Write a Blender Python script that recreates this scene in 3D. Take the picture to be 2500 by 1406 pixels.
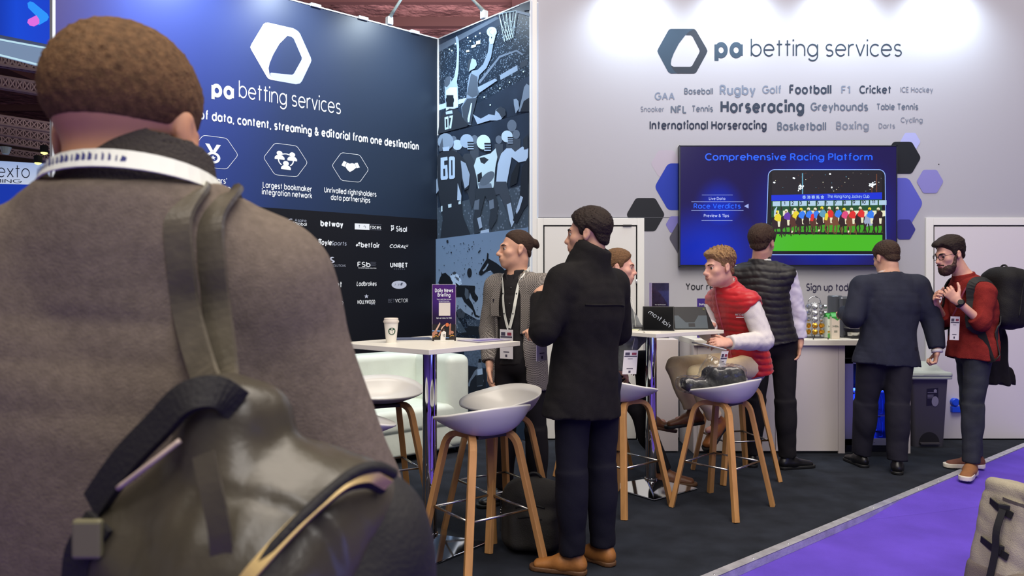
import bpy, bmesh, math, random
import numpy as np
from mathutils import Vector, Matrix
from mathutils.bvhtree import BVHTree

for _o in list(bpy.data.objects):
    bpy.data.objects.remove(_o, do_unlink=True)
SC = bpy.context.scene
COL = SC.collection
PI = math.pi
R = math.radians
random.seed(7)

# ------------------------------------------------------------------ camera
F, H, CX, CY = 1820.0, 1.42, 1250.0, 695.0        # focal length in px, eye height, principal point (2500x1406 frame)
cam_d = bpy.data.cameras.new('camera')
cam = bpy.data.objects.new('camera', cam_d)
COL.objects.link(cam)
cam.location = (0, 0, H)
cam.rotation_euler = (R(90), 0, 0)
cam_d.sensor_fit = 'HORIZONTAL'
cam_d.sensor_width = 36
cam_d.lens = F / 2500 * 36
cam_d.shift_y = -(703 - CY) / 2500
cam_d.clip_start = 0.02
cam_d.clip_end = 200
cam_d.dof.use_dof = True
cam_d.dof.focus_distance = 5.0
cam_d.dof.aperture_fstop = 6.5
SC.camera = cam
SC.view_settings.view_transform = 'Standard'
SC.view_settings.look = 'None'
SC.view_settings.gamma = 1
SC.view_settings.exposure = 0.12
SC.view_settings.use_curve_mapping = False
SC.cycles.use_denoising = True
SC.cycles.max_bounces = 6
SC.cycles.diffuse_bounces = 3
SC.cycles.glossy_bounces = 3
SC.cycles.transmission_bounces = 4
SC.cycles.transparent_max_bounces = 8
SC.cycles.sample_clamp_indirect = 4
SC.cycles.caustics_reflective = False
SC.cycles.caustics_refractive = False

# ------------------------------------------------------------------ world: dim warm hall air
w = bpy.data.worlds.new('hall'); SC.world = w
w.use_nodes = True
w.node_tree.nodes['Background'].inputs[0].default_value = (0.62, 0.58, 0.60, 1)
w.node_tree.nodes['Background'].inputs[1].default_value = 0.30

def area(name, loc, target, size, power, col, size_y=None, spread=180):
    d = bpy.data.lights.new(name, 'AREA'); d.energy = power; d.color = col
    d.shape = 'RECTANGLE'; d.size = size; d.size_y = size_y or size; d.spread = R(spread)
    o = bpy.data.objects.new(name, d); COL.objects.link(o); o.location = loc
    o.rotation_euler = (Vector(target) - Vector(loc)).to_track_quat('-Z', 'Y').to_euler()
    return o
def spot(name, loc, target, power, col, angle=110, blend=0.9, rad=0.08):
    d = bpy.data.lights.new(name, 'SPOT'); d.energy = power; d.color = col
    d.spot_size = R(angle); d.spot_blend = blend; d.shadow_soft_size = rad
    o = bpy.data.objects.new(name, d); COL.objects.link(o); o.location = loc
    o.rotation_euler = (Vector(target) - Vector(loc)).to_track_quat('-Z', 'Y').to_euler()
    return o
# geometry of the stand's walls, used by the lamps clipped to them
WY = 6.84                                           # white wall
CN = Vector((-.776, 7.85, 0))                       # corner of navy wall and photo wall
ND = Vector((-1.137, -1, 0)).normalized()           # along the navy wall, away from the corner
NN = Vector((1, -1.137, 0)).normalized()            # navy wall normal into the stand
ME = Vector((.175, 6.78, 0))                        # other end of the photo wall
MD = (ME - CN).normalized()
MN = Vector((MD.y, -MD.x, 0)); MN = MN if MN.y < 0 else -MN
COOL = (0.76, 0.90, 1.0)
WARM = (1.0, 0.91, 0.80)
def wall_lamp_pose(base, n, out=.62, up=.36):
    return base + n * out + Vector((0, 0, up))
LEFT_LAMPS = [CN + ND * s + Vector((0, 0, 4.0)) for s in (.60, 1.62, 2.55)]
PHOTO_LAMP = CN + MD * (1.43 * .53) + Vector((0, 0, 4.0))
BACK_LAMPS = [Vector((x, WY, 4.35)) for x in (1.09, 2.05, 3.0, 3.93)]
for b in LEFT_LAMPS:
    p = wall_lamp_pose(b, NN) - Vector((0, 0, .06))
    spot('floodlight_beam', p, b + Vector((0, 0, -1.0)), 95, COOL, 120, 1.0)
p = wall_lamp_pose(PHOTO_LAMP, MN) - Vector((0, 0, .06))
spot('floodlight_beam', p, PHOTO_LAMP + Vector((0, 0, -1.6)), 100, COOL, 125, 1.0)
for b in BACK_LAMPS:
    spot('floodlight_beam', b + Vector((0, -.33, -.20)), b + Vector((0, 0, -.75)), 58, COOL, 130, 1.0)
# high-bay hall lighting over the stand and the aisle, then two added fills
area('hall_and_fill_light', (0.5, 1.6, 8.0), (0.5, 3.0, 0), 4.5, 440, WARM)
area('hall_and_fill_light', (4.5, 3.0, 8.0), (3.5, 5.0, 0), 4.0, 250, WARM)
area('hall_and_fill_light', (-3.5, -1.5, 7.5), (-0.6, 1.5, 1.2), 3.0, 120, WARM)
area('hall_and_fill_light', (1.6, -2.2, 6.0), (1.2, 5.0, .9), 3.5, 230, (1.0, .95, .90))  # added front fill that brightens the people, not a high-bay lamp
area('roof_fill', (0, 16, 4.5), (1, 25, 9.3), 8, 1300, (1, .87, .86))  # added fill aimed upward to brighten the roof
# blue light from the LED walls of the stand across the aisle
area('led_wall_light', (4.0, -1.4, 0.8), (1.8, 5.5, .4), 3.0, 30, (.17, .23, 1.0), 1.0)

# ------------------------------------------------------------------ helpers
def P(px, py, Y):                                   # photograph pixel at depth Y
    return Vector(((px - CX) / F * Y, Y, H - (py - CY) / F * Y))
def G(px, py, z=0.0):                               # photograph pixel on the level z
    Y = (H - z) * F / (py - CY)
    return Vector(((px - CX) / F * Y, Y, z))
def srgb(r, g, b):
    f = lambda c: c / 12.92 if c <= .04045 else ((c + .055) / 1.055) ** 2.4
    return (f(r / 255), f(g / 255), f(b / 255), 1)
MATS = {}
def mat(name, rgb=(200, 200, 200), rough=.6, metal=0., spec=.5, bump=0., bscale=60., var=0., vscale=8., emit=0., stretch=None, sheen=0., coat=0., dist=.01):
    if name in MATS: return MATS[name]
    m = bpy.data.materials.new(name); m.use_nodes = True; MATS[name] = m
    nt = m.node_tree; b = nt.nodes['Principled BSDF']; c = srgb(*rgb)
    b.inputs['Base Color'].default_value = c
    b.inputs['Roughness'].default_value = rough
    b.inputs['Metallic'].default_value = metal
    b.inputs['Specular IOR Level'].default_value = spec
    if sheen:
        b.inputs['Sheen Weight'].default_value = sheen
    if coat:
        b.inputs['Coat Weight'].default_value = coat
    if emit:
        b.inputs['Emission Color'].default_value = c
        b.inputs['Emission Strength'].default_value = emit
        b.inputs['Base Color'].default_value = (.01, .01, .012, 1)
    if bump or var:
        tc = nt.nodes.new('ShaderNodeTexCoord')
        mp = nt.nodes.new('ShaderNodeMapping'); nt.links.new(tc.outputs['Object'], mp.inputs[0])
        if stretch: mp.inputs['Scale'].default_value = stretch
    if var:
        n = nt.nodes.new('ShaderNodeTexNoise'); n.inputs['Scale'].default_value = vscale; n.inputs['Detail'].default_value = 5
        nt.links.new(mp.outputs[0], n.inputs[0])
        r = nt.nodes.new('ShaderNodeValToRGB')
        lo = [max(0, x * (1 - var)) for x in c[:3]]; hi = [min(1, x * (1 + var)) for x in c[:3]]
        r.color_ramp.elements[0].position = .3; r.color_ramp.elements[1].position = .7
        r.color_ramp.elements[0].color = (*lo, 1); r.color_ramp.elements[1].color = (*hi, 1)
        nt.links.new(n.outputs[0], r.inputs[0])
        nt.links.new(r.outputs[0], b.inputs['Base Color'])
    if bump:
        n = nt.nodes.new('ShaderNodeTexNoise'); n.inputs['Scale'].default_value = bscale; n.inputs['Detail'].default_value = 4
        nt.links.new(mp.outputs[0], n.inputs[0])
        bp = nt.nodes.new('ShaderNodeBump'); bp.inputs['Strength'].default_value = bump; bp.inputs['Distance'].default_value = dist
        nt.links.new(n.outputs[0], bp.inputs['Height'])
        nt.links.new(bp.outputs[0], b.inputs['Normal'])
    return m
def ramp_mat(name, axis, stops, rough=.5, emit=0., rot=None, coord='Object'):      # printed colour blend along one direction of the object
    m = bpy.data.materials.new(name); m.use_nodes = True; MATS[name] = m
    nt = m.node_tree; b = nt.nodes['Principled BSDF']; b.inputs['Roughness'].default_value = rough
    tc = nt.nodes.new('ShaderNodeTexCoord')
    dt = nt.nodes.new('ShaderNodeVectorMath'); dt.operation = 'DOT_PRODUCT'; dt.inputs[1].default_value = axis
    nt.links.new(tc.outputs[coord], dt.inputs[0])
    mr = nt.nodes.new('ShaderNodeMapRange'); mr.inputs[1].default_value = stops[0][0]; mr.inputs[2].default_value = stops[-1][0]
    nt.links.new(dt.outputs['Value'], mr.inputs[0])
    r = nt.nodes.new('ShaderNodeValToRGB'); e = r.color_ramp.elements
    t0, t1 = stops[0][0], stops[-1][0]
    while len(e) < len(stops): e.new(.5)
    for k, (t, c) in enumerate(stops):
        e[k].position = (t - t0) / (t1 - t0); e[k].color = srgb(*c)
    nt.links.new(mr.outputs[0], r.inputs[0])
    nt.links.new(r.outputs[0], b.inputs['Emission Color' if emit else 'Base Color'])
    if emit:
        b.inputs['Emission Strength'].default_value = emit; b.inputs['Base Color'].default_value = (.01, .01, .012, 1)
    return m

def link(o, parent=None):
    COL.objects.link(o)
    if parent is not None: o.parent = parent
    return o
def tag(o, label=None, cat=None, group=None, kind=None):
    if label: o['label'] = label
    if cat: o['category'] = cat
    if group: o['group'] = group
    if kind: o['kind'] = kind
    return o
def thing(name, label, cat, loc=(0, 0, 0), rz=0., group=None):
    o = bpy.data.objects.new(name, None); o.empty_display_size = .05
    o.location = loc; o.rotation_euler = (0, 0, rz)
    link(o); tag(o, label, cat, group)
    return o
def copy_tree(o, parent=None):
    c = o.copy(); COL.objects.link(c)
    if parent is not None: c.parent = parent
    for ch in list(o.children): copy_tree(ch, c)
    return c
def mesh_obj(name, verts, faces, mats, parent=None, smooth=False, midx=None, loc=None, rot=None):
    me = bpy.data.meshes.new(name)
    me.from_pydata([tuple(v) for v in verts], [], faces)
    for m in (mats if isinstance(mats, (list, tuple)) else [mats]): me.materials.append(m)
    if smooth: me.polygons.foreach_set('use_smooth', [True] * len(me.polygons))
    if midx: me.polygons.foreach_set('material_index', midx)
    me.update()
    o = bpy.data.objects.new(name, me); link(o, parent)
    if loc is not None: o.location = loc
    if rot is not None: o.rotation_euler = rot
    return o
class MB:
    """collects solid shapes into one mesh"""
    def __init__(s): s.v = []; s.f = []; s.m = []; s.cur = 0
    def add(s, v, f):
        b = len(s.v); s.v += [Vector(x) for x in v]; s.f += [tuple(i + b for i in q) for q in f]; s.m += [s.cur] * len(f); return s
    def box(s, lo, hi, M=None):
        x0, y0, z0 = lo; x1, y1, z1 = hi
        v = [Vector(p) for p in ((x0, y0, z0), (x1, y0, z0), (x1, y1, z0), (x0, y1, z0), (x0, y0, z1), (x1, y0, z1), (x1, y1, z1), (x0, y1, z1))]
        if M is not None: v = [M @ p for p in v]
        return s.add(v, [(0, 3, 2, 1), (4, 5, 6, 7), (0, 1, 5, 4), (1, 2, 6, 5), (2, 3, 7, 6), (3, 0, 4, 7)])
    def prism(s, pts, off):                          # flat outline thickened along off
        off = Vector(off); n = len(pts); a = [Vector(p) for p in pts]
        nrm = Vector((0, 0, 0))
        for i in range(n): nrm += a[i].cross(a[(i + 1) % n])
        if nrm.dot(off) < 0: a.reverse()
        return s.add(a + [p + off for p in a], [tuple(range(n - 1, -1, -1)), tuple(range(n, 2 * n))] + [(i, (i + 1) % n, (i + 1) % n + n, i + n) for i in range(n)])
    def tube(s, path, r, seg=10, closed=False, cap=True, up=None):
        prof = [(math.cos(2 * PI * i / seg), math.sin(2 * PI * i / seg)) for i in range(seg)]
        return s.sweep(path, prof, r, closed, cap, up)
    def sweep(s, path, prof, r=1., closed=False, cap=True, up=None):
        path = [Vector(p) for p in path]; n = len(path); k = len(prof)
        tang = []
        for i in range(n):
            a = path[(i - 1) % n] if (closed or i > 0) else path[0]
            c = path[(i + 1) % n] if (closed or i < n - 1) else path[-1]
            t = (c - a); tang.append(t.normalized() if t.length > 1e-9 else Vector((0, 0, 1)))
        u = Vector(up) if up is not None else (Vector((0, 0, 1)) if abs(tang[0].z) < .9 else Vector((1, 0, 0)))
        vs = []
        for i in range(n):
            t = tang[i]
            if up is not None: u = Vector(up)
            x = t.cross(u)
            if x.length < 1e-6: x = t.cross(Vector((.3, .9, .2)))
            x.normalize(); y = x.cross(t).normalized(); u = y
            rr = r[i] if isinstance(r, (list, tuple)) else r
            pf = prof[i] if isinstance(prof[0][0], (list, tuple)) else prof
            vs += [path[i] + x * (a * rr) + y * (b * rr) for a, b in pf]
        fs = []
        for i in range(n if closed else n - 1):
            j = (i + 1) % n
            for q in range(k):
                q2 = (q + 1) % k
                fs.append((i * k + q, j * k + q, j * k + q2, i * k + q2))
        if cap and not closed:
            fs.append(tuple(range(k))); fs.append(tuple(range((n - 1) * k + k - 1, (n - 1) * k - 1, -1)))
        return s.add(vs, fs)
    def lathe(s, prof, seg=32, c=(0, 0, 0), M=None):
        c = Vector(c); vs = []; n = len(prof)
        for rr, z in prof:
            for i in range(seg):
                a = 2 * PI * i / seg; p = Vector((rr * math.cos(a), rr * math.sin(a), z))
                vs.append((M @ p if M is not None else p) + c)
        fs = []
        for j in range(n - 1):
            for i in range(seg):
                i2 = (i + 1) % seg; fs.append((j * seg + i, j * seg + i2, (j + 1) * seg + i2, (j + 1) * seg + i))
        if prof[0][0] > 1e-6: fs.append(tuple(range(seg - 1, -1, -1)))
        if prof[-1][0] > 1e-6: fs.append(tuple(range((n - 1) * seg, n * seg)))
        return s.add(vs, fs)
    def obj(s, name, mats, parent=None, smooth=False, bevel=0., sub=0, auto=None, loc=None, rot=None):
        o = mesh_obj(name, s.v, s.f, mats, parent, smooth, s.m, loc, rot)
        if bevel:
            b = o.modifiers.new('bevel', 'BEVEL'); b.width = bevel; b.segments = 2; b.limit_method = 'ANGLE'; b.angle_limit = R(40)
        if sub:
            b = o.modifiers.new('sub', 'SUBSURF'); b.levels = sub; b.render_levels = sub
        if auto:
            me = o.data; me.polygons.foreach_set('use_smooth', [True] * len(me.polygons)); me.set_sharp_from_angle(angle=R(auto))
        return o
def arc(c, r, a0, a1, n=8, ax=(1, 0, 0), ay=(0, 0, 1)):
    c = Vector(c); ax = Vector(ax); ay = Vector(ay)
    return [c + ax * (r * math.cos(R(a0 + (a1 - a0) * i / n))) + ay * (r * math.sin(R(a0 + (a1 - a0) * i / n))) for i in range(n + 1)]
def spline(pts, n=6):
    pts = [Vector(p) for p in pts]; out = []
    for i in range(len(pts) - 1):
        p0 = pts[max(i - 1, 0)]; p1 = pts[i]; p2 = pts[i + 1]; p3 = pts[min(i + 2, len(pts) - 1)]
        for k in range(n):
            t = k / n
            out.append(.5 * ((2 * p1) + (p2 - p0) * t + (2 * p0 - 5 * p1 + 4 * p2 - p3) * t * t + (3 * p1 - p0 - 3 * p2 + p3) * t ** 3))
    out.append(pts[-1]); return out

# ------------------------------------------------------------------ monoline lettering (geometric sans)
_o = 'A25 25 25 25 0 360'
GL = {
 'a': (50, _o + ';L50 50 50 0'), 'b': (50, 'L0 74 0 0;' + _o), 'c': (42, 'A25 25 25 25 48 312'), 'd': (50, _o + ';L50 74 50 0'),
 'e': (50, 'L1 26 49 26;A25 25 25 25 2 318'), 'f': (27, 'L11 0 11 61;A24 61 13 13 180 80;L0 50 25 50'),
 'g': (50, _o + ';L50 50 50 0;A25 1 25 22 0 -145'), 'h': (43, 'L0 74 0 0;A21.5 28.5 21.5 21.5 180 0;L43 28.5 43 0'),
 'i': (0, 'L0 50 0 0;D0 66'), 'j': (8, 'L8 50 8 -10;A-3 -10 11 12 0 -85;D8 66'), 'k': (40, 'L0 74 0 0;L37 50 1 20;L13 29 41 0'),
 'l': (0, 'L0 74 0 0'), 'm': (74, 'L0 50 0 0;A18.5 31.5 18.5 18.5 180 0;L37 31.5 37 0;A55.5 31.5 18.5 18.5 180 0;L74 31.5 74 0'),
 'n': (43, 'L0 50 0 0;A21.5 28.5 21.5 21.5 180 0;L43 28.5 43 0'), 'o': (50, _o), 'p': (50, 'L0 50 0 -22;' + _o), 'q': (50, _o + ';L50 50 50 -22'),
 'r': (23, 'L0 50 0 0;A21 29 21 21 180 75'), 's': (36, 'A18 37 16 13 35 270;A18 12.5 17.5 12.5 90 -145'), 't': (27, 'L12 68 12 0;L0 50 27 50'),
 'u': (43, 'L0 50 0 21.5;A21.5 21.5 21.5 21.5 180 360;L43 50 43 0'), 'v': (42, 'L0 50 21 0;L42 50 21 0'),
 'w': (66, 'L0 50 17 0;L33 50 17 0;L33 50 49 0;L66 50 49 0'), 'x': (40, 'L0 50 40 0;L40 50 0 0'), 'y': (43, 'L0 50 22 2;L43 50 13 -22'), 'z': (38, 'L0 50 38 50;L38 50 0 0;L0 0 38 0'),
 'A': (58, 'L0 0 29 70;L29 70 58 0;L11 24 47 24'), 'B': (44, 'L0 70 0 0;L0 70 24 70;A24 53 17 17 90 -90;L0 36 26 36;A26 18 18 18 90 -90;L0 0 26 0'),
 'C': (56, 'A35 35 35 35 48 312'), 'D': (54, 'L0 70 0 0;L0 70 20 70;A20 35 34 35 90 -90;L0 0 20 0'), 'E': (38, 'L0 70 0 0;L0 70 38 70;L0 36 34 36;L0 0 38 0'),
 'F': (36, 'L0 70 0 0;L0 70 36 70;L0 36 32 36'), 'G': (64, 'A35 35 35 35 48 360;L38 35 70 35'), 'H': (52, 'L0 70 0 0;L52 70 52 0;L0 36 52 36'),
 'I': (0, 'L0 70 0 0'), 'J': (34, 'L34 70 34 18;A17 18 17 18 0 -160'), 'K': (46, 'L0 70 0 0;L44 70 0 28;L15 42 47 0'), 'L': (36, 'L0 70 0 0;L0 0 36 0'),
 'M': (62, 'L0 0 0 70;L0 70 31 22;L31 22 62 70;L62 70 62 0'), 'N': (52, 'L0 0 0 70;L0 70 52 0;L52 0 52 70'), 'O': (70, 'A35 35 35 35 0 360'),
 'P': (44, 'L0 70 0 0;L0 70 24 70;A24 51 19 19 90 -90;L0 32 24 32'), 'Q': (70, 'A35 35 35 35 0 360;L44 18 66 -4'), 'R': (46, 'L0 70 0 0;L0 70 24 70;A24 51 19 19 90 -90;L0 32 24 32;L22 32 45 0'),
 'S': (44, 'A22 52 19 18 35 270;A22 17 21 17 90 -145'), 'T': (48, 'L24 70 24 0;L0 70 48 70'), 'U': (50, 'L0 70 0 25;A25 25 25 25 180 360;L50 70 50 25'),
 'V': (56, 'L0 70 28 0;L56 70 28 0'), 'W': (84, 'L0 70 21 0;L42 70 21 0;L42 70 63 0;L84 70 63 0'), 'Y': (50, 'L0 70 25 34;L50 70 25 34;L25 34 25 0'), 'X': (48, 'L0 70 48 0;L48 70 0 0'), 'Z': (44, 'L0 70 44 70;L44 70 0 0;L0 0 44 0'),
 '0': (46, 'A23 35 23 35 0 360'), '1': (18, 'L18 0 18 70;L18 70 0 56'), '2': (42, 'A21 50 20 20 160 -35;L38 39 1 0;L0 0 42 0'), '3': (40, 'A20 52 18 18 150 -90;A20 17 20 17.5 90 -150'),
 '4': (46, 'L36 0 36 70;L36 70 0 20;L0 20 46 20'), '5': (40, 'L38 70 6 70;L6 70 3 38;A19 23 22 23 135 -150'), '6': (44, 'A22 22 22 22 0 360;A44 22 44 48 180 110'), '7': (42, 'L0 70 42 70;L42 70 14 0'),
 '8': (42, 'A21 53 17 17 0 360;A21 18 21 18 0 360'), '9': (44, 'A22 48 22 22 0 360;A0 48 44 48 0 -70'), '&': (52, 'L52 0 10 48;A20 55 12 14 200 -20;L31 50 8 30;A20 17 18 17 130 330;L36 10 52 34'),
 ',': (4, 'L4 4 0 -12'), '.': (0, 'D0 3'), "'": (0, 'L0 74 0 58'), '-': (22, 'L0 26 22 26'), ' ': (18, ''),
}
def lettering_strips(text, weight, gap=None, slant=0.):
    """returns flat strips (list of ([(x,y)..quads]) ) in font units and the run's width"""
    gap = 9 + weight if gap is None else gap
    x = 0.; strips = []
    for ch in text:
        wd, s = GL[ch]
        for cmd in s.split(';'):
            if not cmd: continue
            v = [float(q) for q in cmd[1:].split()]
            if cmd[0] == 'L': pl = [(v[i], v[i + 1]) for i in range(0, len(v), 2)]
            elif cmd[0] == 'A':
                n = max(6, int(abs(v[5] - v[4]) / 15))
                pl = [(v[0] + v[2] * math.cos(R(v[4] + (v[5] - v[4]) * i / n)), v[1] + v[3] * math.sin(R(v[4] + (v[5] - v[4]) * i / n))) for i in range(n + 1)]
            else:
                r = weight * .62; pl = [(v[0] - r, v[1] + weight * .3), (v[0] + r, v[1] + weight * .3)]
                strips.append(([(px + x + slant * py, py) for px, py in pl], r)); continue
            strips.append(([(px + x + slant * py, py) for px, py in pl], weight * .5))
        x += wd + (gap if ch != ' ' else gap * .6)
    return strips, x - gap
def write(text, origin, ux, uz, size, weight, m, parent, name='lettering', align='c', gap=None, off=.0016, slant=0., width=None, thick=.0012):
    """words as raised lettering on a surface; origin = baseline point, ux = reading direction, uz = up, size = cap height (70 units)"""
    strips, wd = lettering_strips(text, weight, gap, slant)
    k = size / 70.; ux = Vector(ux).normalized(); uz = Vector(uz).normalized(); n = ux.cross(uz)
    kx = width / wd if width else k
    x0 = {'c': -wd / 2, 'l': 0, 'r': -wd}[align]; origin = Vector(origin)
    V = []; Fc = []
    lift = 0
    for pl, hw in strips:
        q = len(pl); b = len(V); lift += 1
        z = n * (off + thick * (.5 + (lift % 5) * .12))
        for i, (px, py) in enumerate(pl):
            ax, ay = pl[max(i - 1, 0)]; cx_, cy_ = pl[min(i + 1, q - 1)]
            if q > 2 and abs(pl[0][0] - pl[-1][0]) + abs(pl[0][1] - pl[-1][1]) < .01 and i in (0, q - 1):
                ax, ay = pl[-2]; cx_, cy_ = pl[1]
            dx, dy = cx_ - ax, cy_ - ay; L = math.hypot(dx, dy) or 1
            nx, ny = -dy / L * hw, dx / L * hw
            for sg in (1, -1):
                V.append(origin + ux * ((px + nx * sg + x0) * kx) + uz * ((py + ny * sg) * k) + z)
        for i in range(q - 1):
            Fc.append((b + 2 * i, b + 2 * i + 1, b + 2 * i + 3, b + 2 * i + 2))
    o = mesh_obj(name, V, Fc, m, parent)
    me = o.data
    if len(me.polygons) and me.polygons[0].normal.dot(n) < 0: me.flip_normals()
    return o
def patch(name, pts, m, parent, n, off=.001, thick=.0008):
    """a flat printed shape on a surface with normal n"""
    n = Vector(n); mb = MB(); mb.prism([Vector(p) + n * off for p in pts], n * thick)
    return mb.obj(name, m, parent)
def hexa(c, ux, uz, r, rnd=.12, n=5, squash=1.):
    """rounded hexagon outline with points left and right"""
    c = Vector(c); out = []
    cs = [(math.cos(R(60 * i)), math.sin(R(60 * i))) for i in range(6)]
    for i in range(6):
        p0 = cs[i - 1]; p1 = cs[i]; p2 = cs[(i + 1) % 6]
        a = (p1[0] + (p0[0] - p1[0]) * rnd, p1[1] + (p0[1] - p1[1]) * rnd); b = (p1[0] + (p2[0] - p1[0]) * rnd, p1[1] + (p2[1] - p1[1]) * rnd)
        for k in range(n + 1):
            t = k / n
            x = (1 - t) ** 2 * a[0] + 2 * t * (1 - t) * p1[0] + t * t * b[0]; y = (1 - t) ** 2 * a[1] + 2 * t * (1 - t) * p1[1] + t * t * b[1]
            out.append(c + Vector(ux) * (x * r) + Vector(uz) * (y * r * squash))
    return out
def ellipse(c, ux, uz, a, b, n=20, a0=0, a1=360):
    c = Vector(c); full = abs(a1 - a0) >= 360
    return [c + Vector(ux) * (a * math.cos(R(a0 + (a1 - a0) * i / n))) + Vector(uz) * (b * math.sin(R(a0 + (a1 - a0) * i / n))) for i in range(n if full else n + 1)]

# ================================================================== the setting
EDGE_A = Vector((.999, 3.635, 0)); EDGE_D = Vector((3.495, 2.908, 0)).normalized(); EDGE_N = Vector((EDGE_D.y, -EDGE_D.x, 0))
def struct(o): o['kind'] = 'structure'; return o
m_carpet = mat('dark_carpet', (36, 40, 49), .95, bump=.5, bscale=260, var=.35, vscale=5, spec=.2)
m_purple = mat('purple_carpet', (101, 75, 196), .95, bump=.4, bscale=300, var=.14, vscale=3, spec=.2)
m_alu = mat('brushed_aluminium', (206, 206, 212), .42, .6, bump=.25, bscale=90, var=.2, vscale=14)
m_white = mat('white_wall_vinyl', (168, 168, 176), .55, spec=.3)
m_frame = mat('white_frame', (222, 222, 218), .5, spec=.35)
m_door = mat('white_door', (216, 215, 212), .5, spec=.3)
m_gap = mat('dark_gap', (30, 30, 34), .9)
m_lgap = mat('shadow_gap', (90, 92, 100), .9)
m_black = mat('printed_black', (15, 17, 25), .45, spec=.3)
# floors: the raised stand floor stops at the aluminium edge, the purple aisle lies 4 cm lower
a0 = EDGE_A - EDGE_D * 7; a1 = EDGE_A + EDGE_D * 9
mb = MB(); far = -EDGE_N * 12
mb.prism([a0, a1, a1 + far, a0 + far], (0, 0, -.04))
struct(mb.obj('floor', m_carpet))
mb = MB(); mb.box((-40, -8, -.10), (40, 40, -.042))
rs = [(1.5, -.0415, .02), (2.05, -.004, .25), (2.6, -.004, .45), (7, -.004, .5)]                        # the aisle carpet ramps up to the edge further along
rv = []
for t, z, wd in rs:
    e = EDGE_A + EDGE_D * t; rv += [e + EDGE_N * .004 + Vector((0, 0, z)), e + EDGE_D * .1 + EDGE_N * wd + Vector((0, 0, -.0415))]
mb.add(rv, [(2 * k, 2 * k + 1, 2 * k + 3, 2 * k + 2) for k in range(3)])
struct(mb.obj('floor_aisle', m_purple))
mb = MB()
mb.prism([a0 - EDGE_N * .048 + Vector((0, 0, .003)), a1 - EDGE_N * .048 + Vector((0, 0, .003)), a1 + EDGE_N * .006 + Vector((0, 0, .003)), a0 + EDGE_N * .006 + Vector((0, 0, .003))], (0, 0, -.004))
mb.prism([a0 + Vector((0, 0, .002)), a1 + Vector((0, 0, .002)), a1 + EDGE_N * .006 + Vector((0, 0, .002)), a0 + EDGE_N * .006 + Vector((0, 0, .002))], (0, 0, -.043))
edge = struct(mb.obj('trim_1', m_alu))
mb = MB()
for k in range(46):
    c = a0 + EDGE_D * (.2 + k * .34) - EDGE_N * .015; mb.lathe([(.006, .002), (.005, .005), (0, .0055)], 10, c)
mb.obj('screw', mat('screw_steel', (220, 220, 225), .2, 1.), edge, True)

# ---- white back wall with two doors
WX0, WX1, WH = .207, 6.4, 4.35
def W(px, py, d=0.): p = P(px, py, WY); return Vector((p.x, WY - d, p.z))
mb = MB(); mb.box((WX0, WY, 0), (WX1, WY + .12, WH))
wall_back = struct(mb.obj('wall_back', m_white))
UX, UZ = Vector((1, 0, 0)), Vector((0, 0, 1)); WN = Vector((0, -1, 0))
mb = MB(); mb.box((WX0 - .045, WY - .05, 0), (WX0 + .02, WY + .05, WH)); struct(mb.obj('trim_2', m_frame, bevel=.004))
mb = MB(); mb.box((WX0 + .02, WY - .006, 0), (WX1, WY, .02)); struct(mb.obj('baseboard_back', m_gap))
mb = MB(); mb.box((WX0 + .02, WY - .002, 2.035), (W(1660, 0).x, WY, 2.04)); mb.obj('seam', m_lgap, wall_back)
def door(n, x0, x1, xi0, xi1, ztop, zin, leafm):
    mb = MB()
    mb.box((x0, WY - .022, 0.0), (xi0, WY, ztop)); mb.box((xi1, WY - .022, 0.0), (x1, WY, ztop)); mb.box((xi0, WY - .022, zin), (xi1, WY, ztop))
    d = struct(mb.obj('door_%d' % n, m_frame, bevel=.002))
    mb = MB(); mb.box((xi0, WY - .006, 0.0), (xi1, WY - .002, zin)); mb.obj('rebate', m_gap, d)
    mb = MB(); mb.box((xi0 + .012, WY - .018, .012), (xi1 - .012, WY - .006, zin - .012)); mb.obj('leaf', leafm, d, bevel=.002)
    return d
d1 = door(1, W(1311, 0).x, W(1572, 0).x, W(1326, 0).x, W(1555, 0).x, W(0, 533).z, W(0, 550).z, m_door)
mb = MB(); mb.box((W(1520, 0).x, WY - .03, W(0, 553).z), (W(1541, 0).x, WY - .018, W(0, 549).z)); mb.obj('catch', m_gap, d1)
mb = MB(); mb.tube([W(1553, 692, .02), W(1553, 682, .02)], .008); mb.obj('hinge', m_alu, d1, True)
d2 = door(2, W(2258, 0).x, W(2258, 0).x + 1.05, W(2276, 0).x, W(2276, 0).x + .92, W(0, 532).z, W(0, 550).z, mat('door_leaf', (208, 204, 208), .5))
mb = MB(); h0 = W(2299, 786); mb.tube([h0 + Vector((.02, -.018, 0)), h0 + Vector((.02, -.06, 0)), h0 + Vector((.14, -.065, 0))], .010, 10)
mb.tube([h0 + Vector((.02, -.016, 0)), h0 + Vector((.02, -.026, 0))], .024, 16); mb.obj('handle', mat('satin_steel', (190, 190, 195), .25, 1.), d2, True)
m = mat('screw_steel'); mb = MB(); mb.lathe([(.006, 0), (.004, .003), (0, .004)], 8, W(2292, 401, 0), Matrix.Rotation(R(90), 3, 'X')); mb.obj('pin', m_gap, wall_back)

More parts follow.
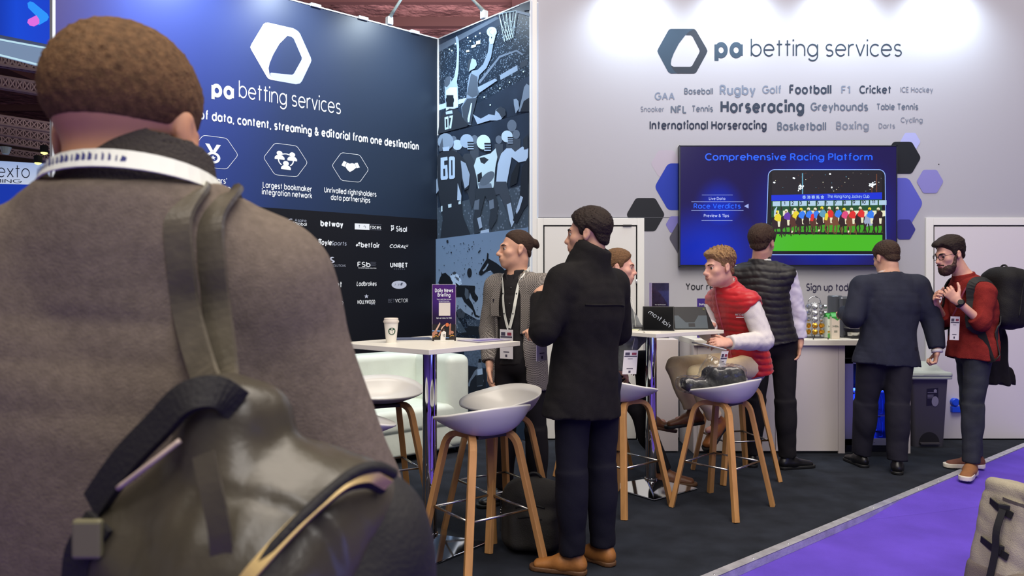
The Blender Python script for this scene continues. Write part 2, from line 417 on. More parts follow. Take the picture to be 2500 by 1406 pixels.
# ---- printed matter on the white wall
INK = {k: mat('ink_' + k, c, .6, spec=.2) for k, c in {
    'dark': (52, 62, 78), 'darkest': (44, 52, 70), 'mid': (92, 102, 118), 'light': (116, 127, 146), 'pale': (118, 125, 140), 'logo': (50, 66, 82), 'logo2': (46, 52, 62), 'type': (38, 52, 66)}.items()}
def wt(text, x0, x1, base, cap, wgt, ink, name='lettering'):
    a = W(1500 + x0 / 2.5, base / 2.5); b = W(1500 + x1 / 2.5, base / 2.5)
    return write(text, (a + b) / 2, UX, UZ, cap / 2.5 * WY / F, wgt + (0 if wgt > 20 else 1.2 if wgt < 6 else 3.5), INK[ink], wall_back, name, width=(b - a).length * .985)
for t in [('GAA', 248, 365, 607, 40, 11, 'light'), ('Baseball', 427, 600, 573, 33, 11, 'mid'), ('Rugby', 646, 858, 575, 52, 13, 'light'), ('Golf', 905, 1017, 568, 42, 11, 'light'),
          ('Football', 1070, 1321, 570, 48, 14, 'dark'), ('F1', 1388, 1435, 568, 41, 10, 'light'), ('Cricket', 1497, 1687, 568, 42, 12, 'dark'), ('ICE Hockey', 1746, 1944, 562, 30, 10, 'pale'),
          ('Snooker', 160, 302, 680, 28, 10, 'pale'), ('NFL', 347, 438, 688, 40, 13, 'mid'), ('Tennis', 474, 600, 680, 33, 11, 'mid'), ('Horseracing', 650, 1155, 682, 63, 15, 'dark'),
          ('Greyhounds', 1198, 1547, 673, 43, 12, 'mid'), ('Table Tennis', 1600, 1853, 668, 33, 11, 'mid'), ('International Horseracing', 213, 930, 787, 46, 13, 'darkest'),
          ('Basketball', 995, 1290, 792, 43, 13, 'mid'), ('Boxing', 1355, 1550, 788, 42, 12, 'pale'), ('Darts', 1614, 1711, 782, 28, 9, 'pale'), ('Cycling', 1748, 1880, 746, 28, 9, 'pale'),
          ('pa', 622, 772, 340, 96, 22, 'logo', 'brand_lettering'), ('betting services', 828, 1758, 341, 98, 5.0, 'type', 'brand_lettering')]:
    wt(*t)
a = W(1675, 707); b = W(1738, 707); write('Your real', (a), UX, UZ, 15 * WY / F, 13, mat('ink_black', (26, 28, 40), .6), wall_back, 'slogan', align='l', width=.315)
a = W(1969, 709); b = W(2078, 709); write('Sign up today', a, UX, UZ, 16 * WY / F, 12.5, mat('ink_indigo', (38, 34, 66), .6), wall_back, 'slogan', align='l', width=.465)
def ring_logo(f, pts_blade, pts_ring, mA, mB_, parent, n):
    patch('logo_blade', [f(*p) for p in pts_blade], mA, parent, n, .0012)
    patch('logo_ring', [f(*p) for p in pts_ring], mB_, parent, n, .0008)
def L6(x, y): return W(1500 + x / 2.5, y / 2.5)
blade = [(262, 312), (268, 296), (325, 193), (332, 182), (345, 176), (480, 176), (487, 178), (455, 195), (430, 218), (392, 268), (362, 325), (348, 362), (344, 388), (350, 412), (366, 436), (384, 448), (345, 449), (333, 443), (325, 434), (268, 328)]
ring = [(487, 177), (498, 186), (560, 292), (568, 312), (560, 332), (504, 434), (497, 444), (486, 449), (384, 449), (362, 438), (349, 420), (345, 398), (362, 408), (462, 408), (474, 402), (516, 325), (521, 311), (516, 298), (478, 225), (468, 216), (436, 216), (440, 205)]
ring_logo(L6, blade, ring, INK['logo'], INK['logo2'], wall_back, WN)
for k, (x, y, r, c) in enumerate([(1626, 399, 37, (172, 164, 178)), (1664, 456, 66, (28, 52, 160)), (1576, 524, 47, (24, 27, 34)), (1648, 548, 23, (118, 114, 182)), (1684, 581, 51, (78, 77, 92)),
                     (2222, 346, 25, (165, 170, 218)), (2203, 385, 45, (24, 27, 34)), (2270, 443, 33, (130, 127, 190)), (2182, 496, 71, (86, 90, 184)), (2207, 560, 28, (54, 54, 130))]):
    patch('hexagon', hexa(W(x, y), UX, UZ, r * WY / F, .14), mat('hex_ink_%d_%d_%d' % c, c, .55, spec=.3), wall_back, WN, .0006 + k * .0004, .0003)

# ---- navy wall on the left
def plane_pt(px, py, o, n):
    d = Vector(((px - CX) / F, 1, -(py - CY) / F)); c = Vector((0, 0, H)); t = (o - c).dot(n) / d.dot(n); return c + d * t
def NW(px, py): return plane_pt(px, py, CN, NN)
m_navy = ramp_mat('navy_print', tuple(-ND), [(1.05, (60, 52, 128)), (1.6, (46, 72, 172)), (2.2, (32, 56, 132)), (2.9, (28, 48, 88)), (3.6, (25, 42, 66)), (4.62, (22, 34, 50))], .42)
LEN = 3.49
def slab(o, d, n, length, h, th, z0=0.):
    p = [o, o + d * length, o + d * length - n * th, o - n * th]
    return [q + Vector((0, 0, z0)) for q in p], (0, 0, h)
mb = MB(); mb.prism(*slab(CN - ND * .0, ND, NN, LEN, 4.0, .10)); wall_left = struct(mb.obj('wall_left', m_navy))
zb = 2.105
patch('lower_panel', [CN + NN * 0 + Vector((0, 0, .0)), CN + Vector((0, 0, zb)), CN + ND * LEN + Vector((0, 0, zb)), CN + ND * LEN], m_black, wall_left, NN, .0008, .001)
m_strip = mat('white_edge_strip', (225, 232, 236), .4)
mb = MB(); e = CN + ND * LEN; mb.prism([e + NN * .006, e + ND * .02 + NN * .006, e + ND * .02 - NN * .1, e - NN * .1], (0, 0, 4.0)); struct(mb.obj('trim_3', m_strip))
mb = MB(); mb.prism(*slab(CN + NN * .006, ND, NN, LEN, .012, .11, 4.0)); struct(mb.obj('trim_4', m_strip))
mb = MB()
for s in (.25, .85, 1.35, 2.0, 2.8): mb.prism(*slab(CN + ND * s + NN * .02, ND, NN, .10, .03, .05, 3.995))
mb.obj('clip', m_strip, wall_left)
NUX = -ND
m_ink_w = mat('white_ink', (226, 230, 234), .55); m_ink_g = mat('grey_ink', (150, 156, 172), .55); m_ink_d = mat('dim_ink', (80, 84, 98), .55); m_ink_l = mat('lavender_ink', (172, 184, 226), .55)
def nt(text, x0, x1, y0, y1, cap, wgt, m=None, name='lettering', slant=0., parent=None):
    """lettering on the navy wall; baseline runs from (x0,y0) to (x1,y1) in the photograph"""
    a = NW(x0, y0); b = NW(x1, y1); c = NW((x0 + x1) / 2, (y0 + y1) / 2)
    c = (a + b) / 2; c.z = (a.z + b.z) / 2
    return write(text, c, NUX, UZ, cap * c.y / F, wgt, m or m_ink_w, parent or wall_left, name, width=(b - a).length, slant=slant)
nt('pa', 520, 567, 233, 238, 33, 21, name='brand_lettering'); nt('betting services', 584, 831, 239, 276, 36, 6.6, name='brand_lettering')
nt('of data, content, streaming & editorial from one destination', 488, 1021, 291, 364, 17.5, 16.5, name='tagline')
nt("40 years'", 491, 553, 443, 448, 12.5, 13.5, name='caption'); nt('experience', 482, 562, 460, 466, 12.5, 13.5, name='caption')
nt('Largest bookmaker', 642, 760, 459, 466, 12.5, 13.5, name='caption'); nt('integration network', 640, 761, 476, 482, 12.5, 13.5, name='caption')
nt('Unrivalled rightsholders', 792, 918, 470, 479, 11.5, 13.5, name='caption'); nt('data partnerships', 808, 903, 488, 494, 11.5, 13.5, name='caption')
def N3(x, y): return NW(480 + x / 2.703, y / 2.703)
blade = [(353, 312), (362, 290), (440, 160), (452, 151), (470, 149), (640, 188), (628, 200), (600, 235), (545, 290), (505, 360), (482, 415), (474, 450), (480, 490), (500, 515), (525, 533), (490, 526), (474, 520), (462, 506), (362, 332)]
ring = [(640, 188), (668, 205), (682, 222), (752, 378), (757, 398), (752, 415), (695, 535), (682, 550), (655, 556), (525, 533), (498, 512), (483, 488), (490, 480), (630, 494), (642, 485), (692, 395), (694, 380), (640, 255), (625, 243), (598, 236)]
ring_logo(N3, blade, ring, m_ink_w, m_ink_l, wall_left, NN)
def outline(pts, wd, m, parent, n, name='outline', off=.001):
    q = len(pts); c = sum(pts, Vector()) / q; V = []; Fc = []
    n = Vector(n)
    for p in pts:
        d = (c - p).normalized(); V += [p + n * off, p + d * wd + n * off]
    for i in range(q):
        j = (i + 1) % q; Fc.append((2 * i, 2 * j, 2 * j + 1, 2 * i + 1))
    o = mesh_obj(name, V, Fc, m, parent)
    if o.data.polygons[0].normal.dot(n) < 0: o.data.flip_normals()
    return o
for cx_, cy_, r in [(525, 372, 43), (698, 391, 43), (856, 409, 38)]:
    c = NW(cx_, cy_); k = c.y / F * r * 1.04
    outline(hexa(c, NUX * 1.28, UZ * 1.0, k, .14), .004, m_ink_w, wall_left, NN, 'hexagon_outline')
def icon(c, polys, s, m=None, name='icon', layer=0):
    mb = MB()
    for i, pl in enumerate(polys):
        pts = [c + NUX * (x * s * 1.25) + UZ * (y * s) + NN * (.001 + .0004 * (i % 3) + layer * .0016) for x, y in pl]
        mb.prism(pts, NN * .0003)
    return mb.obj(name, m or m_ink_w, wall_left)
def circ(x, y, r, n=18): return [(x + r * math.cos(2 * PI * i / n), y + r * math.sin(2 * PI * i / n)) for i in range(n)]
def band(x, y, r0, r1, a0, a1, n=14): return [(x + r1 * math.cos(R(a0 + (a1 - a0) * i / n)), y + r1 * math.sin(R(a0 + (a1 - a0) * i / n))) for i in range(n + 1)] + [(x + r0 * math.cos(R(a1 + (a0 - a1) * i / n)), y + r0 * math.sin(R(a1 + (a0 - a1) * i / n))) for i in range(n + 1)]
def star(x, y, r): return [(x + (r if i % 2 == 0 else r * .42) * math.sin(PI * i / 5), y + (r if i % 2 == 0 else r * .42) * math.cos(PI * i / 5)) for i in range(10)]
def per(x, y): return circ(x, y + 9, 6)
def bod(x, y): return [(x - 10, y - 6), (x - 10, y - 1), (x - 6, y + 4), (x + 6, y + 4), (x + 10, y - 1), (x + 10, y - 6)]
ic = NW(520, 376); s = ic.y / F
icon(ic, [[(-15, 24), (-7, 24), (1, 6), (-5, 4)], [(15, 24), (7, 24), (-1, 6), (5, 4)], band(0, -9, 8.5, 14, 0, 360, 28), star(0, -9, 6)], s)
ic = NW(698, 391); s = ic.y / F
icon(ic, [per(-13, 6), bod(-13, 6), per(13, 6), bod(13, 6), per(0, -17), bod(0, -17), band(0, 0, 14, 16.5, 60, 120), band(0, 0, 14, 16.5, 180, 235), band(0, 0, 14, 16.5, 305, 360)], s)
ic = NW(856, 408); s = ic.y / F
icon(ic, [[(-20, 2), (-15, 13), (-9, 11), (-13, -1)], [(20, 2), (15, 13), (9, 11), (13, -1)], [(-12, 0), (-8, 10), (-2, 8), (3, 10), (9, 9), (12, 0), (4, -8), (-2, -12), (-7, -8)]], s)
# sponsor marks on the black panel (rows of small white logos)
def N4(x, y): return (640 + x / 4.393, 480 + y / 4.393)
def st(text, x0, x1, y0, y1, cap, wgt, m=None, slant=0.):
    a = N4(x0, y0); b = N4(x1, y1); return nt(text, a[0], b[0], a[1], b[1], cap / 4.393, wgt * 1.3, m, 'sponsor_mark', slant)
def sp(polys, m=None):                                # polygons in crop pixels
    mb = MB()
    for i, pl in enumerate(polys): mb.prism([NW(*N4(*q)) + NN * (.0022 + .0005 * i) for q in pl], NN * .0004)
    return mb.obj('sponsor_mark', m or m_ink_w, wall_left)
st('Aspire', 350, 473, 268, 272, 30, 7, m_ink_g); st('Global', 348, 474, 305, 312, 30, 9)
sp([[(x, y) for x, y in band(308, 268, 22, 34, 0, 300)]], m_ink_g)
st('betway', 630, 862, 310, 325, 52, 17)
sp([[(992, 287), (1149, 293), (1149, 356), (992, 351)]]); sp([[(1149, 293), (1279, 300), (1279, 304), (1149, 297)], [(1149, 352), (1279, 357), (1279, 361), (1149, 356)]], m_ink_d)
st('at the', 1005, 1136, 333, 337, 32, 8, mat('printed_slate', (72, 80, 96), .5)); st('races', 1160, 1272, 343, 347, 38, 9)
st('Sisal', 1437, 1547, 370, 374, 48, 12); sp([circ(1388, 316, 9), circ(1405, 314, 7), [(1380, 330), (1396, 336), (1400, 350), (1385, 372), (1378, 360), (1386, 350)], [(1400, 322), (1412, 330), (1410, 352), (1400, 356), (1404, 340)]])
st('Boyle', 604, 740, 512, 517, 48, 14, slant=.18); st('Sports', 742, 900, 517, 524, 40, 9, m_ink_g, .18); sp([[(600, 460), (615, 450), (640, 458), (636, 464), (616, 458), (603, 466)], [(596, 520), (620, 528), (634, 516), (622, 534), (600, 532)]])
st('betfair', 1062, 1255, 540, 548, 46, 13); sp([[(1002, 522), (1018, 505), (1030, 520), (1014, 538)], [(1026, 498), (1042, 486), (1054, 500), (1038, 516)], [(1030, 522), (1044, 516), (1040, 534)]])
st('CORAL', 1366, 1540, 546, 553, 32, 12, slant=.3); sp([[(1546, 518), (1568, 518), (1564, 523), (1544, 523)], [(1544, 532), (1562, 532), (1560, 537), (1542, 537)]])
sp([[(722, 668), (735, 648), (758, 646), (772, 655), (750, 658), (738, 668), (760, 680), (778, 692), (772, 706), (750, 714), (726, 706), (750, 704), (757, 694), (735, 684)]], mat('silver_ink', (190, 196, 214), .5))
st('SPORTING', 585, 742, 744, 750, 24, 12); st('SOLUTIONS', 744, 895, 750, 754, 24, 6, m_ink_g)
st('FSb', 1026, 1156, 747, 752, 46, 11); sp([[(1160, 700 + 12 * k), (1222 - 6 * (k % 2), 702 + 12 * k), (1222 - 6 * (k % 2), 706 + 12 * k), (1160, 704 + 12 * k)] for k in range(4)], m_ink_d); st('THE SPORTSBOOK SOLUTION', 1028, 1222, 770, 774, 11, 10)
st('UNIBET', 1376, 1556, 754, 756, 42, 15); sp([circ(1418 + 21 * k, 776 + k * .4, 6.5, 10) for k in range(6)], m_ink_d)
sp([[(690, 905), (740, 908), (740, 965), (690, 962)]]); st('net', 752, 852, 968, 972, 58, 10)
st('Ladbrokes', 1014, 1222, 952, 957, 42, 12, slant=.22)
sp([[(x * 1.0 + 1467, y * .545 + 945) for x, y in circ(0, 0, 80, 26)]], mat('silver_ink')); st('PMU', 1410, 1482, 958, 961, 26, 7, mat('printed_slate'), .2); sp([[(1478, 948), (1486, 926), (1500, 920), (1508, 930), (1496, 934), (1498, 948)]], mat('printed_slate')).location = NN * .003
st('Q', 833, 866, 1155, 1157, 36, 8); st('HOLLYWOOD', 1024, 1208, 1143, 1150, 36, 14); st('BETS', 1166, 1208, 1158, 1159, 14, 10, m_ink_g)
sp([[(1117 + (25 if i % 2 == 0 else 10) * math.sin(PI * i / 5), 1069 - (25 if i % 2 == 0 else 10) * math.cos(PI * i / 5)) for i in range(10)]], mat('silver_ink'))
st('BET', 1352, 1420, 1134, 1136, 36, 7, m_ink_d); st('VICTOR', 1428, 1562, 1132, 1134, 36, 7)

# ---- the photo wall: three blue-toned sports pictures
def MP(px, py): return plane_pt(px, py, ME, MN)
mlen = (ME - CN).length
m_mural = mat('photo_wall_white', (190, 200, 214), .45)
mb = MB(); mb.prism([CN, ME, ME - MN * .1, CN - MN * .1], (0, 0, 4.0)); wall_photo = struct(mb.obj('wall_center', m_mural))
mb = MB(); mb.prism([CN + MN * .008 + MD * 0, CN + MN * .008 + MD * mlen, ME - MN * .1, CN - MN * .1], (0, 0, .012)); o = mb.obj('trim_5', m_strip); o.location.z = 4.0; struct(o)
mb = MB(); mb.prism([CN + MN * .014, CN + MN * .014 + MD * .012, CN + MD * .012 + MN * .0, CN], (0, 0, 4.0)); mb.prism([ME + MN * .014, ME + MN * .014 - MD * .010, ME - MD * .010, ME], (0, 0, 4.0)); struct(mb.obj('trim_6', m_strip))
def tone(v): return mat('photo_tone_%d' % v, (min(255, int(v * .90 + 4)), min(255, int(v * 1.04 + 6)), min(255, int(v * 1.20 + 10))), .4, spec=.3)
def crowd_mat(name, dark, light, scale, thr):
    m = bpy.data.materials.new(name); m.use_nodes = True; t = m.node_tree; b = t.nodes['Principled BSDF']; b.inputs['Roughness'].default_value = .4
    tc = t.nodes.new('ShaderNodeTexCoord'); v = t.nodes.new('ShaderNodeTexVoronoi'); v.inputs['Scale'].default_value = scale
    n = t.nodes.new('ShaderNodeTexNoise'); n.inputs['Scale'].default_value = scale * .4; n.inputs['Detail'].default_value = 6
    t.links.new(tc.outputs['Object'], v.inputs[0]); t.links.new(tc.outputs['Object'], n.inputs[0])
    sb = t.nodes.new('ShaderNodeMath'); sb.operation = 'SUBTRACT'; t.links.new(n.outputs[0], sb.inputs[0]); t.links.new(v.outputs['Distance'], sb.inputs[1])
    r = t.nodes.new('ShaderNodeValToRGB'); r.color_ramp.elements[0].position = thr; r.color_ramp.elements[1].position = min(1, thr + .22)
    r.color_ramp.elements[0].color = srgb(*dark); r.color_ramp.elements[1].color = srgb(*light)
    t.links.new(sb.outputs[0], r.inputs[0]); t.links.new(r.outputs[0], b.inputs['Base Color']); return m
m_crowd = crowd_mat('photo_crowd', (24, 40, 58), (125, 150, 178), 60, .16)
m_mud = crowd_mat('photo_turf', (70, 86, 104), (120, 140, 165), 30, .2)
m_sky = ramp_mat('photo_sky', (0, 0, 1), [(.9, (150, 172, 200)), (1.6, (122, 150, 186)), (2.1, (112, 140, 178))], .4)
m_darkbg = mat('photo_dark', (38, 52, 72), .4, var=.3, vscale=3)
lay = [0]
def mp(pts, m, name='photo_print', ox=1040, oy=0, sc=2.343):
    lay[0] += 1
    return patch(name, [MP(ox + x / sc, oy + y / sc) for x, y in pts], m, wall_photo, MN, .0010 + lay[0] * .00028, .0002)
# upper picture: basketball hall
mp([(72, 222), (602, 3), (598, 644), (72, 776)], m_crowd, 'photo_background')
mp([(72, 222), (602, 3), (601, 55), (330, 190), (72, 290)], m_darkbg)
mp([(72, 260), (400, 96), (420, 104), (72, 300)], tone(96))
mp([(300, 590), (598, 430), (598, 640), (72, 770), (72, 640)], m_darkbg)
mp([(72, 600), (230, 560), (240, 580), (72, 632)], tone(200)); mp([(424, 430), (524, 372), (526, 404), (428, 458)], tone(150)); mp([(540, 356), (582, 338), (584, 372), (542, 392)], tone(60))
mp([(300, 470), (420, 320), (520, 285), (560, 310), (552, 318), (518, 296), (426, 330), (310, 480)], tone(110))
for x, y in [(135, 282), (170, 250), (240, 215), (285, 208), (310, 190), (255, 235), (150, 290), (300, 240), (335, 555), (425, 505), (480, 470), (370, 600), (560, 410)]: mp([(x - 3, y - 3), (x + 4, y - 4), (x + 4, y + 4), (x - 3, y + 5)], tone(235))
mp([(232, 290), (250, 286), (252, 296), (234, 300)], tone(235)); mp([(262, 262), (290, 254), (288, 268), (264, 276)], tone(225)); mp([(290, 238), (314, 230), (314, 250), (290, 256)], tone(245))
def fig(pts, v): mp(pts, tone(v))
fig([(110, 470), (125, 440), (145, 440), (148, 470), (165, 440), (176, 380), (182, 300), (176, 240), (172, 215), (180, 205), (190, 225), (193, 260), (192, 330), (190, 400), (180, 470), (186, 500), (188, 615), (120, 640), (112, 560)], 165)
fig([(108, 470), (118, 445), (135, 436), (146, 446), (140, 480), (124, 500), (112, 495)], 80); fig([(118, 520), (140, 500), (180, 500), (188, 610), (118, 640)], 215)
fig([(205, 610), (235, 560), (240, 500), (252, 430), (270, 405), (300, 400), (330, 370), (358, 300), (368, 230), (385, 225), (388, 260), (376, 330), (350, 390), (310, 430), (300, 470), (305, 540), (290, 560), (275, 620), (262, 716), (220, 712), (212, 660)], 132)
fig([(238, 540), (262, 420), (298, 440), (302, 545), (270, 560)], 80); fig([(208, 615), (240, 565), (296, 560), (276, 640), (262, 712), (222, 708)], 66); fig([(242, 680), (262, 590), (268, 592), (252, 700), (244, 700)], 210)
fig([(244, 372), (252, 345), (272, 335), (290, 345), (296, 372), (280, 395), (262, 402), (250, 412)], 150); fig([(242, 372), (248, 345), (266, 336), (258, 370), (250, 410), (244, 400)], 50)
fig([(300, 500), (400, 450), (412, 462), (310, 532)], 150)
mp(circ(381, 184, 29), tone(170)); mp(circ(386, 178, 22), tone(190)); mp(band(381, 184, 12, 14, 90, 270), tone(90)); fig([(365, 232), (372, 190), (380, 225), (392, 190), (400, 180), (402, 210), (392, 250), (374, 256)], 175)
mp(circ(142, 572, 24), tone(34)); mp([(122, 545), (162, 545), (162, 610), (122, 610)], tone(30))
fig([(74, 760), (84, 690), (110, 640), (140, 622), (180, 625), (205, 650), (225, 690), (250, 712), (240, 724), (72, 768)], 48)
fig([(118, 640), (155, 632), (158, 650), (120, 656)], 190)
for pl in ([(112, 672), (134, 666), (136, 738), (114, 744)], [(140, 664), (160, 660), (150, 735), (140, 736)]): mp(pl, tone(215))
mp([(119, 682), (128, 680), (129, 728), (120, 731)], tone(48)); mp([(140, 676), (150, 674), (142, 720), (138, 720)], tone(48))
fig([(275, 655), (320, 680), (365, 655), (400, 660), (405, 630), (430, 612), (458, 625), (462, 655), (430, 690), (370, 690), (300, 712)], 170); fig([(405, 632), (432, 610), (460, 625), (462, 660), (440, 676), (425, 650)], 60)
fig([(535, 640), (556, 560), (568, 500), (582, 480), (597, 490), (597, 640)], 130); fig([(545, 640), (566, 580), (597, 560), (597, 640)], 40); fig([(510, 600), (508, 570), (524, 566), (536, 580), (540, 620), (520, 650)], 150)
# hoop net
mb = MB(); lay[0] += 1; zo = MN * (.0012 + lay[0] * .00028)
top = [MP(1040 + x / 2.343, y / 2.343) + zo for x, y in ((425, 85), (445, 78), (466, 72), (488, 70), (508, 66), (524, 64))]; bot = [MP(1040 + x / 2.343, y / 2.343) + zo for x, y in ((456, 240), (466, 236), (476, 232), (486, 230), (496, 226), (504, 220))]
for i in range(6):
    for j in range(6):
        if abs(i - j) == 2 or i == j and i in (0, 5): mb.tube([top[i], (top[i] + bot[j]) / 2 + MD * .006 * (i - j), bot[j]], .0022, 4)
for i in range(5): mb.tube([top[i], top[i + 1]], .0035, 4)
for t in (.3, .6, .85):
    for i in range(5): mb.tube([top[i].lerp(bot[i], t), top[i + 1].lerp(bot[i + 1], min(1, t + .1 * (1 if i % 2 else -1)))], .0018, 4)
mb.obj('photo_print', tone(225), wall_photo)
mp([(520, 60), (602, 80), (602, 96), (524, 74)], tone(120)); mp([(540, 30), (602, 10), (602, 60), (560, 64)], tone(70))
# middle picture: american football
mp([(72, 776), (598, 644), (594, 1330), (72, 1368)], m_darkbg, 'photo_background'); mp([(72, 1190), (595, 1050), (594, 1330), (72, 1368)], m_mud)
for x, y, s in [(285, 800, 26), (165, 800, 22), (425, 800, 24), (500, 720, 34), (525, 770, 26)]:
    mp([(x + s * .8 * a, y + s * b) for a, b in circ(0, 0, 1, 14)], tone(110)); mp([(x - s, y + s), (x + s, y + s), (x + s * .9, y + 5 * s), (x - s * .9, y + 5 * s)], tone(74))
def helmet(x, y, r, v, face=1, cage=True):
    mp([(x + r * a * .95, y + r * b) for a, b in circ(0, 0, 1, 18)], tone(v)); 
    if cage: mp([(x + face * r * .1, y + r * .1), (x + face * r * 1.0, y + r * .1), (x + face * r * .9, y + r * 1.2), (x + face * r * .2, y + r * 1.3)], tone(40)); [mp([(x + face * r * .1, y + r * q), (x + face * r * 1.02, y + r * q), (x + face * r * 1.0, y + r * (q + .12)), (x + face * r * .1, y + r * (q + .12))], tone(200)) for q in (.35, .7, 1.05)]
helmet(188, 830, 30, 200, 1, False)
fig([(205, 920), (230, 880), (262, 880), (290, 930), (300, 1040), (290, 1140), (270, 1200), (250, 1110), (215, 1060)], 60); helmet(242, 808, 40, 175, 1)
fig([(440, 880), (470, 850), (500, 850), (520, 870), (560, 840), (595, 850), (592, 920), (540, 930), (500, 900), (470, 1060), (410, 1060), (420, 940)], 200); fig([(395, 1040), (470, 1040), (498, 1160), (500, 1270), (490, 1290), (470, 1200), (430, 1110), (400, 1120)], 70); fig([(472, 1170), (495, 1160), (515, 1270), (500, 1300), (488, 1260)], 190)
helmet(474, 782, 34, 215, 1)
fig([(545, 1150), (560, 960), (595, 900), (594, 1170), (570, 1200), (530, 1280), (508, 1260)], 40); fig([(525, 1210), (552, 1120), (566, 1130), (545, 1200), (530, 1225)], 190); fig([(566, 800), (594, 770), (594, 850), (572, 856)], 50); fig([(500, 1000), (535, 930), (548, 940), (530, 1050), (490, 1070)], 34)
fig([(285, 950), (300, 905), (340, 890), (380, 880), (410, 850), (420, 900), (408, 960), (400, 1060), (395, 1080), (310, 1080), (300, 1010)], 222)
fig([(318, 905), (345, 900), (370, 915), (345, 940), (325, 930)], 50)
fig([(305, 1000), (330, 985), (335, 1040), (308, 1045)], 40); fig([(308, 1050), (330, 1045), (385, 1050), (390, 1075), (320, 1090)], 120); mp([(345 + 42 * a - 6 * b, 1030 + 36 * b - 20 * a) for a, b in circ(0.4, 0, 1, 16)], tone(105))
fig([(290, 1080), (400, 1075), (425, 1170), (415, 1260), (385, 1310), (370, 1290), (385, 1180), (350, 1120), (330, 1200), (310, 1290), (318, 1330), (290, 1340), (280, 1260), (300, 1160)], 55)
fig([(372, 1150), (398, 1140), (402, 1190), (376, 1200)], 120); fig([(290, 1150), (318, 1140), (314, 1200), (286, 1200)], 110); fig([(325, 1320), (372, 1310), (376, 1345), (322, 1350)], 190); fig([(305, 1250), (325, 1240), (335, 1300), (318, 1310)], 170)
helmet(342, 815, 42, 232, 1)
fig([(76, 900), (100, 870), (170, 862), (205, 880), (240, 930), (262, 990), (255, 1080), (232, 1090), (215, 1030), (218, 1180), (225, 1240), (275, 1360), (95, 1366), (110, 1240), (82, 1090)], 46)
fig([(212, 920), (240, 935), (264, 1000), (258, 1060), (235, 1080), (222, 1020)], 170); fig([(195, 1050), (216, 1120), (214, 1150), (192, 1145)], 190); fig([(78, 1020), (86, 1090), (72, 1110), (72, 1030)], 160)
helmet(126, 812, 48, 150, 1, False); fig([(86, 850), (108, 790), (114, 862), (92, 868)], 90); fig([(108, 845), (148, 840), (146, 864), (112, 866)], 190)
fig([(100, 1180), (108, 1178), (108, 1210), (100, 1212)], 220); fig([(140, 1170), (160, 1166), (160, 1186), (142, 1190)], 220); fig([(200, 1155), (214, 1150), (214, 1168), (200, 1170)], 220)
for pl in ([(98, 905), (136, 898), (138, 918), (118, 922), (119, 948), (136, 944), (140, 1020), (134, 1028), (102, 1032), (98, 1020)], [(146, 902), (152, 897), (174, 897), (180, 905), (180, 1016), (172, 1024), (150, 1026), (146, 1018)]): mp(pl, tone(205))
mp([(113, 968), (124, 966), (125, 1008), (114, 1010)], tone(46)); mp([(158, 918), (166, 918), (167, 1004), (159, 1005)], tone(46))
# lower pictures: steeplechase and rugby (coordinates from the enlarged crop)
q = dict(ox=1060, oy=560, sc=3.516)
def m4(pts, v): mp(pts, v if not isinstance(v, (int, float)) else tone(v), **q)
m4([(36, 84), (830, -16), (822, 900), (36, 1020)], m_sky)
m4([(36, 740), (120, 700), (200, 710), (240, 690), (300, 720), (420, 790), (480, 860), (600, 860), (822, 800), (822, 940), (36, 1060)], crowd_mat('photo_hedge', (26, 36, 50), (90, 112, 140), 70, .16))
m4([(270, 870), (320, 828), (420, 826), (480, 850), (480, 905), (250, 905)], 34); m4([(300, 770), (460, 775), (455, 835), (310, 826)], crowd_mat('photo_rail', (60, 76, 96), (175, 195, 220), 110, .2))
m4([(188, 700), (215, 740), (300, 880), (240, 890), (190, 840)], m_mud); m4([(215, 690), (250, 676), (290, 720), (280, 760), (230, 760)], 66)
m4([(60, 455), (75, 410), (84, 395), (84, 362), (92, 380), (120, 372), (150, 400), (175, 420), (240, 480), (290, 480), (372, 484), (376, 500), (370, 540), (400, 580), (400, 600), (380, 625), (350, 590), (330, 540), (322, 590), (352, 640), (374, 700), (382, 730), (410, 745), (412, 758), (372, 745), (352, 690), (310, 650), (280, 620), (262, 580), (190, 582), (120, 560), (80, 500)], 26)
m4([(290, 500), (318, 520), (322, 590), (300, 600), (285, 560)], 84)
m4([(160, 400), (195, 370), (230, 390), (255, 430), (262, 470), (240, 480), (205, 455), (215, 490), (190, 495), (180, 450), (165, 420)], 205); m4([(180, 375), (198, 360), (215, 372), (205, 388), (186, 388)], 60); m4([(205, 400), (235, 420), (238, 445), (215, 430)], 90)
m4([(408, 370), (440, 310), (475, 255), (480, 200), (492, 210), (490, 250), (560, 290), (610, 330), (700, 420), (700, 560), (600, 520), (545, 390), (510, 350), (470, 365), (430, 395), (412, 390)], 26)
m4([(440, 352), (462, 330), (486, 290), (492, 300), (468, 345), (448, 362)], 150); m4([(486, 362), (512, 356), (512, 362), (488, 368)], 190)
mp([(328 + 20 * a, 372 + 40 * b) for a, b in circ(0, 0, 1, 16)], tone(30), **q)
rng = random.Random(5)
mb = MB(); lay[0] += 1
for k in range(230):
    x = rng.gauss(260, 150) if k % 3 else rng.uniform(50, 560); y = rng.uniform(100, 760); s = abs(rng.gauss(0, 2.2)) + 1.0
    if not (45 < x < 560): continue
    mb.prism([MP(1060 + (x + s * a) / 3.516, 560 + (y + s * 1.3 * b) / 3.516) + MN * (.001 + lay[0] * .00028) for a, b in circ(0, 0, 1, 6)], MN * .0002)
mb.obj('photo_print', tone(40), wall_photo)
m4([(132, 92), (146, 92), (148, 112), (138, 118), (130, 108)], 40)
m4([(36, 1020), (822, 900), (822, 1800), (36, 1800)], m_darkbg); m4([(280, 985), (470, 965), (470, 1190), (290, 1160)], mat('photo_stand', (88, 108, 134), .4, var=.35, vscale=40))
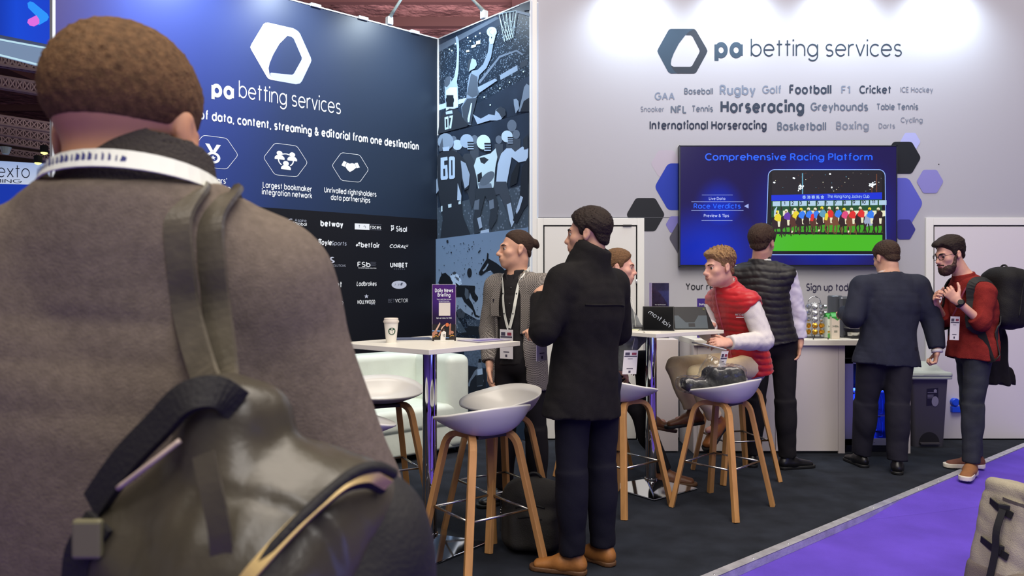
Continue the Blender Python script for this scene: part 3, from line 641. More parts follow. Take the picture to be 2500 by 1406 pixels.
m4([(285, 1165), (470, 1200), (470, 1420), (285, 1380)], 40)
m4([(400, 1190), (404, 1120), (416, 1108), (430, 1120), (436, 1180), (440, 1240), (452, 1300), (440, 1340), (395, 1345), (388, 1240), (340, 1300), (330, 1345), (312, 1340), (330, 1290), (375, 1210)], 120); m4([(396, 1200), (440, 1190), (444, 1250), (400, 1262)], 190); m4([(404, 1140), (410, 1108), (428, 1110), (432, 1140)], 30); m4([(390, 1250), (448, 1240), (450, 1330), (392, 1340)], 50)

# ---- hall roof with purlins and insulation foil
m_roof = mat('roof_foil', (158, 112, 110), .45, bump=1.0, bscale=1.6, var=.55, vscale=.9, dist=.5)
m_beam = mat('roof_beam', (96, 62, 62), .7)
mb = MB(); mb.box((-40, -10, 9.4), (40, 46, 9.5)); roof = struct(mb.obj('ceiling', m_roof))
mb = MB()
for y in (14, 18.5, 20.3, 22.2, 24.5, 28, 33): mb.box((-40, y, 9.12), (40, y + .22, 9.4))
for x in range(-36, 40, 6): mb.box((x, -10, 8.9), (x + .5, 46, 9.12))
M = Matrix.Rotation(R(-28), 4, 'Z')
mb.box((-14, 24, 8.75), (6, 24.3, 8.9), M); mb.box((-18, 12, 8.75), (12, 12.3, 8.9), M)
o = mb.obj('beam', m_beam, roof)
mb = MB(); mb.box((-40, 40, -.1), (40, 40.3, 9.5)); struct(mb.obj('wall_far', mat('hall_far_wall', (70, 52, 48), .8, var=.4, vscale=.5)))

# ================================================================== screen on the white wall
def T(px, py, d=.06): p = P(px, py, WY - d); return p
tv = thing('television', 'large wide flat screen with a horse race picture, mounted on the white wall', 'tv', T(1925, 503, .03))
tvo = tv.location
mb = MB(); a = T(1658, 652); b = T(2190, 355)
mb.box((a.x - tvo.x, -.03, a.z - tvo.z), (b.x - tvo.x, .028, b.z - tvo.z)); mb.obj('casing', mat('tv_casing', (26, 27, 32), .35), tv, bevel=.004)
mb = MB(); x0, x1, z0, z1 = a.x - tvo.x, b.x - tvo.x, a.z - tvo.z, b.z - tvo.z; t = .008
for lo, hi in (((x0, z0), (x1, z0 + t)), ((x0, z1 - t), (x1, z1)), ((x0, z0), (x0 + t, z1)), ((x1 - t, z0), (x1, z1))): mb.box((lo[0], -.036, lo[1]), (hi[0], -.028, hi[1]))
mb.obj('bezel', mat('tv_bezel', (70, 74, 84), .3, .7), tv)
def TL(x, y, d=0.): p = P(1500 + x / 3.049, 340 + y / 3.049, WY - .0605); return Vector((p.x - tvo.x, -.0305 - d, p.z - tvo.z))
m_scr = bpy.data.materials.new('screen_glow'); m_scr.use_nodes = True
nt_ = m_scr.node_tree; b_ = nt_.nodes['Principled BSDF']; b_.inputs['Base Color'].default_value = (.004, .004, .008, 1); b_.inputs['Roughness'].default_value = .18
tc = nt_.nodes.new('ShaderNodeTexCoord'); prev = None
for c, sx, sz, rad in ((TL(780, 520), 1.6, 1.3, .42), (TL(1570, 560), 1.0, 1.05, .78), (TL(700, 830), .8, 1., .5)):
    mp_ = nt_.nodes.new('ShaderNodeMapping'); mp_.vector_type = 'POINT'; mp_.inputs['Location'].default_value = (-c.x * sx, 0, -c.z * sz); mp_.inputs['Scale'].default_value = (sx, 0, sz)
    nt_.links.new(tc.outputs['Object'], mp_.inputs[0])
    ln = nt_.nodes.new('ShaderNodeVectorMath'); ln.operation = 'LENGTH'; nt_.links.new(mp_.outputs[0], ln.inputs[0])
    mr = nt_.nodes.new('ShaderNodeMapRange'); mr.interpolation_type = 'SMOOTHSTEP'; mr.inputs[1].default_value = rad; mr.inputs[2].default_value = .05; nt_.links.new(ln.outputs['Value'], mr.inputs[0])
    if prev is None: prev = mr.outputs[0]
    else:
        mx = nt_.nodes.new('ShaderNodeMath'); mx.operation = 'MAXIMUM'; nt_.links.new(prev, mx.inputs[0]); nt_.links.new(mr.outputs[0], mx.inputs[1]); prev = mx.outputs[0]
rp = nt_.nodes.new('ShaderNodeValToRGB'); rp.color_ramp.elements[0].color = srgb(27, 17, 78); rp.color_ramp.elements[1].color = srgb(8, 40, 178)
nt_.links.new(prev, rp.inputs[0]); nt_.links.new(rp.outputs[0], b_.inputs['Emission Color']); b_.inputs['Emission Strength'].default_value = .95
mb = MB(); a = TL(492, 935); b = TL(2098, 55); mb.box((a.x, -.0312, a.z), (b.x, -.029, b.z)); screen = mb.obj('screen', m_scr, tv)
def em(name, rgb, s=1.): return mat('screen_' + name, rgb, .3, emit=s)
def tvtext(t, x0, x1, base, cap, wgt, m):
    a = TL(x0, base, .003); b = TL(x1, base, .003); write(t, (a + b) / 2, UX, UZ, cap / 3.049 * WY / F, wgt, m, screen, 'caption', width=(b - a).length, off=.002)
tvtext('Comprehensive Racing Platform', 678, 1915, 155, 46, 13, em('blue', (24, 96, 255)))
tvtext('Race Verdicts', 592, 936, 514, 33, 12, em('blue', (24, 96, 255))); tvtext('Live Data', 704, 822, 451, 19, 11, em('white', (190, 200, 245))); tvtext('Preview & Tips', 666, 850, 578, 19, 12, em('white', (190, 200, 245)))
mb = MB()
def rect(mb, x0, y0, x1, y1, d): mb.prism([TL(x0, y0, d), TL(x1, y0, d), TL(x1, y1, d), TL(x0, y1, d)], (0, -.0002, 0))
for x0, x1, y in ((650, 880, 415), (572, 960, 465), (572, 960, 530), (648, 878, 604)): rect(mb, x0, y - 1.5, x1, y + 1.5, .003)
mb.prism([TL(964, 498, .003), TL(998, 480, .003), TL(998, 515, .003)], (0, -.0002, 0))
mb.obj('caption', em('rule', (150, 165, 225)), screen)
# tablet frame picture
pic = [em('rim', (150, 185, 255)), em('black', (7, 6, 9)), em('night', (26, 21, 26)), em('banner', (8, 42, 205)), em('board', (170, 200, 222)), em('grass', (66, 176, 18)), em('turf', (58, 150, 22)), em('gate', (20, 74, 34)),
       em('bay', (82, 44, 28)), em('brown', (40, 20, 16)), em('horse', (112, 66, 40)), em('grey', (150, 160, 190)), em('red', (215, 40, 36)), em('yellow', (225, 205, 40)), em('sky', (50, 120, 230)), em('pink', (215, 70, 120)), em('cream', (225, 222, 190)), em('lamp', (235, 248, 255), 1.5), em('glow', (90, 150, 175)), em('ink', (12, 14, 30)), em('shade', (10, 20, 8)), em('violet', (96, 50, 160))]
mb = MB()
def S5(x, y, d): p = P(1860 + x / 6.113, 400 + y / 6.113, WY - .0605); return Vector((p.x - tvo.x, -.0305 - d, p.z - tvo.z))
zl = [.002]
def shp(mi, pts, step=True):
    mb.cur = mi
    if step: zl[0] += .00002
    mb.prism([S5(x, y, zl[0]) for x, y in pts], (0, -.00001, 0))
def rr(x0, y0, x1, y1, r):
    o = []
    for cx_, cy_, a0 in ((x1 - r, y0 + r, -90), (x1 - r, y1 - 8, 0), (x0 + r, y1 - 8, 90), (x0 + r, y0 + r, 180)):
        rad = r if cy_ == y0 + r else 8
        ccx = cx_ if rad == r else (x1 - 8 if cx_ == x1 - r else x0 + 8)
        for k in range(7): o.append((ccx + rad * math.cos(R(a0 + 15 * k)), cy_ + rad * math.sin(R(a0 + 15 * k))))
    return o
def skew(pts): return [(x + (y - 90) * -(.033) * (1 if x < 900 else -.4), y) for x, y in pts]
shp(0, skew(rr(92, 82, 1842, 1362, 95))); shp(1, skew(rr(102, 92, 1832, 1350, 88)))
shp(2, [(150, 110), (1790, 110), (1790, 440), (150, 480)])
rg = random.Random(3)
for k in range(70):
    x = rg.uniform(170, 1780); y = rg.uniform(130, 410); s = rg.uniform(2, 7); shp(rg.choice([16, 18, 9, 8]), [(x - s, y - s), (x + s, y - s), (x + s, y + s), (x - s, y + s)])
for x0, y0, x1, y1 in ((596, 140, 614, 450), (1634, 340, 1644, 430), (1704, 150, 1716, 420)): shp(18 if x0 < 700 else 10, [(x0, y0), (x1, y0), (x1, y1), (x0, y1)])
for cx_, cy_, n in ((575, 345, 16), (1645, 320, 16), (1020, 155, 2), (1040, 350, 2), (185, 275, 2), (470, 212, 2)):
    for k in range(n):
        x = cx_ + rg.gauss(0, 26 if n > 3 else 6); y = cy_ + rg.gauss(0, 24 if n > 3 else 4); s = rg.uniform(5, 13); shp(17, circ(x, y, s, 8))
shp(3, [(140, 468), (1790, 425), (1790, 540), (140, 560)])
shp(7, [(140, 555), (1790, 530), (1790, 760), (140, 800)]); shp(6, [(140, 880), (1795, 860), (1795, 1060), (140, 1050)]); shp(5, [(120, 1035), (1795, 1062), (1795, 1300), (120, 1300)])
for k in range(13):
    x = 160 + k * 132; shp(4, [(x, 562 - k * 1.5), (x + 112, 560 - k * 1.5), (x + 112, 632 - k * 1.5), (x, 634 - k * 1.5)])
    shp(16, [(x + 20, 700), (x + 95, 698), (x + 95, 780), (x + 20, 790)]); shp(9, [(x - 12, 640), (x + 6, 640), (x + 6, 700), (x - 12, 700)])
shp(20, [(140, 1010), (1795, 1030), (1795, 1062), (140, 1048)])
xs = [230, 370, 500, 590, 700, 800, 900, 1010, 1130, 1230, 1340, 1470, 1610, 1740]
cols = [13, 21, 13, 14, 14, 14, 18, 12, 14, 15, 12, 12, 14, 9]
hc = [9, 9, 8, 9, 9, 8, 9, 10, 10, 9, 10, 9, 11, 9]
for k, x in enumerate(xs):
    y = 830 + rg.uniform(-12, 12) + (40 if k < 2 else 0); hh = hc[k]
    shp(hh, [(x + 95 * a * (1 if a < 0 else .9), y + 62 * b + 12) for a, b in circ(0, .3, 1, 14)])               # barrel
    shp(hh, [(x - 62, y - 70), (x - 30, y - 95), (x + 5, y - 60), (x + 25, y + 30), (x - 50, y + 110), (x - 78, y + 40)])   # neck and chest
    shp(hh, [(x - 62, y - 72), (x - 34, y - 96), (x - 30, y - 60), (x - 66, y + 10), (x - 84, y + 4), (x - 78, y - 40)])   # head
    for lx, bend, ln in ((-55, -18, 150), (-25, 14, 165), (40, 22, 140), (62, -8, 160)):
        shp(hh if k % 3 else 9, [(x + lx - 11, y + 60), (x + lx + 11, y + 60), (x + lx + bend + 8, y + 60 + ln * .5), (x + lx - bend * .4 + 6, y + 60 + ln), (x + lx - bend * .4 - 9, y + 60 + ln), (x + lx + bend - 10, y + 60 + ln * .5)])
    if k % 4 == 2: shp(16, [(x - 66, y + 190), (x - 44, y + 188), (x - 40, y + 160), (x - 62, y + 160)])
    shp(16, [(x + 2, y - 20), (x + 44, y - 22), (x + 36, y + 62), (x + 8, y + 60)])                                # white breeches
    shp(cols[k], [(x - 28, y - 118), (x + 22, y - 140), (x + 56, y - 100), (x + 50, y - 20), (x - 4, y - 22), (x - 44, y - 44), (x - 48, y - 66)])
    shp(16 if k % 3 else 13, circ(x - 8, y - 160, 24, 12)); shp(10, circ(x - 14, y - 142, 14, 8))
    if k in (5, 7): shp(12 if k == 5 else 13, [(x - 70, y - 78), (x - 34, y - 96), (x - 22, y - 50), (x - 40, y + 20), (x - 80, y + 16)])
shp(4, [(180, 690), (215, 640), (225, 645), (195, 760), (175, 770)])
mb.obj('picture', pic, screen)
mt = []
for k, t in enumerate(['1', '2', '3', '4', '5', '6', '7', '8', '9', '10', '11']):
    x = [334, 456, 577, 700, 829, 958, 1095, 1232, 1370, 1514, 1662][k]
    write(t, S5(x, 610 - k * 2, .0034), UX, UZ, 44 / 6.113 * WY / F, 15, pic[19], screen, 'caption', off=.001)
a = S5(976, 510, .0034); b = S5(1600, 505, .0034); write('The Hong Kong Jockey Club', (a + b) / 2, UX, UZ, 44 / 6.113 * WY / F, 7, em('pale', (190, 225, 250)), screen, 'caption', width=(b - a).length, off=.001)
def cjk(text, x, y, size):
    cu = bpy.data.curves.new('t', 'FONT'); cu.body = text; cu.size = size; cu.align_x = 'CENTER'; cu.resolution_u = 2
    o = bpy.data.objects.new('t', cu); COL.objects.link(o)
    me = bpy.data.meshes.new_from_object(o.evaluated_get(bpy.context.evaluated_depsgraph_get()))
    bpy.data.objects.remove(o); me.materials.clear(); me.materials.append(em('pale', (190, 225, 250)))
    q = bpy.data.objects.new('caption', me); link(q, screen); q.rotation_euler = (R(90), 0, 0); q.location = S5(x, y, .0045); return q
for k, ch in enumerate('\u9999\u6e2f\u8cfd\u99ac\u6703'): cjk(ch, 628 + 68 * k, 520, 56 / 6.113 * WY / F)
mb = MB(); mb.prism([S5(x, y, .0034) for x, y in band(522, 502, 15, 24, 0, 360, 20)], (0, -.0002, 0)); mb.obj('caption', em('pale', (190, 225, 250)), screen)

# ================================================================== furniture and things
m_shell = mat('white_plastic', (212, 210, 206), .32, spec=.5)
m_oak = mat('oak_veneer', (190, 140, 86), .5, spec=.35, var=.18, vscale=22, stretch=(1, 1, .12), bump=.12, bscale=60)
m_steel = mat('stainless_steel', (196, 194, 190), .25, 1.)
m_chrome = mat('chrome', (205, 208, 214), .06, 1.)
m_top = mat('white_laminate', (228, 224, 212), .4, spec=.4)

# ---- bar stools
def make_stool(label, group):
    t = thing('bar_stool', label, 'stool', group=group)
    # moulded shell: low lip at the front (+y), bowl rising to a low wrap-round back (-y)
    nu, nv = 40, 12; V = []; Fc = []
    def rim(a):                                      # a: 0 = front, pi = back
        c = math.cos(a); s = math.sin(a)
        x = .245 * math.copysign(abs(s) ** .85, s); y = (.205 if c > 0 else .225) * math.copysign(abs(c) ** .85, c)
        bk = (1 - c) / 2
        z = .738 + .096 * bk ** 1.1
        return x, y, z
    for layer, th in ((0, 0.), (1, .011)):
        for j in range(nv + 1):
            q = j / nv
            for i in range(nu):
                x, y, z = rim(2 * PI * i / nu)
                cxx, cyy = 0, -.045; r = q
                px, py = cxx + (x - cxx) * r, cyy + (y - cyy) * r
                zb = .684 + .010 * (py / .2) * (1 if py > 0 else 0)
                zz = zb + (z - zb) * (q ** (2.9 + .9 * max(-1, min(1, -y / .2))))
                k = th * (1.15 - .15 * q)
                V.append((px * (1 + .015 * layer * q * 0), py, zz - k))
    n1 = (nv + 1) * nu
    for layer in (0, 1):
        for j in range(nv):
            for i in range(nu):
                i2 = (i + 1) % nu; a = layer * n1 + j * nu + i; b = layer * n1 + j * nu + i2; c = a + nu; d = b + nu
                Fc.append((a, b, d, c) if layer else (a, c, d, b))
    for i in range(nu):
        i2 = (i + 1) % nu; Fc.append((nv * nu + i, n1 + nv * nu + i, n1 + nv * nu + i2, nv * nu + i2))
    mesh_obj('seat', V, Fc, m_shell, t, True)
    mb = MB(); mb.box((-.085, -.10, .660), (.085, .07, .678)); mb.obj('seat_plate', mat('stool_plate', (60, 52, 50), .6), t, bevel=.004)
    prof = [(-.0145, -.019), (.0145, -.019), (.0145, .019), (-.0145, .019)]
    for sx in (-1, 1):                               # bent-wood side frames, one leg at either end
        for sy in (1, -1):
            foot = Vector((sx * .235, sy * .225, 0)); knee = Vector((sx * .130, sy * .118, .660)); mid = Vector((sx * .085, 0, .672))
            d = (knee - foot).normalized(); path = [foot, foot.lerp(knee, .5), knee - d * .07]
            c0 = knee - d * .07; c1 = knee + Vector((0, 0, .012)); c2 = Vector((sx * .100, sy * .055, .672))
            for k in range(1, 7):
                q = k / 6; path.append(c0 * (1 - q) ** 2 + c1 * (2 * q * (1 - q)) + c2 * q * q)
            path.append(mid)
            mb = MB(); mb.sweep(path, prof, 1., up=(sx * .9, -sy * .3, .1))
            mb.obj('leg', m_oak, t, bevel=.003)
    ring = []
    for sx, sy in ((1, 1), (-1, 1), (-1, -1), (1, -1)):
        f = Vector((sx * .235, sy * .225, 0)); k = Vector((sx * .130, sy * .118, .660)); ring.append(f.lerp(k, .44) - Vector((sx * .012, sy * .012, 0)))
    mb = MB(); 
    for i in range(4): mb.tube([ring[i], ring[(i + 1) % 4]], .0065, 8)
    mb.obj('footrest', m_steel, t, True)
    return t
STOOLS = [
 ((-.155, 3.775), (-.6, .8), 'white shell bar stool nearest the camera, empty, in front of the cup table'),
 ((-.075, 4.26), (-.82, -.58), 'empty white bar stool between the chrome cup table and the man in the grey jacket'),
 ((-.80, 4.66), (.45, -.89), 'white bar stool in front of the white sofa, left of the chrome pole'),
 ((-.79, 3.66), (.86, .5), 'white bar stool mostly hidden behind the man with the leather backpack, only its lip showing'),
 ((.70, 4.82), (.77, .64), 'white bar stool just right of the man in the black coat, half hidden'),
 ((1.345, 4.77), (-.70, .71), 'white bar stool carrying the clear plastic bundle'),
 ((1.66, 5.55), (-.97, -.22), 'white bar stool the man in the red vest sits on'),
 ((.62, 5.64), (.90, -.43), 'white bar stool under the seated man behind the black coat'),
]
proto = None
for (x, y), f, lab in STOOLS:
    if proto is None: s_ = proto = make_stool(lab, 'white bar stools with oak legs')
    else: s_ = copy_tree(proto); s_['label'] = lab
    s_.location = (x, y, 0); s_.rotation_euler = (0, 0, math.atan2(-f[0], f[1]))

# ---- bar tables
def make_table(label):
    t = thing('bar_table', label, 'table', group='square bar tables on chrome poles')
    mb = MB(); mb.box((-.35, -.35, 1.084), (.35, .35, 1.109)); mb.obj('tabletop', m_top, t, bevel=.002)
    mb = MB(); mb.lathe([(.06, 1.074), (.06, 1.084)], 24); mb.lathe([(.039, .06), (.039, 1.076)], 40); mb.obj('pole', m_chrome, t, auto=40)
    mb = MB(); b = .225
    q = [(-b, -b, .004), (b, -b, .004), (b, b, .004), (-b, b, .004)]; u = [(-b, -b, .012), (b, -b, .012), (b, b, .012), (-b, b, .012)]; w_ = [(-.04, -.04, .062), (.04, -.04, .062), (.04, .04, .062), (-.04, .04, .062)]
    mb.add(q + u + w_, [(3, 2, 1, 0)] + [(i, (i + 1) % 4, (i + 1) % 4 + 4, i + 4) for i in range(4)] + [(i + 4, (i + 1) % 4 + 4, (i + 1) % 4 + 8, i + 8) for i in range(4)] + [(8, 9, 10, 11)])
    mb.lathe([(.046, .058), (.046, .075), (.039, .078)], 32)
    mb.obj('base', m_chrome, t, bevel=.003); return t
T1 = Vector((-.447, 4.05, 0)); T2 = Vector((.97, 5.2, 0)); TZ = 1.109
tb = make_table('square white bar table with the paper coffee cup on it'); tb.location = T1; tb.rotation_euler = (0, 0, R(45 + 6))
t2 = copy_tree(tb); t2['label'] = 'square white bar table with the two dark tablets on it'; t2.location = T2; t2.rotation_euler = (0, 0, R(45 - 7))

# ---- white sofa in the corner
m_leather = mat('white_leatherette', (214, 222, 212), .42, spec=.45, bump=.08, bscale=40, var=.05, vscale=6)
sofa = thing('sofa', 'low white leatherette sofa against the black wall panel behind the cup table', 'sofa', (-1.28, 6.1, 0), math.atan2(ND.y, ND.x) + PI)
# local x runs along the navy wall towards the corner, local -y faces the stand
def cushion(name, lo, hi, bev, parent, m=m_leather, sub=True):
    mb = MB(); mb.box(lo, hi); o = mb.obj(name, m, parent, True)
    b = o.modifiers.new('bevel', 'BEVEL'); b.width = bev; b.segments = 6; b.limit_method = 'NONE'
    o.data.polygons.foreach_set('use_smooth', [True] * len(o.data.polygons)); return o
cushion('frame', (-1.0, -.42, .05), (.86, .30, .26), .03, sofa)
cushion('seat_cushion', (-1.0, -.44, .24), (-.07, .12, .43), .05, sofa); cushion('seat_cushion', (-.07, -.44, .24), (.72, .12, .43), .05, sofa)
cushion('backrest', (-1.0, .05, .24), (-.07, .30, .83), .06, sofa); cushion('backrest', (-.07, .05, .24), (.70, .30, .83), .06, sofa)
cushion('armrest', (.62, -.44, .05), (.86, .30, .83), .07, sofa)
for x, y in ((-.9, -.36), (-.9, .22), (.78, -.36), (.78, .22)):
    mb = MB(); mb.lathe([(.02, 0), (.026, .055)], 12, (x, y, 0)); mb.obj('foot', mat('black_plastic', (22, 22, 24), .5), sofa)

# ---- coffee cup, leaflets and sign holder on the first table
m_paper = mat('white_card', (226, 222, 212), .6)
def place1(px, py): return G(px, py, TZ)
c = place1(955, 836); k = c.y / F
cup = thing('coffee_cup', 'white paper coffee cup with a green round emblem on the bar table', 'cup', c)
rb, rt, hh = .0245 * 1.12, .039, .112
mb = MB(); mb.lathe([(rb, .0), (rb, .004), (rt * .985, hh), (rt * .96, hh), (rb * .9, .006)], 36); mb.obj('cup_body', m_paper, cup, auto=40)
mb = MB(); mb.lathe([(rt * 1.06, hh - .004), (rt * 1.08, hh), (rt * 1.08, hh + .005), (rt * .99, hh + .007), (rt * .97, hh + .018), (rt * .90, hh + .020), (rt * .86, hh + .016), (0, hh + .016)], 36); mb.obj('lid', mat('cup_lid', (216, 208, 196), .45), cup, auto=40)
th = math.atan2(-c.y, -c.x) + .12
def cyl(a, z, r=0.): rr_ = rb + (rt - rb) * z / hh + .0006 + r; return Vector((rr_ * math.cos(th + a), rr_ * math.sin(th + a), z))
m_green = mat('emblem_green', (20, 74, 48), .6)
def cpatch(name, pts, m, lift):                       # pts in (angle-metre, height-metre) around the emblem centre
    mb = MB(); 
    front = [cyl(u / .034, .062 + v, lift) for u, v in pts]; mb.add(front, [tuple(range(len(pts)))]); o = mb.obj(name, m, cup)
    nrm = o.data.polygons[0].normal
    if nrm.dot(Vector((math.cos(th), math.sin(th), 0))) < 0: o.data.flip_normals()
cpatch('emblem', circ(0, 0, .0195, 28), m_green, .0004)
for pl in ([(-.0135, .004), (-.011, -.008), (-.006, -.014), (-.0045, -.004), (-.006, .006), (-.010, .009)], [(.0135, .004), (.011, -.008), (.006, -.014), (.0045, -.004), (.006, .006), (.010, .009)], star(0, .0125, .006), circ(0, .002, .0045, 12), [(-.003, -.003), (.003, -.003), (.004, -.013), (0, -.017), (-.004, -.013)]):
    cpatch('emblem_figure', pl, m_paper, .0012)
def leaflets(px, py, ang, n, label, wd=.21, dp=.148, m=None, grp=None):
    c = place1(px, py); t = thing('leaflet_stack', label, 'leaflets', c, ang, grp)
    for i in range(n):
        mb = MB(); o = Vector((random.uniform(-.006, .006), random.uniform(-.006, .006), 0)); mb.box((-wd / 2 + o.x, -dp / 2 + o.y, .0016 * i + .0004), (wd / 2 + o.x, dp / 2 + o.y, .0016 * i + .0016)); mb.obj('leaflet', m or m_paper, t)
    return t
l1 = leaflets(1010, 828, R(12), 4, 'short stack of dark printed leaflets behind the coffee cup', .2, .14, mat('leaflet_slate', (96, 104, 130), .4))
l2 = leaflets(1183, 832, R(42), 4, 'stack of pale lilac leaflets at the right corner of the bar table', .24, .18, mat('leaflet_lilac', (186, 180, 200), .4))
mb = MB(); mb.box((-.09, -.06, .007), (.09, .0, .0074)); mb.obj('printed_block', mat('leaflet_violet', (128, 112, 176), .4), l2)
# sign holder: "Daily News Briefing"
def sign_holder(name, label, c, rz, wd, ht, texts, deep=.09, pic=True, front=None):
    t = thing(name, label, 'sign', c, rz)
    mb = MB(); mb.box((-wd * .42, -deep / 2, 0), (wd * .42, deep / 2, .006)); mb.obj('foot', mat('clear_foot', (214, 212, 206), .2, spec=.6), t, bevel=.001)
    m = front or mat('sign_violet', (58, 34, 96), .25, coat=.4)
    mb = MB(); mb.box((-wd / 2, -.003, .006), (wd / 2, .003, ht)); mb.obj('panel', mat('acrylic_edge', (190, 180, 190), .15), t)
    mb = MB(); mb.box((-wd / 2 + .002, -.0042, .008), (wd / 2 - .002, -.003, ht - .002)); pn = mb.obj('poster', m, t)
    for txt, z, cap, wgt, wf in texts: write(txt, Vector((0, -.0042, z)), (1, 0, 0), (0, 0, 1), cap, wgt, m_ink_w, pn, 'lettering', width=wd * wf, off=.0004, thick=.0004)
    return t, pn
c = place1(1084, 832); k = c.y / F
wd, ht = 58 * k, 138 * k
m_sign = ramp_mat('sign_print', (.35, 0, 1), [(.03, (16, 10, 26)), (.12, (34, 20, 56)), (.2, (58, 30, 104)), (.29, (78, 34, 112)), (.34, (58, 40, 120))], .25)
sg, pn = sign_holder('sign_holder', 'small upright violet table sign reading Daily News Briefing on the cup table', c, R(6), wd, ht,
   [('Daily News', ht * .865, .0175, 17, .74), ('Briefing', ht * .785, .0175, 17, .52), ('Your real-time access', ht * .728, .0055, 12, .60), ('to betting news', ht * .694, .0055, 12, .44), ('Sign up today for FREE', ht * .395, .0062, 12, .64)], front=m_sign)
def pp(polys, m, parent, wd, ht, lift=.0004):        # polygons in the sign's crop pixels (125..690 x 100..1370)
    mb = MB()
    for i, pl in enumerate(polys): mb.prism([Vector(((x - 407) / 565 * wd, -.0042 - lift - .00025 * i, (1370 - y) / 1270 * ht)) for x, y in pl], (0, -.0002, 0))
    return mb.obj('print', m, parent)
pp([[(285, 512), (556, 512), (556, 806), (285, 806)]], mat('sign_cream', (214, 206, 196), .5), pn, wd, ht)
for cx_, n in ((285, 1),): pass
skin_a, skin_b = mat('print_skin', (170, 116, 92), .5), mat('print_skin_pale', (206, 170, 150), .5)
pp([[(130, 1000), (685, 1000), (685, 1366), (130, 1366)]], mat('print_black', (14, 12, 16), .4), pn, wd, ht, .0003)
pp([[(125, 1130), (330, 1135), (330, 1160), (125, 1150)], [(440, 1290), (540, 1295), (540, 1310), (440, 1305)]], mat('print_pale_blue', (120, 160, 215), .5), pn, wd, ht, .0009)
pp([[(200, 1130), (290, 980), (310, 950), (320, 990), (250, 1120), (225, 1150)], [(330, 1100), (360, 1050), (430, 1000), (440, 1010), (380, 1070), (350, 1120)]], skin_b, pn, wd, ht, .0015)
pp([[(130, 1190), (200, 1120), (240, 1140), (200, 1230), (150, 1290), (130, 1290)], [(530, 1000), (560, 975), (575, 990), (565, 1130), (600, 1160), (560, 1240), (520, 1230), (535, 1120)], circ(605, 1180, 32), circ(225, 1190, 30), [(265, 1240), (330, 1130), (350, 1150), (300, 1260)]], skin_a, pn, wd, ht, .0018)
pp([circ(483, 1008, 42)], mat('print_orange', (206, 104, 52), .5), pn, wd, ht, .0030)
pp([[(340, 1180), (400, 1140), (455, 1170), (450, 1250), (440, 1366), (320, 1366), (325, 1270)]], mat('print_white', (226, 222, 214), .5), pn, wd, ht, .0033); pp([circ(400, 1120, 26)], mat('print_brown', (86, 52, 40), .5), pn, wd, ht, .0036)
pp([[(150, 1290), (215, 1240), (290, 1280), (295, 1366), (150, 1366)], [(530, 1260), (600, 1235), (690, 1275), (690, 1366), (530, 1366)]], mat('print_jersey', (34, 24, 22), .5), pn, wd, ht, .0036)
pp([[(160, 1280), (215, 1236), (280, 1270), (270, 1280), (215, 1250), (168, 1292)], [(540, 1262), (600, 1232), (650, 1252), (640, 1264), (600, 1246), (550, 1276)]], mat('print_gold', (206, 150, 50), .5), pn, wd, ht, .0042)
write('12', Vector(((408 - 407) / 565 * wd, -.0088, (1370 - 1268) / 1270 * ht)), (1, 0, .12), (-.12, 0, 1), .011, 13, mat('print_black'), pn, 'print', off=.0004, thick=.0003)

# ---- tablets, laptop and papers on the second table
m_tab = mat('tablet_black', (24, 24, 27), .45); m_tabg = mat('tablet_grey', (84, 92, 98), .3, .4); m_glass = mat('tablet_glass', (6, 7, 10), .12, spec=.12)
def place2(px, py): return G(px, py, TZ)
def tablet(label, c, rz, wd, ht, tilt):
    t = thing('tablet', label, 'tablet', c, rz)
    M = Matrix.Rotation(R(-tilt), 4, 'X')
    return t, M
c = Vector((.985, 5.02, TZ))
tA, M = tablet('dark tablet on a stand with faint lettering across its screen, on the second bar table', c, R(-12), .26, .19, 24)
wd, ht = .212, .178
mb = MB(); mb.box((-wd / 2, -.005, 0), (wd / 2, .005, ht), M); mb.obj('case', m_tab, tA, bevel=.004)
mb = MB(); mb.box((-wd / 2 + .006, -.0062, .006), (wd / 2 - .006, -.005, ht - .006), M); sc_ = mb.obj('screen', m_glass, tA)
ux = Vector((-.74, 0, .62)); uz = M.to_3x3() @ Vector((.62, 0, .74)).normalized(); ux = M.to_3x3() @ Vector((-.78, 0, .62)).normalized()
o = write('rial from', M @ Vector((.0, -.0066, ht * .42)), M.to_3x3() @ Vector((.80, 0, -.60)), M.to_3x3() @ Vector((.60, 0, .80)), .028, 11, mat('dim_screen_ink', (120, 128, 140), .3), sc_, 'lettering', off=.0008, thick=.0004, width=.17)
S_ = Matrix.Identity(4)
for v in o.data.vertices:                             # the word reads mirrored along its own line
    e = (M.to_3x3() @ Vector((.80, 0, -.60))).normalized(); c0 = M @ Vector((.0, -.0066, ht * .42)); dv = v.co - c0; v.co = c0 + dv - e * (2 * dv.dot(e))
o.data.flip_normals()
mb = MB(); a = M @ Vector((0, .006, ht * .62)); mb.prism([Vector((-.10, a.y, a.z)), Vector((.10, a.y, a.z)), Vector((.10, a.y + .105, .003)), Vector((-.10, a.y + .105, .003))], (0, .003, .002)); mb.obj('stand', m_tab, tA)
mb = MB(); mb.box((-wd / 2, -.008, 0), (wd / 2, .12, .006)); mb.obj('cover', m_tab, tA, bevel=.002)
c = Vector((1.245, 5.17, TZ))
tB, M = tablet('tablet showing its grey back and folded flap, on the second bar table', c, R(4), .26, .19, -20)
M = Matrix.Rotation(R(-20), 4, 'X'); wd, ht = .238, .166
mb = MB(); mb.box((-wd / 2, -.005, 0), (wd / 2, .005, ht), M); mb.obj('case', m_tab, tB, bevel=.004)
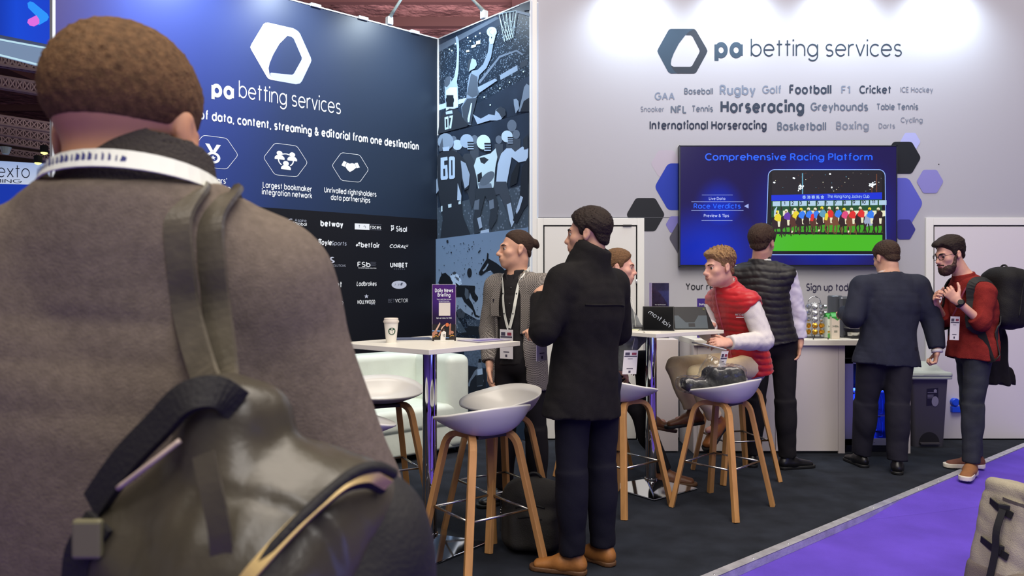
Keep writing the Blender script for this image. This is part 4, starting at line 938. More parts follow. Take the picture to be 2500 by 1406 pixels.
mb = MB(); mb.prism([M @ Vector(p) for p in ((-wd / 2 + .003, -.0062, .005), (wd / 2 - .003, -.0062, .005), (wd / 2 - .003, -.0062, ht * .60), (wd * .24, -.0062, ht * .60), (wd * .10, -.0062, ht * .30), (-wd * .16, -.0062, ht * .30), (-wd * .36, -.0062, ht * .60), (-wd / 2 + .003, -.0062, ht * .60))], M.to_3x3() @ Vector((0, -.003, 0))); mb.obj('flap', m_tabg, tB)
mb = MB(); mb.prism([M @ Vector(p) for p in ((-.02, -.0098, .018), (.025, -.0098, .018), (.025, -.0098, .042), (-.02, -.0098, .042))], M.to_3x3() @ Vector((0, -.001, 0))); mb.obj('buckle', m_tab, tB)
mb = MB(); mb.lathe([(.008, 0), (.008, .002), (0, .002)], 16, M @ Vector((wd * .42, -.0052, ht * .88)), (M.to_3x3() @ Matrix.Rotation(R(90), 3, 'X'))); mb.obj('camera', mat('lens_olive', (96, 100, 60), .2), tB)
mb = MB(); mb.prism([M @ Vector((wd / 2 - .002, .005, ht)), M @ Vector((wd / 2 - .002, .005, .002)), Vector((wd / 2 + .055, .02, 0)), ], (0, .004, 0)); mb.prism([M @ Vector((-wd / 2, .005, ht * .9)), M @ Vector((wd / 2, .005, ht * .9)), Vector((wd / 2 + .03, .13, 0)), Vector((-wd / 2, .13, 0))], (0, .003, .002)); mb.obj('stand', m_tab, tB)
c = Vector((.79, 5.12, TZ)); lp = thing('laptop', 'closed dark laptop lying at the left of the second bar table', 'laptop', (c.x, c.y + .10, TZ), R(-20))
mb = MB(); mb.box((-.14, -.10, .012), (.14, .10, .022)); mb.obj('lid', m_tab, lp, bevel=.003); mb = MB(); mb.box((-.14, -.10, 0), (.14, .10, .0115)); mb.obj('base', mat('laptop_base', (150, 152, 158), .4, .6), lp, bevel=.003)
nb = thing('notebook', 'thin pale green notebook in front of the closed laptop', 'notebook', (c.x - .03, c.y - .055, TZ), R(-14))
mb = MB(); mb.box((-.10, -.05, 0), (.10, .04, .009)); mb.obj('cover', mat('notebook_green', (196, 200, 160), .6), nb, bevel=.001); mb = MB(); mb.box((-.098, -.052, .0012), (.098, .038, .0078)); mb.obj('pages', m_paper, nb)
c = Vector((.905, 4.83, TZ)); cd = thing('card_stack', 'small stack of white cards at the front corner of the second bar table', 'cards', (c.x, c.y, TZ), R(10))
for i in range(4):
    mb = MB(); mb.box((-.052, -.02, .0022 * i), (.052, .02, .0022 * i + .002)); mb.obj('card', m_paper, cd)

# ---- counter along the white wall
CF, CB, CZ = 6.27, WY - .03, .956
m_panel = mat('counter_panel', (214, 206, 204), .5, spec=.35)
ctr = thing('counter', 'long white counter with drawer line under the big screen, standing along the white wall', 'counter', (2.44, 6.5, 0))
def cb(name, x0, x1, y0, y1, z0, z1, m=m_panel, bev=.002): mb = MB(); mb.box((x0 - 2.44, y0 - 6.5, z0), (x1 - 2.44, y1 - 6.5, z1)); return mb.obj(name, m, ctr, bevel=bev)
xl = P(1693, 0, CF).x; xr = P(2223, 0, CF).x; xg0 = P(2063, 0, CF).x; xg1 = P(2212, 0, CF).x
cb('worktop', xl, xr, CF - .03, CB, CZ - .045, CZ, m_top)
cb('end_panel', xl, xl + .03, CF, CB, .0, CZ - .045); cb('end_panel', xr - .035, xr, CF, CB, 0, CZ - .045)
cb('divider', P(2047, 0, CF).x, xg0, CF, CB, 0, CZ - .045)
xs_ = [xl + .03, P(1893, 0, CF).x, P(2047, 0, CF).x]
for i in range(2): cb('door_panel', xs_[i] + .002, xs_[i + 1] - .002, CF, CF + .02, .02, CZ - .048)
cb('plinth', xl + .03, xg0 - .02, CF + .02, CF + .05, 0, .08, m_gap)
cb('back_panel', xl, xr, CB - .02, CB, 0.0, CZ - .05, m_gap)
m_wrap = bpy.data.materials.new('clear_wrap'); m_wrap.use_nodes = True; t = m_wrap.node_tree; t.nodes.remove(t.nodes['Principled BSDF'])
tr1 = t.nodes.new('ShaderNodeBsdfTransparent'); gl = t.nodes.new('ShaderNodeBsdfGlossy'); gl.inputs['Roughness'].default_value = .18; lw = t.nodes.new('ShaderNodeLayerWeight'); lw.inputs[0].default_value = .20; mx = t.nodes.new('ShaderNodeMixShader')
t.links.new(lw.outputs['Facing'], mx.inputs[0]); t.links.new(tr1.outputs[0], mx.inputs[1]); t.links.new(gl.outputs[0], mx.inputs[2]); t.links.new(mx.outputs[0], t.nodes['Material Output'].inputs[0])
# fridge with a glass door
fx = (xg0 + xg1) / 2; fr = thing('fridge', 'small glass-door drinks fridge glowing blue under the counter behind the man in the navy suit', 'fridge', (fx, CF + .02, 0))
hw = (xg1 - xg0) / 2 - .012; FT = .80
m_fr = mat('fridge_black', (16, 17, 22), .35); m_frf = mat('fridge_frame', (150, 152, 170), .3, .7)
mb = MB(); mb.box((-hw, .05, .03), (-hw + .03, .45, FT)); mb.box((hw - .03, .05, .03), (hw, .45, FT)); mb.box((-hw, .05, .03), (hw, .45, .10)); mb.box((-hw, .05, FT - .04), (hw, .45, FT)); mb.box((-hw, .42, .03), (hw, .45, FT)); mb.box((-hw + .02, .06, 0), (hw - .02, .4, .03)); mb.obj('cabinet', m_fr, fr)
mb = MB()
for lo, hi in (((-hw, .06), (-hw + .075, FT)), ((hw - .075, .06), (hw, FT)), ((-hw, .06), (hw, .12)), ((-hw, FT - .05), (hw, FT))): mb.box((lo[0], .015, lo[1]), (hi[0], .045, hi[1]))
mb.obj('door_frame', m_frf, fr, bevel=.003)
m_clear = bpy.data.materials.new('clear_glass'); m_clear.use_nodes = True; g_ = m_clear.node_tree.nodes['Principled BSDF']; g_.inputs['Transmission Weight'].default_value = 1; g_.inputs['Roughness'].default_value = .02; g_.inputs['IOR'].default_value = 1.02; g_.inputs['Base Color'].default_value = (.92, .95, 1, 1)
mb = MB(); mb.box((-hw + .075, .026, .12), (hw - .075, .032, FT - .05)); mb.obj('glass', m_clear, fr)
for z in (.30, .50): mb = MB(); mb.box((-hw + .03, .06, z), (hw - .03, .40, z + .006)); mb.obj('shelf', mat('shelf_wire', (170, 172, 185), .3, .8), fr)
mb = MB(); mb.box((-hw + .04, .08, .515), (hw - .04, .10, .535)); mb.obj('light_strip', mat('blue_led', (40, 70, 255), emit=14.), fr)
mb = MB(); mb.box((-hw + .031, .405, .11), (hw - .031, .415, .50)); mb.obj('back_light', mat('blue_led_panel', (24, 50, 235), emit=2.6), fr)
mb = MB(); mb.tube([(0, .012, .09), (.006, .012, .09)], .004); mb.obj('lock', m_steel, fr)
bot = None
for zi, z in enumerate((.106, .306)):
    for i in range(4):
        lab = 'clear water bottle on the %s shelf of the blue-lit fridge' % ('bottom', 'middle')[zi]
        if bot is None:
            bot = thing('bottle', lab, 'bottle', group='water bottles in the fridge, %s shelf' % ('bottom', 'middle')[zi])
            mb = MB(); mb.lathe([(.0, 0), (.030, .001), (.032, .01), (.032, .115), (.026, .14), (.013, .16), (.012, .172)], 20); mb.obj('bottle_body', m_wrap, bot, True)
            mb = MB(); mb.lathe([(.014, .170), (.014, .182), (0, .182)], 14); mb.obj('cap', mat('bottle_cap', (226, 228, 240), .4), bot, True); o = bot
        else: o = copy_tree(bot); o['label'] = lab; o['group'] = 'water bottles in the fridge, %s shelf' % ('bottom', 'middle')[zi]
        o.location = (fx - .112 + .074 * i, CF + .17, z + .002)

# ---- things on the counter
def place3(px, py): return G(px, py, CZ)
cm = thing('coffee_machine', 'dark grey capsule coffee machine on the counter left of the man in the navy suit', 'coffee machine', P(2068, 818, 6.60))
cm.location.z = CZ; k = 6.5 / F
m_cm = mat('machine_grey', (94, 98, 106), .3, .5); m_cmd = mat('machine_black', (20, 21, 25), .35)
mb = MB(); mb.lathe([(.0, .0), (.062, 0), (.062, .36), (.055, .368), (0, .368)], 28, (-.09, .04, 0)); mb.obj('water_tank', m_cm, cm, auto=40)
mb = MB(); mb.box((-.085, -.06, .0), (.12, .13, .36)); mb.obj('body', m_cm, cm, bevel=.02)
mb = MB(); mb.box((-.03, -.17, .24), (.10, -.05, .36)); mb.obj('brew_head', m_cmd, cm, bevel=.015)
mb = MB(); mb.box((-.05, -.20, 0), (.10, -.05, .018)); mb.obj('foot', m_cmd, cm, bevel=.006)
mb = MB(); mb.box((-.06, -.19, .085), (.09, -.06, .10)); mb.obj('drip_grid', m_steel, cm, bevel=.002)
mb = MB(); mb.lathe([(.05, .02), (.055, .05), (.05, .055), (0, .052)], 28, (-.0, -.125, 0)); mb.obj('drip_cup', m_steel, cm, auto=40)
pc = thing('paper_cup', 'white paper cup standing on the coffee machine grid', 'cup', cm.location + Vector((.055, -.12, .10)))
mb = MB(); mb.lathe([(.026, 0), (.038, .095), (.036, .095), (.024, .004)], 24); mb.obj('cup_body', m_paper, pc, auto=40); mb = MB(); mb.lathe([(.0385, .092), (.0395, .095), (.0375, .098), (.036, .095)], 24); mb.obj('rim', m_paper, pc, True)
for (px, lab, ang, front) in ((2023, 'left milk carton with a green top on the counter', 12, (224, 232, 218)), (2037, 'right milk carton, cream front with a barcode, beside the coffee machine', -4, (222, 210, 194))):
    c = Vector(((px - CX) / F * (6.45 if px < 2030 else 6.40), 6.45 if px < 2030 else 6.40, CZ)); t = thing('milk_carton', lab, 'carton', c, R(ang), 'milk cartons')
    a = .031 if px < 2030 else .033; hh = .185 if px < 2030 else .192
    mb = MB(); mb.box((-a, -a, 0), (a, a, hh)); bd = mb.obj('carton_body', mat('carton_%d' % px, front, .5), t, bevel=.002)
    mb = MB(); g1, g2 = hh + .028, hh + .036
    mb.add([(-a, -a, hh), (a, -a, hh), (a, a, hh), (-a, a, hh), (-a, -.002, g1), (a, -.002, g1), (a, .002, g1), (-a, .002, g1), (-a, -.002, g2), (a, -.002, g2), (a, .002, g2), (-a, .002, g2)], [(0, 1, 5, 4), (2, 3, 7, 6), (1, 2, 6, 5), (3, 0, 4, 7), (4, 5, 9, 8), (5, 6, 10, 9), (6, 7, 11, 10), (7, 4, 8, 11), (8, 9, 10, 11)])
    mb.obj('gable_top', mat('carton_green', (62, 158, 72), .45), t)
    f = -a - .0006
    mb = MB(); mb.prism([Vector(p) for p in ((-a, f, hh), (a, f, hh), (a, f, hh - .022), (a * .4, f, hh - .034), (-a * .4, f, hh - .016), (-a, f, hh - .012))], (0, -.0003, 0)); mb.obj('print', mat('carton_green'), bd)
    write('Milk', Vector((0, f, hh * .52)), (1, 0, 0), (0, 0, 1), .017, 9, mat('carton_ink', (70, 92, 78), .6), bd, 'lettering', width=a * 1.5, off=.0004, thick=.0003)
    mb = MB()
    if px < 2030:
        mb.prism([Vector(p) for p in ((-a, f, .05), (a, f, .055), (a, f, .07), (-a, f, .066))], (0, -.0003, 0)); mb.obj('print', mat('carton_ochre', (176, 150, 62), .5), bd); mb = MB(); mb.prism([Vector(p) for p in ((-a, f, .002), (a, f, .002), (a, f, .05), (-a, f, .045))], (0, -.0003, 0)); mb.obj('print', mat('carton_leaf', (96, 170, 88), .5), bd)
    else:
        for q in range(7): mb.prism([Vector(p) for p in ((-.013 + q * .004, f, .055), (-.011 + q * .004, f, .055), (-.011 + q * .004, f, .073), (-.013 + q * .004, f, .073))], (0, -.0003, 0))
        mb.obj('print', mat('carton_ink'), bd)
c = Vector(((1988 - CX) / F * 6.52, 6.45, CZ)); cr = thing('capsule_rack', 'round chrome capsule rack with silver and gold coffee capsules on the counter', 'capsule rack', (c.x, c.y + .07, CZ))
mb = MB(); mb.lathe([(.085, 0), (.085, .008), (.07, .012), (0, .012)], 30); mb.obj('base', mat('rack_black', (40, 40, 44), .3), cr, auto=40)
mb = MB()
for a in range(5):
    an = R(a * 72 - 70 + 18); x, y = .058 * math.cos(an), .058 * math.sin(an); mb.tube([(x, y, .01), (x, y, .30)], .0022, 6)
mb.tube([(0, 0, .01), (0, 0, .31)], .005, 8)
mb.tube(arc((0, 0, .305), .055, 0, 180, 12), .004, 8); mb.lathe([(.06, .30), (.06, .304), (0, .304)], 24)
mb.obj('wire_frame', m_chrome, cr, True)
cap0 = None
for lv in range(5):
    for a in range(4):
        an = R(-150 + a * 42); z = .055 + lv * .054
        gold = lv < 2
        if cap0 is None:
            cap0 = thing('coffee_capsule', '', 'capsule'); mb = MB(); mb.cur = 0; mb.lathe([(.0, .010), (.011, .009), (.021, 0), (.024, .001), (.024, .003), (.020, .004), (.016, .028), (.0, .030)], 20); mb.obj('capsule_shell', [mat('capsule_silver', (190, 192, 198), .25, .9)], cap0, auto=30)
            capg = copy_tree(cap0)
            for ch in capg.children: ch.data = ch.data.copy(); ch.data.materials[0] = mat('capsule_gold', (214, 164, 62), .25, .9)
            s1, g1u = False, False; o = capg; g1u = True
        elif gold: o = copy_tree(capg)
        elif not s1: o = cap0; s1 = True
        else: o = copy_tree(cap0)
        o['label'] = ('gold' if gold else 'silver') + ' coffee capsule in the %s ring of the capsule rack' % ('lowest', 'second lowest', 'middle', 'second highest', 'highest')[lv]; o['group'] = 'coffee capsules, ring %s' % 'abcde'[lv]
        o.location = cr.location + Vector((.072 * math.cos(an), .072 * math.sin(an), z)); o.rotation_euler = (R(90), 0, an + R(90))
        for ch in o.children: ch.rotation_euler = (0, 0, 0); ch.scale = (1, 1, -1) if False else (1, 1, 1)
        o.rotation_euler = (R(-80), 0, an - R(90))
tr = thing('spoon_tray', 'thin wire tray with a stirrer in front of the capsule rack', 'tray', Vector(((1996 - CX) / F * 6.33, 6.33, CZ)))
mb = MB(); mb.tube([(-.08, -.01, .012), (.09, -.01, .012), (.09, .03, .012), (-.08, .03, .012)], .0022, 6, closed=True); 
for x in (-.04, .085): mb.box((x - .003, -.014, 0), (x + .003, -.006, .016))
mb.obj('wire', mat('rack_black'), tr)
# two table signs on the counter
for (px, py, pyt, rz, lab, w_px, txt) in ((1612, 812, 690, 6, 'tall dark table sign on the ledge between left door and screen, behind the left tablet', 44, [('Your real-time access', .60, .0065, 12, .62), ('to betting news', .565, .0065, 12, .45)]),
                                  (1723, 812, 728, -10, 'violet folded table sign on the counter behind the red vest', 42, [('Daily News', .83, .014, 16, .74), ('Briefing', .72, .014, 16, .52)])):
    Y = 6.42; k = Y / F; ht = .956 and (H - (pyt - CY) * k) - CZ; wdt = w_px * k
    x = (px - CX) * k
    if px < 1700: x = max(x, 0); 
    sg2, pn2 = sign_holder('sign_holder', lab, (x, Y, CZ), R(rz), wdt, ht, [(a, b * ht, c_, d_, e_) for a, b, c_, d_, e_ in txt], front=mat('sign_night', (34, 30, 52), .25, coat=.4, var=.5, vscale=14) if px < 1700 else mat('sign_violet2', (64, 48, 132), .3))
    if px < 1700:
        mb = MB(); mb.box((-.026, -.0052, ht * .2), (.030, -.0044, ht * .52)); mb.obj('print', mat('sign_cream'), pn2)
        # its own low pedestal
        pd = thing('pedestal', 'slim white pedestal hidden behind the second bar table, carrying the tall table sign', 'pedestal', (x, Y, 0)); mb = MB(); mb.box((-.13, -.11, .01), (.13, .11, CZ)); mb.obj('column', m_panel, pd, bevel=.003); mb = MB(); mb.box((-.12, -.10, 0), (.12, .10, .01)); mb.obj('foot', m_gap, pd)
        mb = MB(); mb.box((-wdt / 2 - .002, -.003, .01), (-wdt / 2, .06, ht)); mb.obj('side_flap', mat('sign_lilac', (150, 130, 190), .4), sg2)
    else:
        mb = MB(); mb.box((.0, -.0052, ht * .10), (.034, -.0044, ht * .50)); mb.obj('print', mat('sign_cream'), pn2)

# ---- waste bin
bn = thing('waste_bin', 'grey waste bin with light lid and black sticker at the right end of the counter', 'bin', (3.655, 6.64, 0))
def rbox(w0, d0, w1, d1, z0, z1, rad, n=6):
    v = []
    for w_, d_, z in ((w0, d0, z0), (w1, d1, z1)):
        for cx_, cy_, a0 in ((w_ - rad, d_ - rad, 0), (-w_ + rad, d_ - rad, 90), (-w_ + rad, -d_ + rad, 180), (w_ - rad, -d_ + rad, 270)):
            for i in range(n + 1): v.append((cx_ + rad * math.cos(R(a0 + 90 * i / n)), cy_ + rad * math.sin(R(a0 + 90 * i / n)), z))
    q = 4 * (n + 1); return v, [tuple(range(q - 1, -1, -1)), tuple(range(q, 2 * q))] + [(i, (i + 1) % q, (i + 1) % q + q, i + q) for i in range(q)]
m_bin = mat('bin_grey', (74, 72, 80), .5); m_lid = mat('bin_lid', (168, 176, 170), .4)
mb = MB(); mb.add(*rbox(.135, .105, .165, .125, 0, .60, .03)); body = mb.obj('bin_body', m_bin, bn, auto=40)
mb = MB(); mb.add(*rbox(.195, .15, .195, .15, .595, .615, .04)); mb.obj('rim', m_lid, bn, auto=40, bevel=.004)
mb = MB(); mb.prism([Vector(p) for p in ((-.07, -.125, .645), (.07, -.125, .645), (.06, -.07, .705), (-.06, -.07, .705))], (0, -.006, .006)); mb.obj('flap', mat('bin_flap', (176, 184, 178), .35), bn, bevel=.003)
def bf(x, z, l=0.): return Vector((x, -.105 - .02 * z / .6 - .001 - l, z))
mb = MB(); mb.prism([bf(x, z) for x, z in ((-.03, .36), (.075, .37), (.07, .52), (-.03, .51))], (0, -.0008, 0)); stk = mb.obj('sticker', mat('sticker_black', (26, 26, 34), .4), body)
mb = MB(); mb.prism([bf(.045 + .030 * a, .40 + .045 * b, .0015) for a, b in circ(0, 0, 1, 20)], (0, -.0006, 0)); mb.prism([bf(.045 + .014 * a, .492 + .014 * b, .0015) for a, b in circ(0, 0, 1, 14)], (0, -.0006, 0))
for z in (.475, .452, .44, .428): mb.prism([bf(-.022, z, .0015), bf(.03 if z < .46 else .06, z + .001, .0015), bf(.03 if z < .46 else .06, z + .006, .0015), bf(-.022, z + .005, .0015)], (0, -.0006, 0))
mb.obj('print', mat('sticker_grey', (150, 148, 165), .5), stk)
pts = [bf(.09 * math.cos(R(180 * i / 14)) + .0, .03 + .10 * math.sin(R(180 * i / 14))) for i in range(15)]; mb = MB(); mb.prism(pts, (0, -.002, 0)); mb.obj('pedal_recess', mat('bin_dark', (30, 28, 30), .6), bn)
mb = MB(); mb.box((-.085, -.135, .022), (.085, -.10, .04)); mb.obj('pedal', m_bin, bn, bevel=.004)
# blue power socket on the wall
c = W(2328, 985); so = thing('power_socket', 'blue plastic power socket on the white wall beside the bearded man', 'socket', c)
mb = MB(); mb.box((-.04, -.05, -.075), (.06, -.002, -.02)); mb.obj('box', mat('socket_blue', (20, 78, 225), .4), so, bevel=.006)
mb = MB(); mb.lathe([(.034, 0), (.036, .05), (.030, .055), (0, .055)], 20, (-.01, -.002, .02), Matrix.Rotation(R(90), 3, 'X')); mb.obj('cap', mat('socket_blue'), so, auto=40)

# ---- floodlights on the wall tops
def floodlight(base, n, label):
    t = thing('floodlight', label, 'floodlight', base + Vector((0, 0, .026)))
    a = Vector(n); tip = a * .60 + Vector((0, 0, .36))
    mb = MB(); mb.box((-.03, -.03, -.01), (.03, .03, .07), Matrix.Rotation(math.atan2(a.y, a.x), 4, 'Z')); mb.obj('clamp', m_strip, t, bevel=.008)
    mb = MB(); mb.tube([Vector((0, 0, .06)), a * .1 + Vector((0, 0, .12)), tip - a * .08], [.022, .014, .011], 10); mb.obj('arm', mat('lamp_grey', (190, 206, 200), .4), t, True)
    s_ = Vector((-a.y, a.x, 0)); mb = MB(); Mx = Matrix((( s_.x, a.x, 0, tip.x), (s_.y, a.y, 0, tip.y), (0, 0, 1, tip.z), (0, 0, 0, 1)))
    mb.box((-.13, -.07, -.02), (.13, .07, .02), Mx); hd = mb.obj('lamp_head', mat('lamp_grey'), t, bevel=.008)
    mb = MB(); mb.box((-.12, -.06, -.025), (.12, .06, -.021), Mx); mb.obj('lens', mat('lamp_lens', (225, 240, 255), emit=5.), hd)
for b, lab in zip(LEFT_LAMPS[:1] + [PHOTO_LAMP], ('white arm floodlight clamped to the top of the navy wall', 'white arm floodlight clamped to the top of the sports photo wall')):
    floodlight(b, NN if b is not PHOTO_LAMP else MN, lab)

# ---- hanging sign, stand sign and trusses far behind on the left
Y = 9.0
sgn = thing('hanging_sign', 'blue hanging sign with a cyan and pink arrow at the top left', 'sign', P(60, 50, Y))
def sp_(x, y, d=0.): p = P(x, y, Y) - sgn.location; p.y -= d; return p
m_sb = ramp_mat('sign_blue', (1, 0, 0), [(-.6, (10, 24, 120)), (-.1, (20, 80, 235)), (.4, (26, 70, 220))], .3, emit=.75)
mb = MB(); mb.prism([sp_(-140, -160), sp_(131, -160), sp_(131, 112), sp_(-20, 82), sp_(-140, 62)], (0, .25, 0)); fc = mb.obj('face', m_sb, sgn)
mb = MB(); mb.prism([sp_(x, y, .004) for x, y in [(68, 8), (74, 4), (82, 6), (116, 34), (120, 42), (116, 50), (97, 61), (90, 60), (92, 50), (90, 40), (70, 20)]], (0, -.004, 0)); mb.obj('arrow', mat('arrow_cyan', (40, 150, 255), emit=.9), fc)
mb = MB(); mb.prism([sp_(x, y, .006) for x, y in [(90, 38), (97, 48), (97, 58), (84, 65), (74, 63), (68, 56), (70, 48)]], (0, -.004, 0)); mb.obj('arrow', mat('arrow_pink', (226, 110, 226), emit=.9), fc)
mb = MB(); mb.prism([sp_(-140, 62, .02), sp_(-20, 82, .02), sp_(131, 112, .02), sp_(131, 122, .02), sp_(-20, 92, .02), sp_(-140, 72, .02)], (0, .2, 0)); mb.obj('rim', mat('sign_rim', (130, 150, 200), .3, .5), sgn)
mb = MB(); mb.prism([sp_(-140, 76, .0), sp_(-20, 96, .0), sp_(131, 124, .0), sp_(131, 168, .0), sp_(-20, 128, .0), sp_(-140, 112, .0)], (0, .18, 0)); mb.obj('skirt', mat('sign_skirt', (150, 176, 214), .4, emit=.55), sgn)
mb = MB()
for y0, y1, y2 in ((74, 94, 122), (112, 130, 168)): mb.tube([sp_(-140, y0, .03), sp_(-20, y1, .03), sp_(131, y2, .03)], .012, 6)
mb.obj('edge_tube', mat('edge_light', (190, 225, 240), emit=.9), sgn)
Y2 = 13.0
es = thing('stand_sign', 'white lit stand sign reading exto ming over a blue panel, far left behind the neck', 'sign', P(30, 440, Y2))
def ep(x, y, d=0.): p = P(x, y, Y2) - es.location; p.y -= d; return p
mb = MB(); mb.prism([ep(-160, 384), ep(160, 402), ep(160, 452), ep(-160, 446)], (0, .3, 0)); ef = mb.obj('face', ramp_mat('stand_sign_face', (0, 0, 1), [(-.1, (205, 214, 236)), (.4, (150, 176, 226))], .4, emit=.8), es)
mb = MB(); mb.prism([ep(-160, 446), ep(160, 452), ep(160, 600), ep(-160, 600)], (0, .3, 0)); mb.obj('panel', mat('stand_blue', (22, 64, 200), .4, emit=.6), es)
b0 = ep(-26, 431, .01); b1 = ep(73, 434, .01); write('nexto', (b0 + b1) / 2, (b1 - b0), (0, 0, 1), 30 * Y2 / F, 6, mat('ink_logo_dark', (40, 52, 76), .6), ef, 'lettering', width=(b1 - b0).length, off=.004)
b0 = ep(-60, 445, .01); b1 = ep(52, 447, .01); write('GAMING', (b0 + b1) / 2, (b1 - b0), (0, 0, 1), 8.5 * Y2 / F, 9, mat('ink_logo_dark'), ef, 'lettering', width=(b1 - b0).length, off=.004)
mb = MB(); mb.lathe([(.05, 0), (.09, .12), (0, .12)], 12, ep(14, 376, 0)); mb.obj('lamp', mat('lamp_grey'), es)
def truss(a, b, hgt, label, n):
    a = Vector(a); b = Vector(b); t = thing('lighting_truss', label, 'truss', a, group=None)
    d = (b - a); mb = MB(); up = Vector((0, 0, hgt)); bk = Vector((0, hgt, 0))
    for o_ in (Vector(), up, bk, up + bk): mb.tube([o_, d + o_], .035, 6)
    mb.obj('chord', m_truss, t); mb = MB()
    for i in range(n):
        p0 = d * (i / n); p1 = d * ((i + 1) / n)
        for o_ in (Vector(), bk): mb.tube([p0 + o_, p1 + up + o_], .02, 5); mb.tube([p0 + up + o_, p1 + o_], .02, 5); mb.tube([p0 + o_, p0 + up + o_], .02, 5); mb.tube([p0, p0 + bk], .02, 5)
    mb.obj('brace', m_truss, t)
m_truss = mat('truss_white', (214, 190, 186), .5, spec=.5)
for (y0, y1, hpx, Yt, lab) in ((136, 156, 26, 16, 'highest lighting truss at the far left, just under the hanging sign'), (190, 212, 26, 18, 'second highest lighting truss at the far left'), (288, 304, 20, 22, 'third lighting truss from the top, far left behind the ear'), (313, 330, 20, 24, 'fourth lighting truss from the top, far left behind the ear'), (336, 352, 18, 27, 'lowest bright lighting truss at the far left'), (368, 380, 14, 30, 'truss hanging right above the white stand sign at the far left')):
    truss(P(-120, y0 - 24 + hpx, Yt), P(230, y1 + hpx + 12, Yt * 1.02), hpx * Yt / F, lab, 20)
mb = MB(); 
for (y0, y1, Yt) in ((228, 240, 34), (236, 244, 34.4), (254, 262, 34.8), (262, 270, 35.2), (276, 284, 35.6)): mb.tube([P(-200, y0, Yt), P(300, y1 + 8, Yt)], .07, 6)
hp = mb.obj('pipe', mat('roof_beam'), roof)
for k, (x, y) in enumerate(((108, 371), (93, 396))):
    o = MB(); c = ep(x, y, 0); o.lathe([(0, -.05), (.05, -.03), (.055, .01), (0, .04)], 12, c); sl = o.obj('spotlight', mat('spot_yellow', (250, 240, 130), emit=2.), es); o = MB(); o.lathe([(.065, -.01), (.065, .11), (0, .13)], 12, c); o.obj('can', m_gap, sl)

# ================================================================== soft shapes: distance fields meshed as one continuous surface
def V3(p): return np.array((p[0], p[1], p[2]), dtype=np.float64)
def _nrm(v): return v / (np.linalg.norm(v) + 1e-12)
def ecap(a, b, ra, rb, side=(1, 0, 0), flat=False):
    """tapering limb of elliptic section from a to b; ra, rb = (half width along side, half depth)"""
    a, b = V3(a), V3(b); ra = (ra, ra) if np.isscalar(ra) else ra; rb = (rb, rb) if np.isscalar(rb) else rb
    ax = b - a; L = np.linalg.norm(ax) + 1e-9; w = ax / L; s = V3(side); u = s - w * s.dot(w)
    u = _nrm(u) if np.linalg.norm(u) > 1e-4 else _nrm(np.cross(w, (0.3, .5, .8))); v = np.cross(w, u)
    def fn(X, Y, Z):
        dx, dy, dz = X - a[0], Y - a[1], Z - a[2]
        tp = dx * w[0] + dy * w[1] + dz * w[2]; t = np.clip(tp / L, 0, 1)
        ru = ra[0] + (rb[0] - ra[0]) * t; rv = ra[1] + (rb[1] - ra[1]) * t; rm = np.minimum(ru, rv)
        pu = dx * u[0] + dy * u[1] + dz * u[2]; pv = dx * v[0] + dy * v[1] + dz * v[2]; pw = tp - t * L
        d = (np.sqrt((pu / ru) ** 2 + (pv / rv) ** 2 + (pw / rm) ** 2) - 1) * rm
        if flat: d = np.maximum(d, np.maximum(tp - L, -tp))
        return d
    m = max(*ra, *rb)
    return fn, np.minimum(a, b) - m, np.maximum(a, b) + m
def ell(c, r, M=None):
    c = V3(c); M = np.eye(3) if M is None else np.array(M); rm = min(r)
    def fn(X, Y, Z):
        dx, dy, dz = X - c[0], Y - c[1], Z - c[2]
        q = [(dx * M[0, i] + dy * M[1, i] + dz * M[2, i]) for i in range(3)]
        k0 = np.sqrt((q[0] / r[0]) ** 2 + (q[1] / r[1]) ** 2 + (q[2] / r[2]) ** 2)
        k1 = np.sqrt((q[0] / r[0] ** 2) ** 2 + (q[1] / r[1] ** 2) ** 2 + (q[2] / r[2] ** 2) ** 2) + 1e-9
        return np.where(k0 < .3, (k0 - 1) * rm, k0 * (k0 - 1) / k1)
    e = np.sqrt(sum((M[:, i] * r[i]) ** 2 for i in range(3)))
    return fn, c - e, c + e
def rbx(c, half, rad, M=None):
    c = V3(c); M = np.eye(3) if M is None else np.array(M); h = np.array(half) - rad
    def fn(X, Y, Z):
        dx, dy, dz = X - c[0], Y - c[1], Z - c[2]
        q = [np.abs(dx * M[0, i] + dy * M[1, i] + dz * M[2, i]) - h[i] for i in range(3)]
        return np.sqrt(sum(np.maximum(k, 0) ** 2 for k in q)) + np.minimum(np.maximum(np.maximum(q[0], q[1]), q[2]), 0) - rad
    e = sum(np.abs(M[:, i]) * half[i] for i in range(3))
    return fn, c - e, c + e
def xf(prim, M, c, s):
    """a shape given in a local frame (columns of M, origin c, scale s)"""
    fn0, lo, hi = prim; M = np.array(M); c = V3(c)
    def fn(X, Y, Z):
        dx, dy, dz = X - c[0], Y - c[1], Z - c[2]
        q = [(dx * M[0, i] + dy * M[1, i] + dz * M[2, i]) / s for i in range(3)]
        return fn0(*q) * s
    m = (np.array(lo) + np.array(hi)) / 2; e = (np.array(hi) - np.array(lo)) / 2
    cc = c + M @ m * s; ee = np.abs(M) @ e * s
    return fn, cc - ee, cc + ee
_rs = np.random.RandomState(4)
_DIRS = [(_nrm(_rs.randn(3)), _rs.rand() * 6.28) for _ in range(24)]
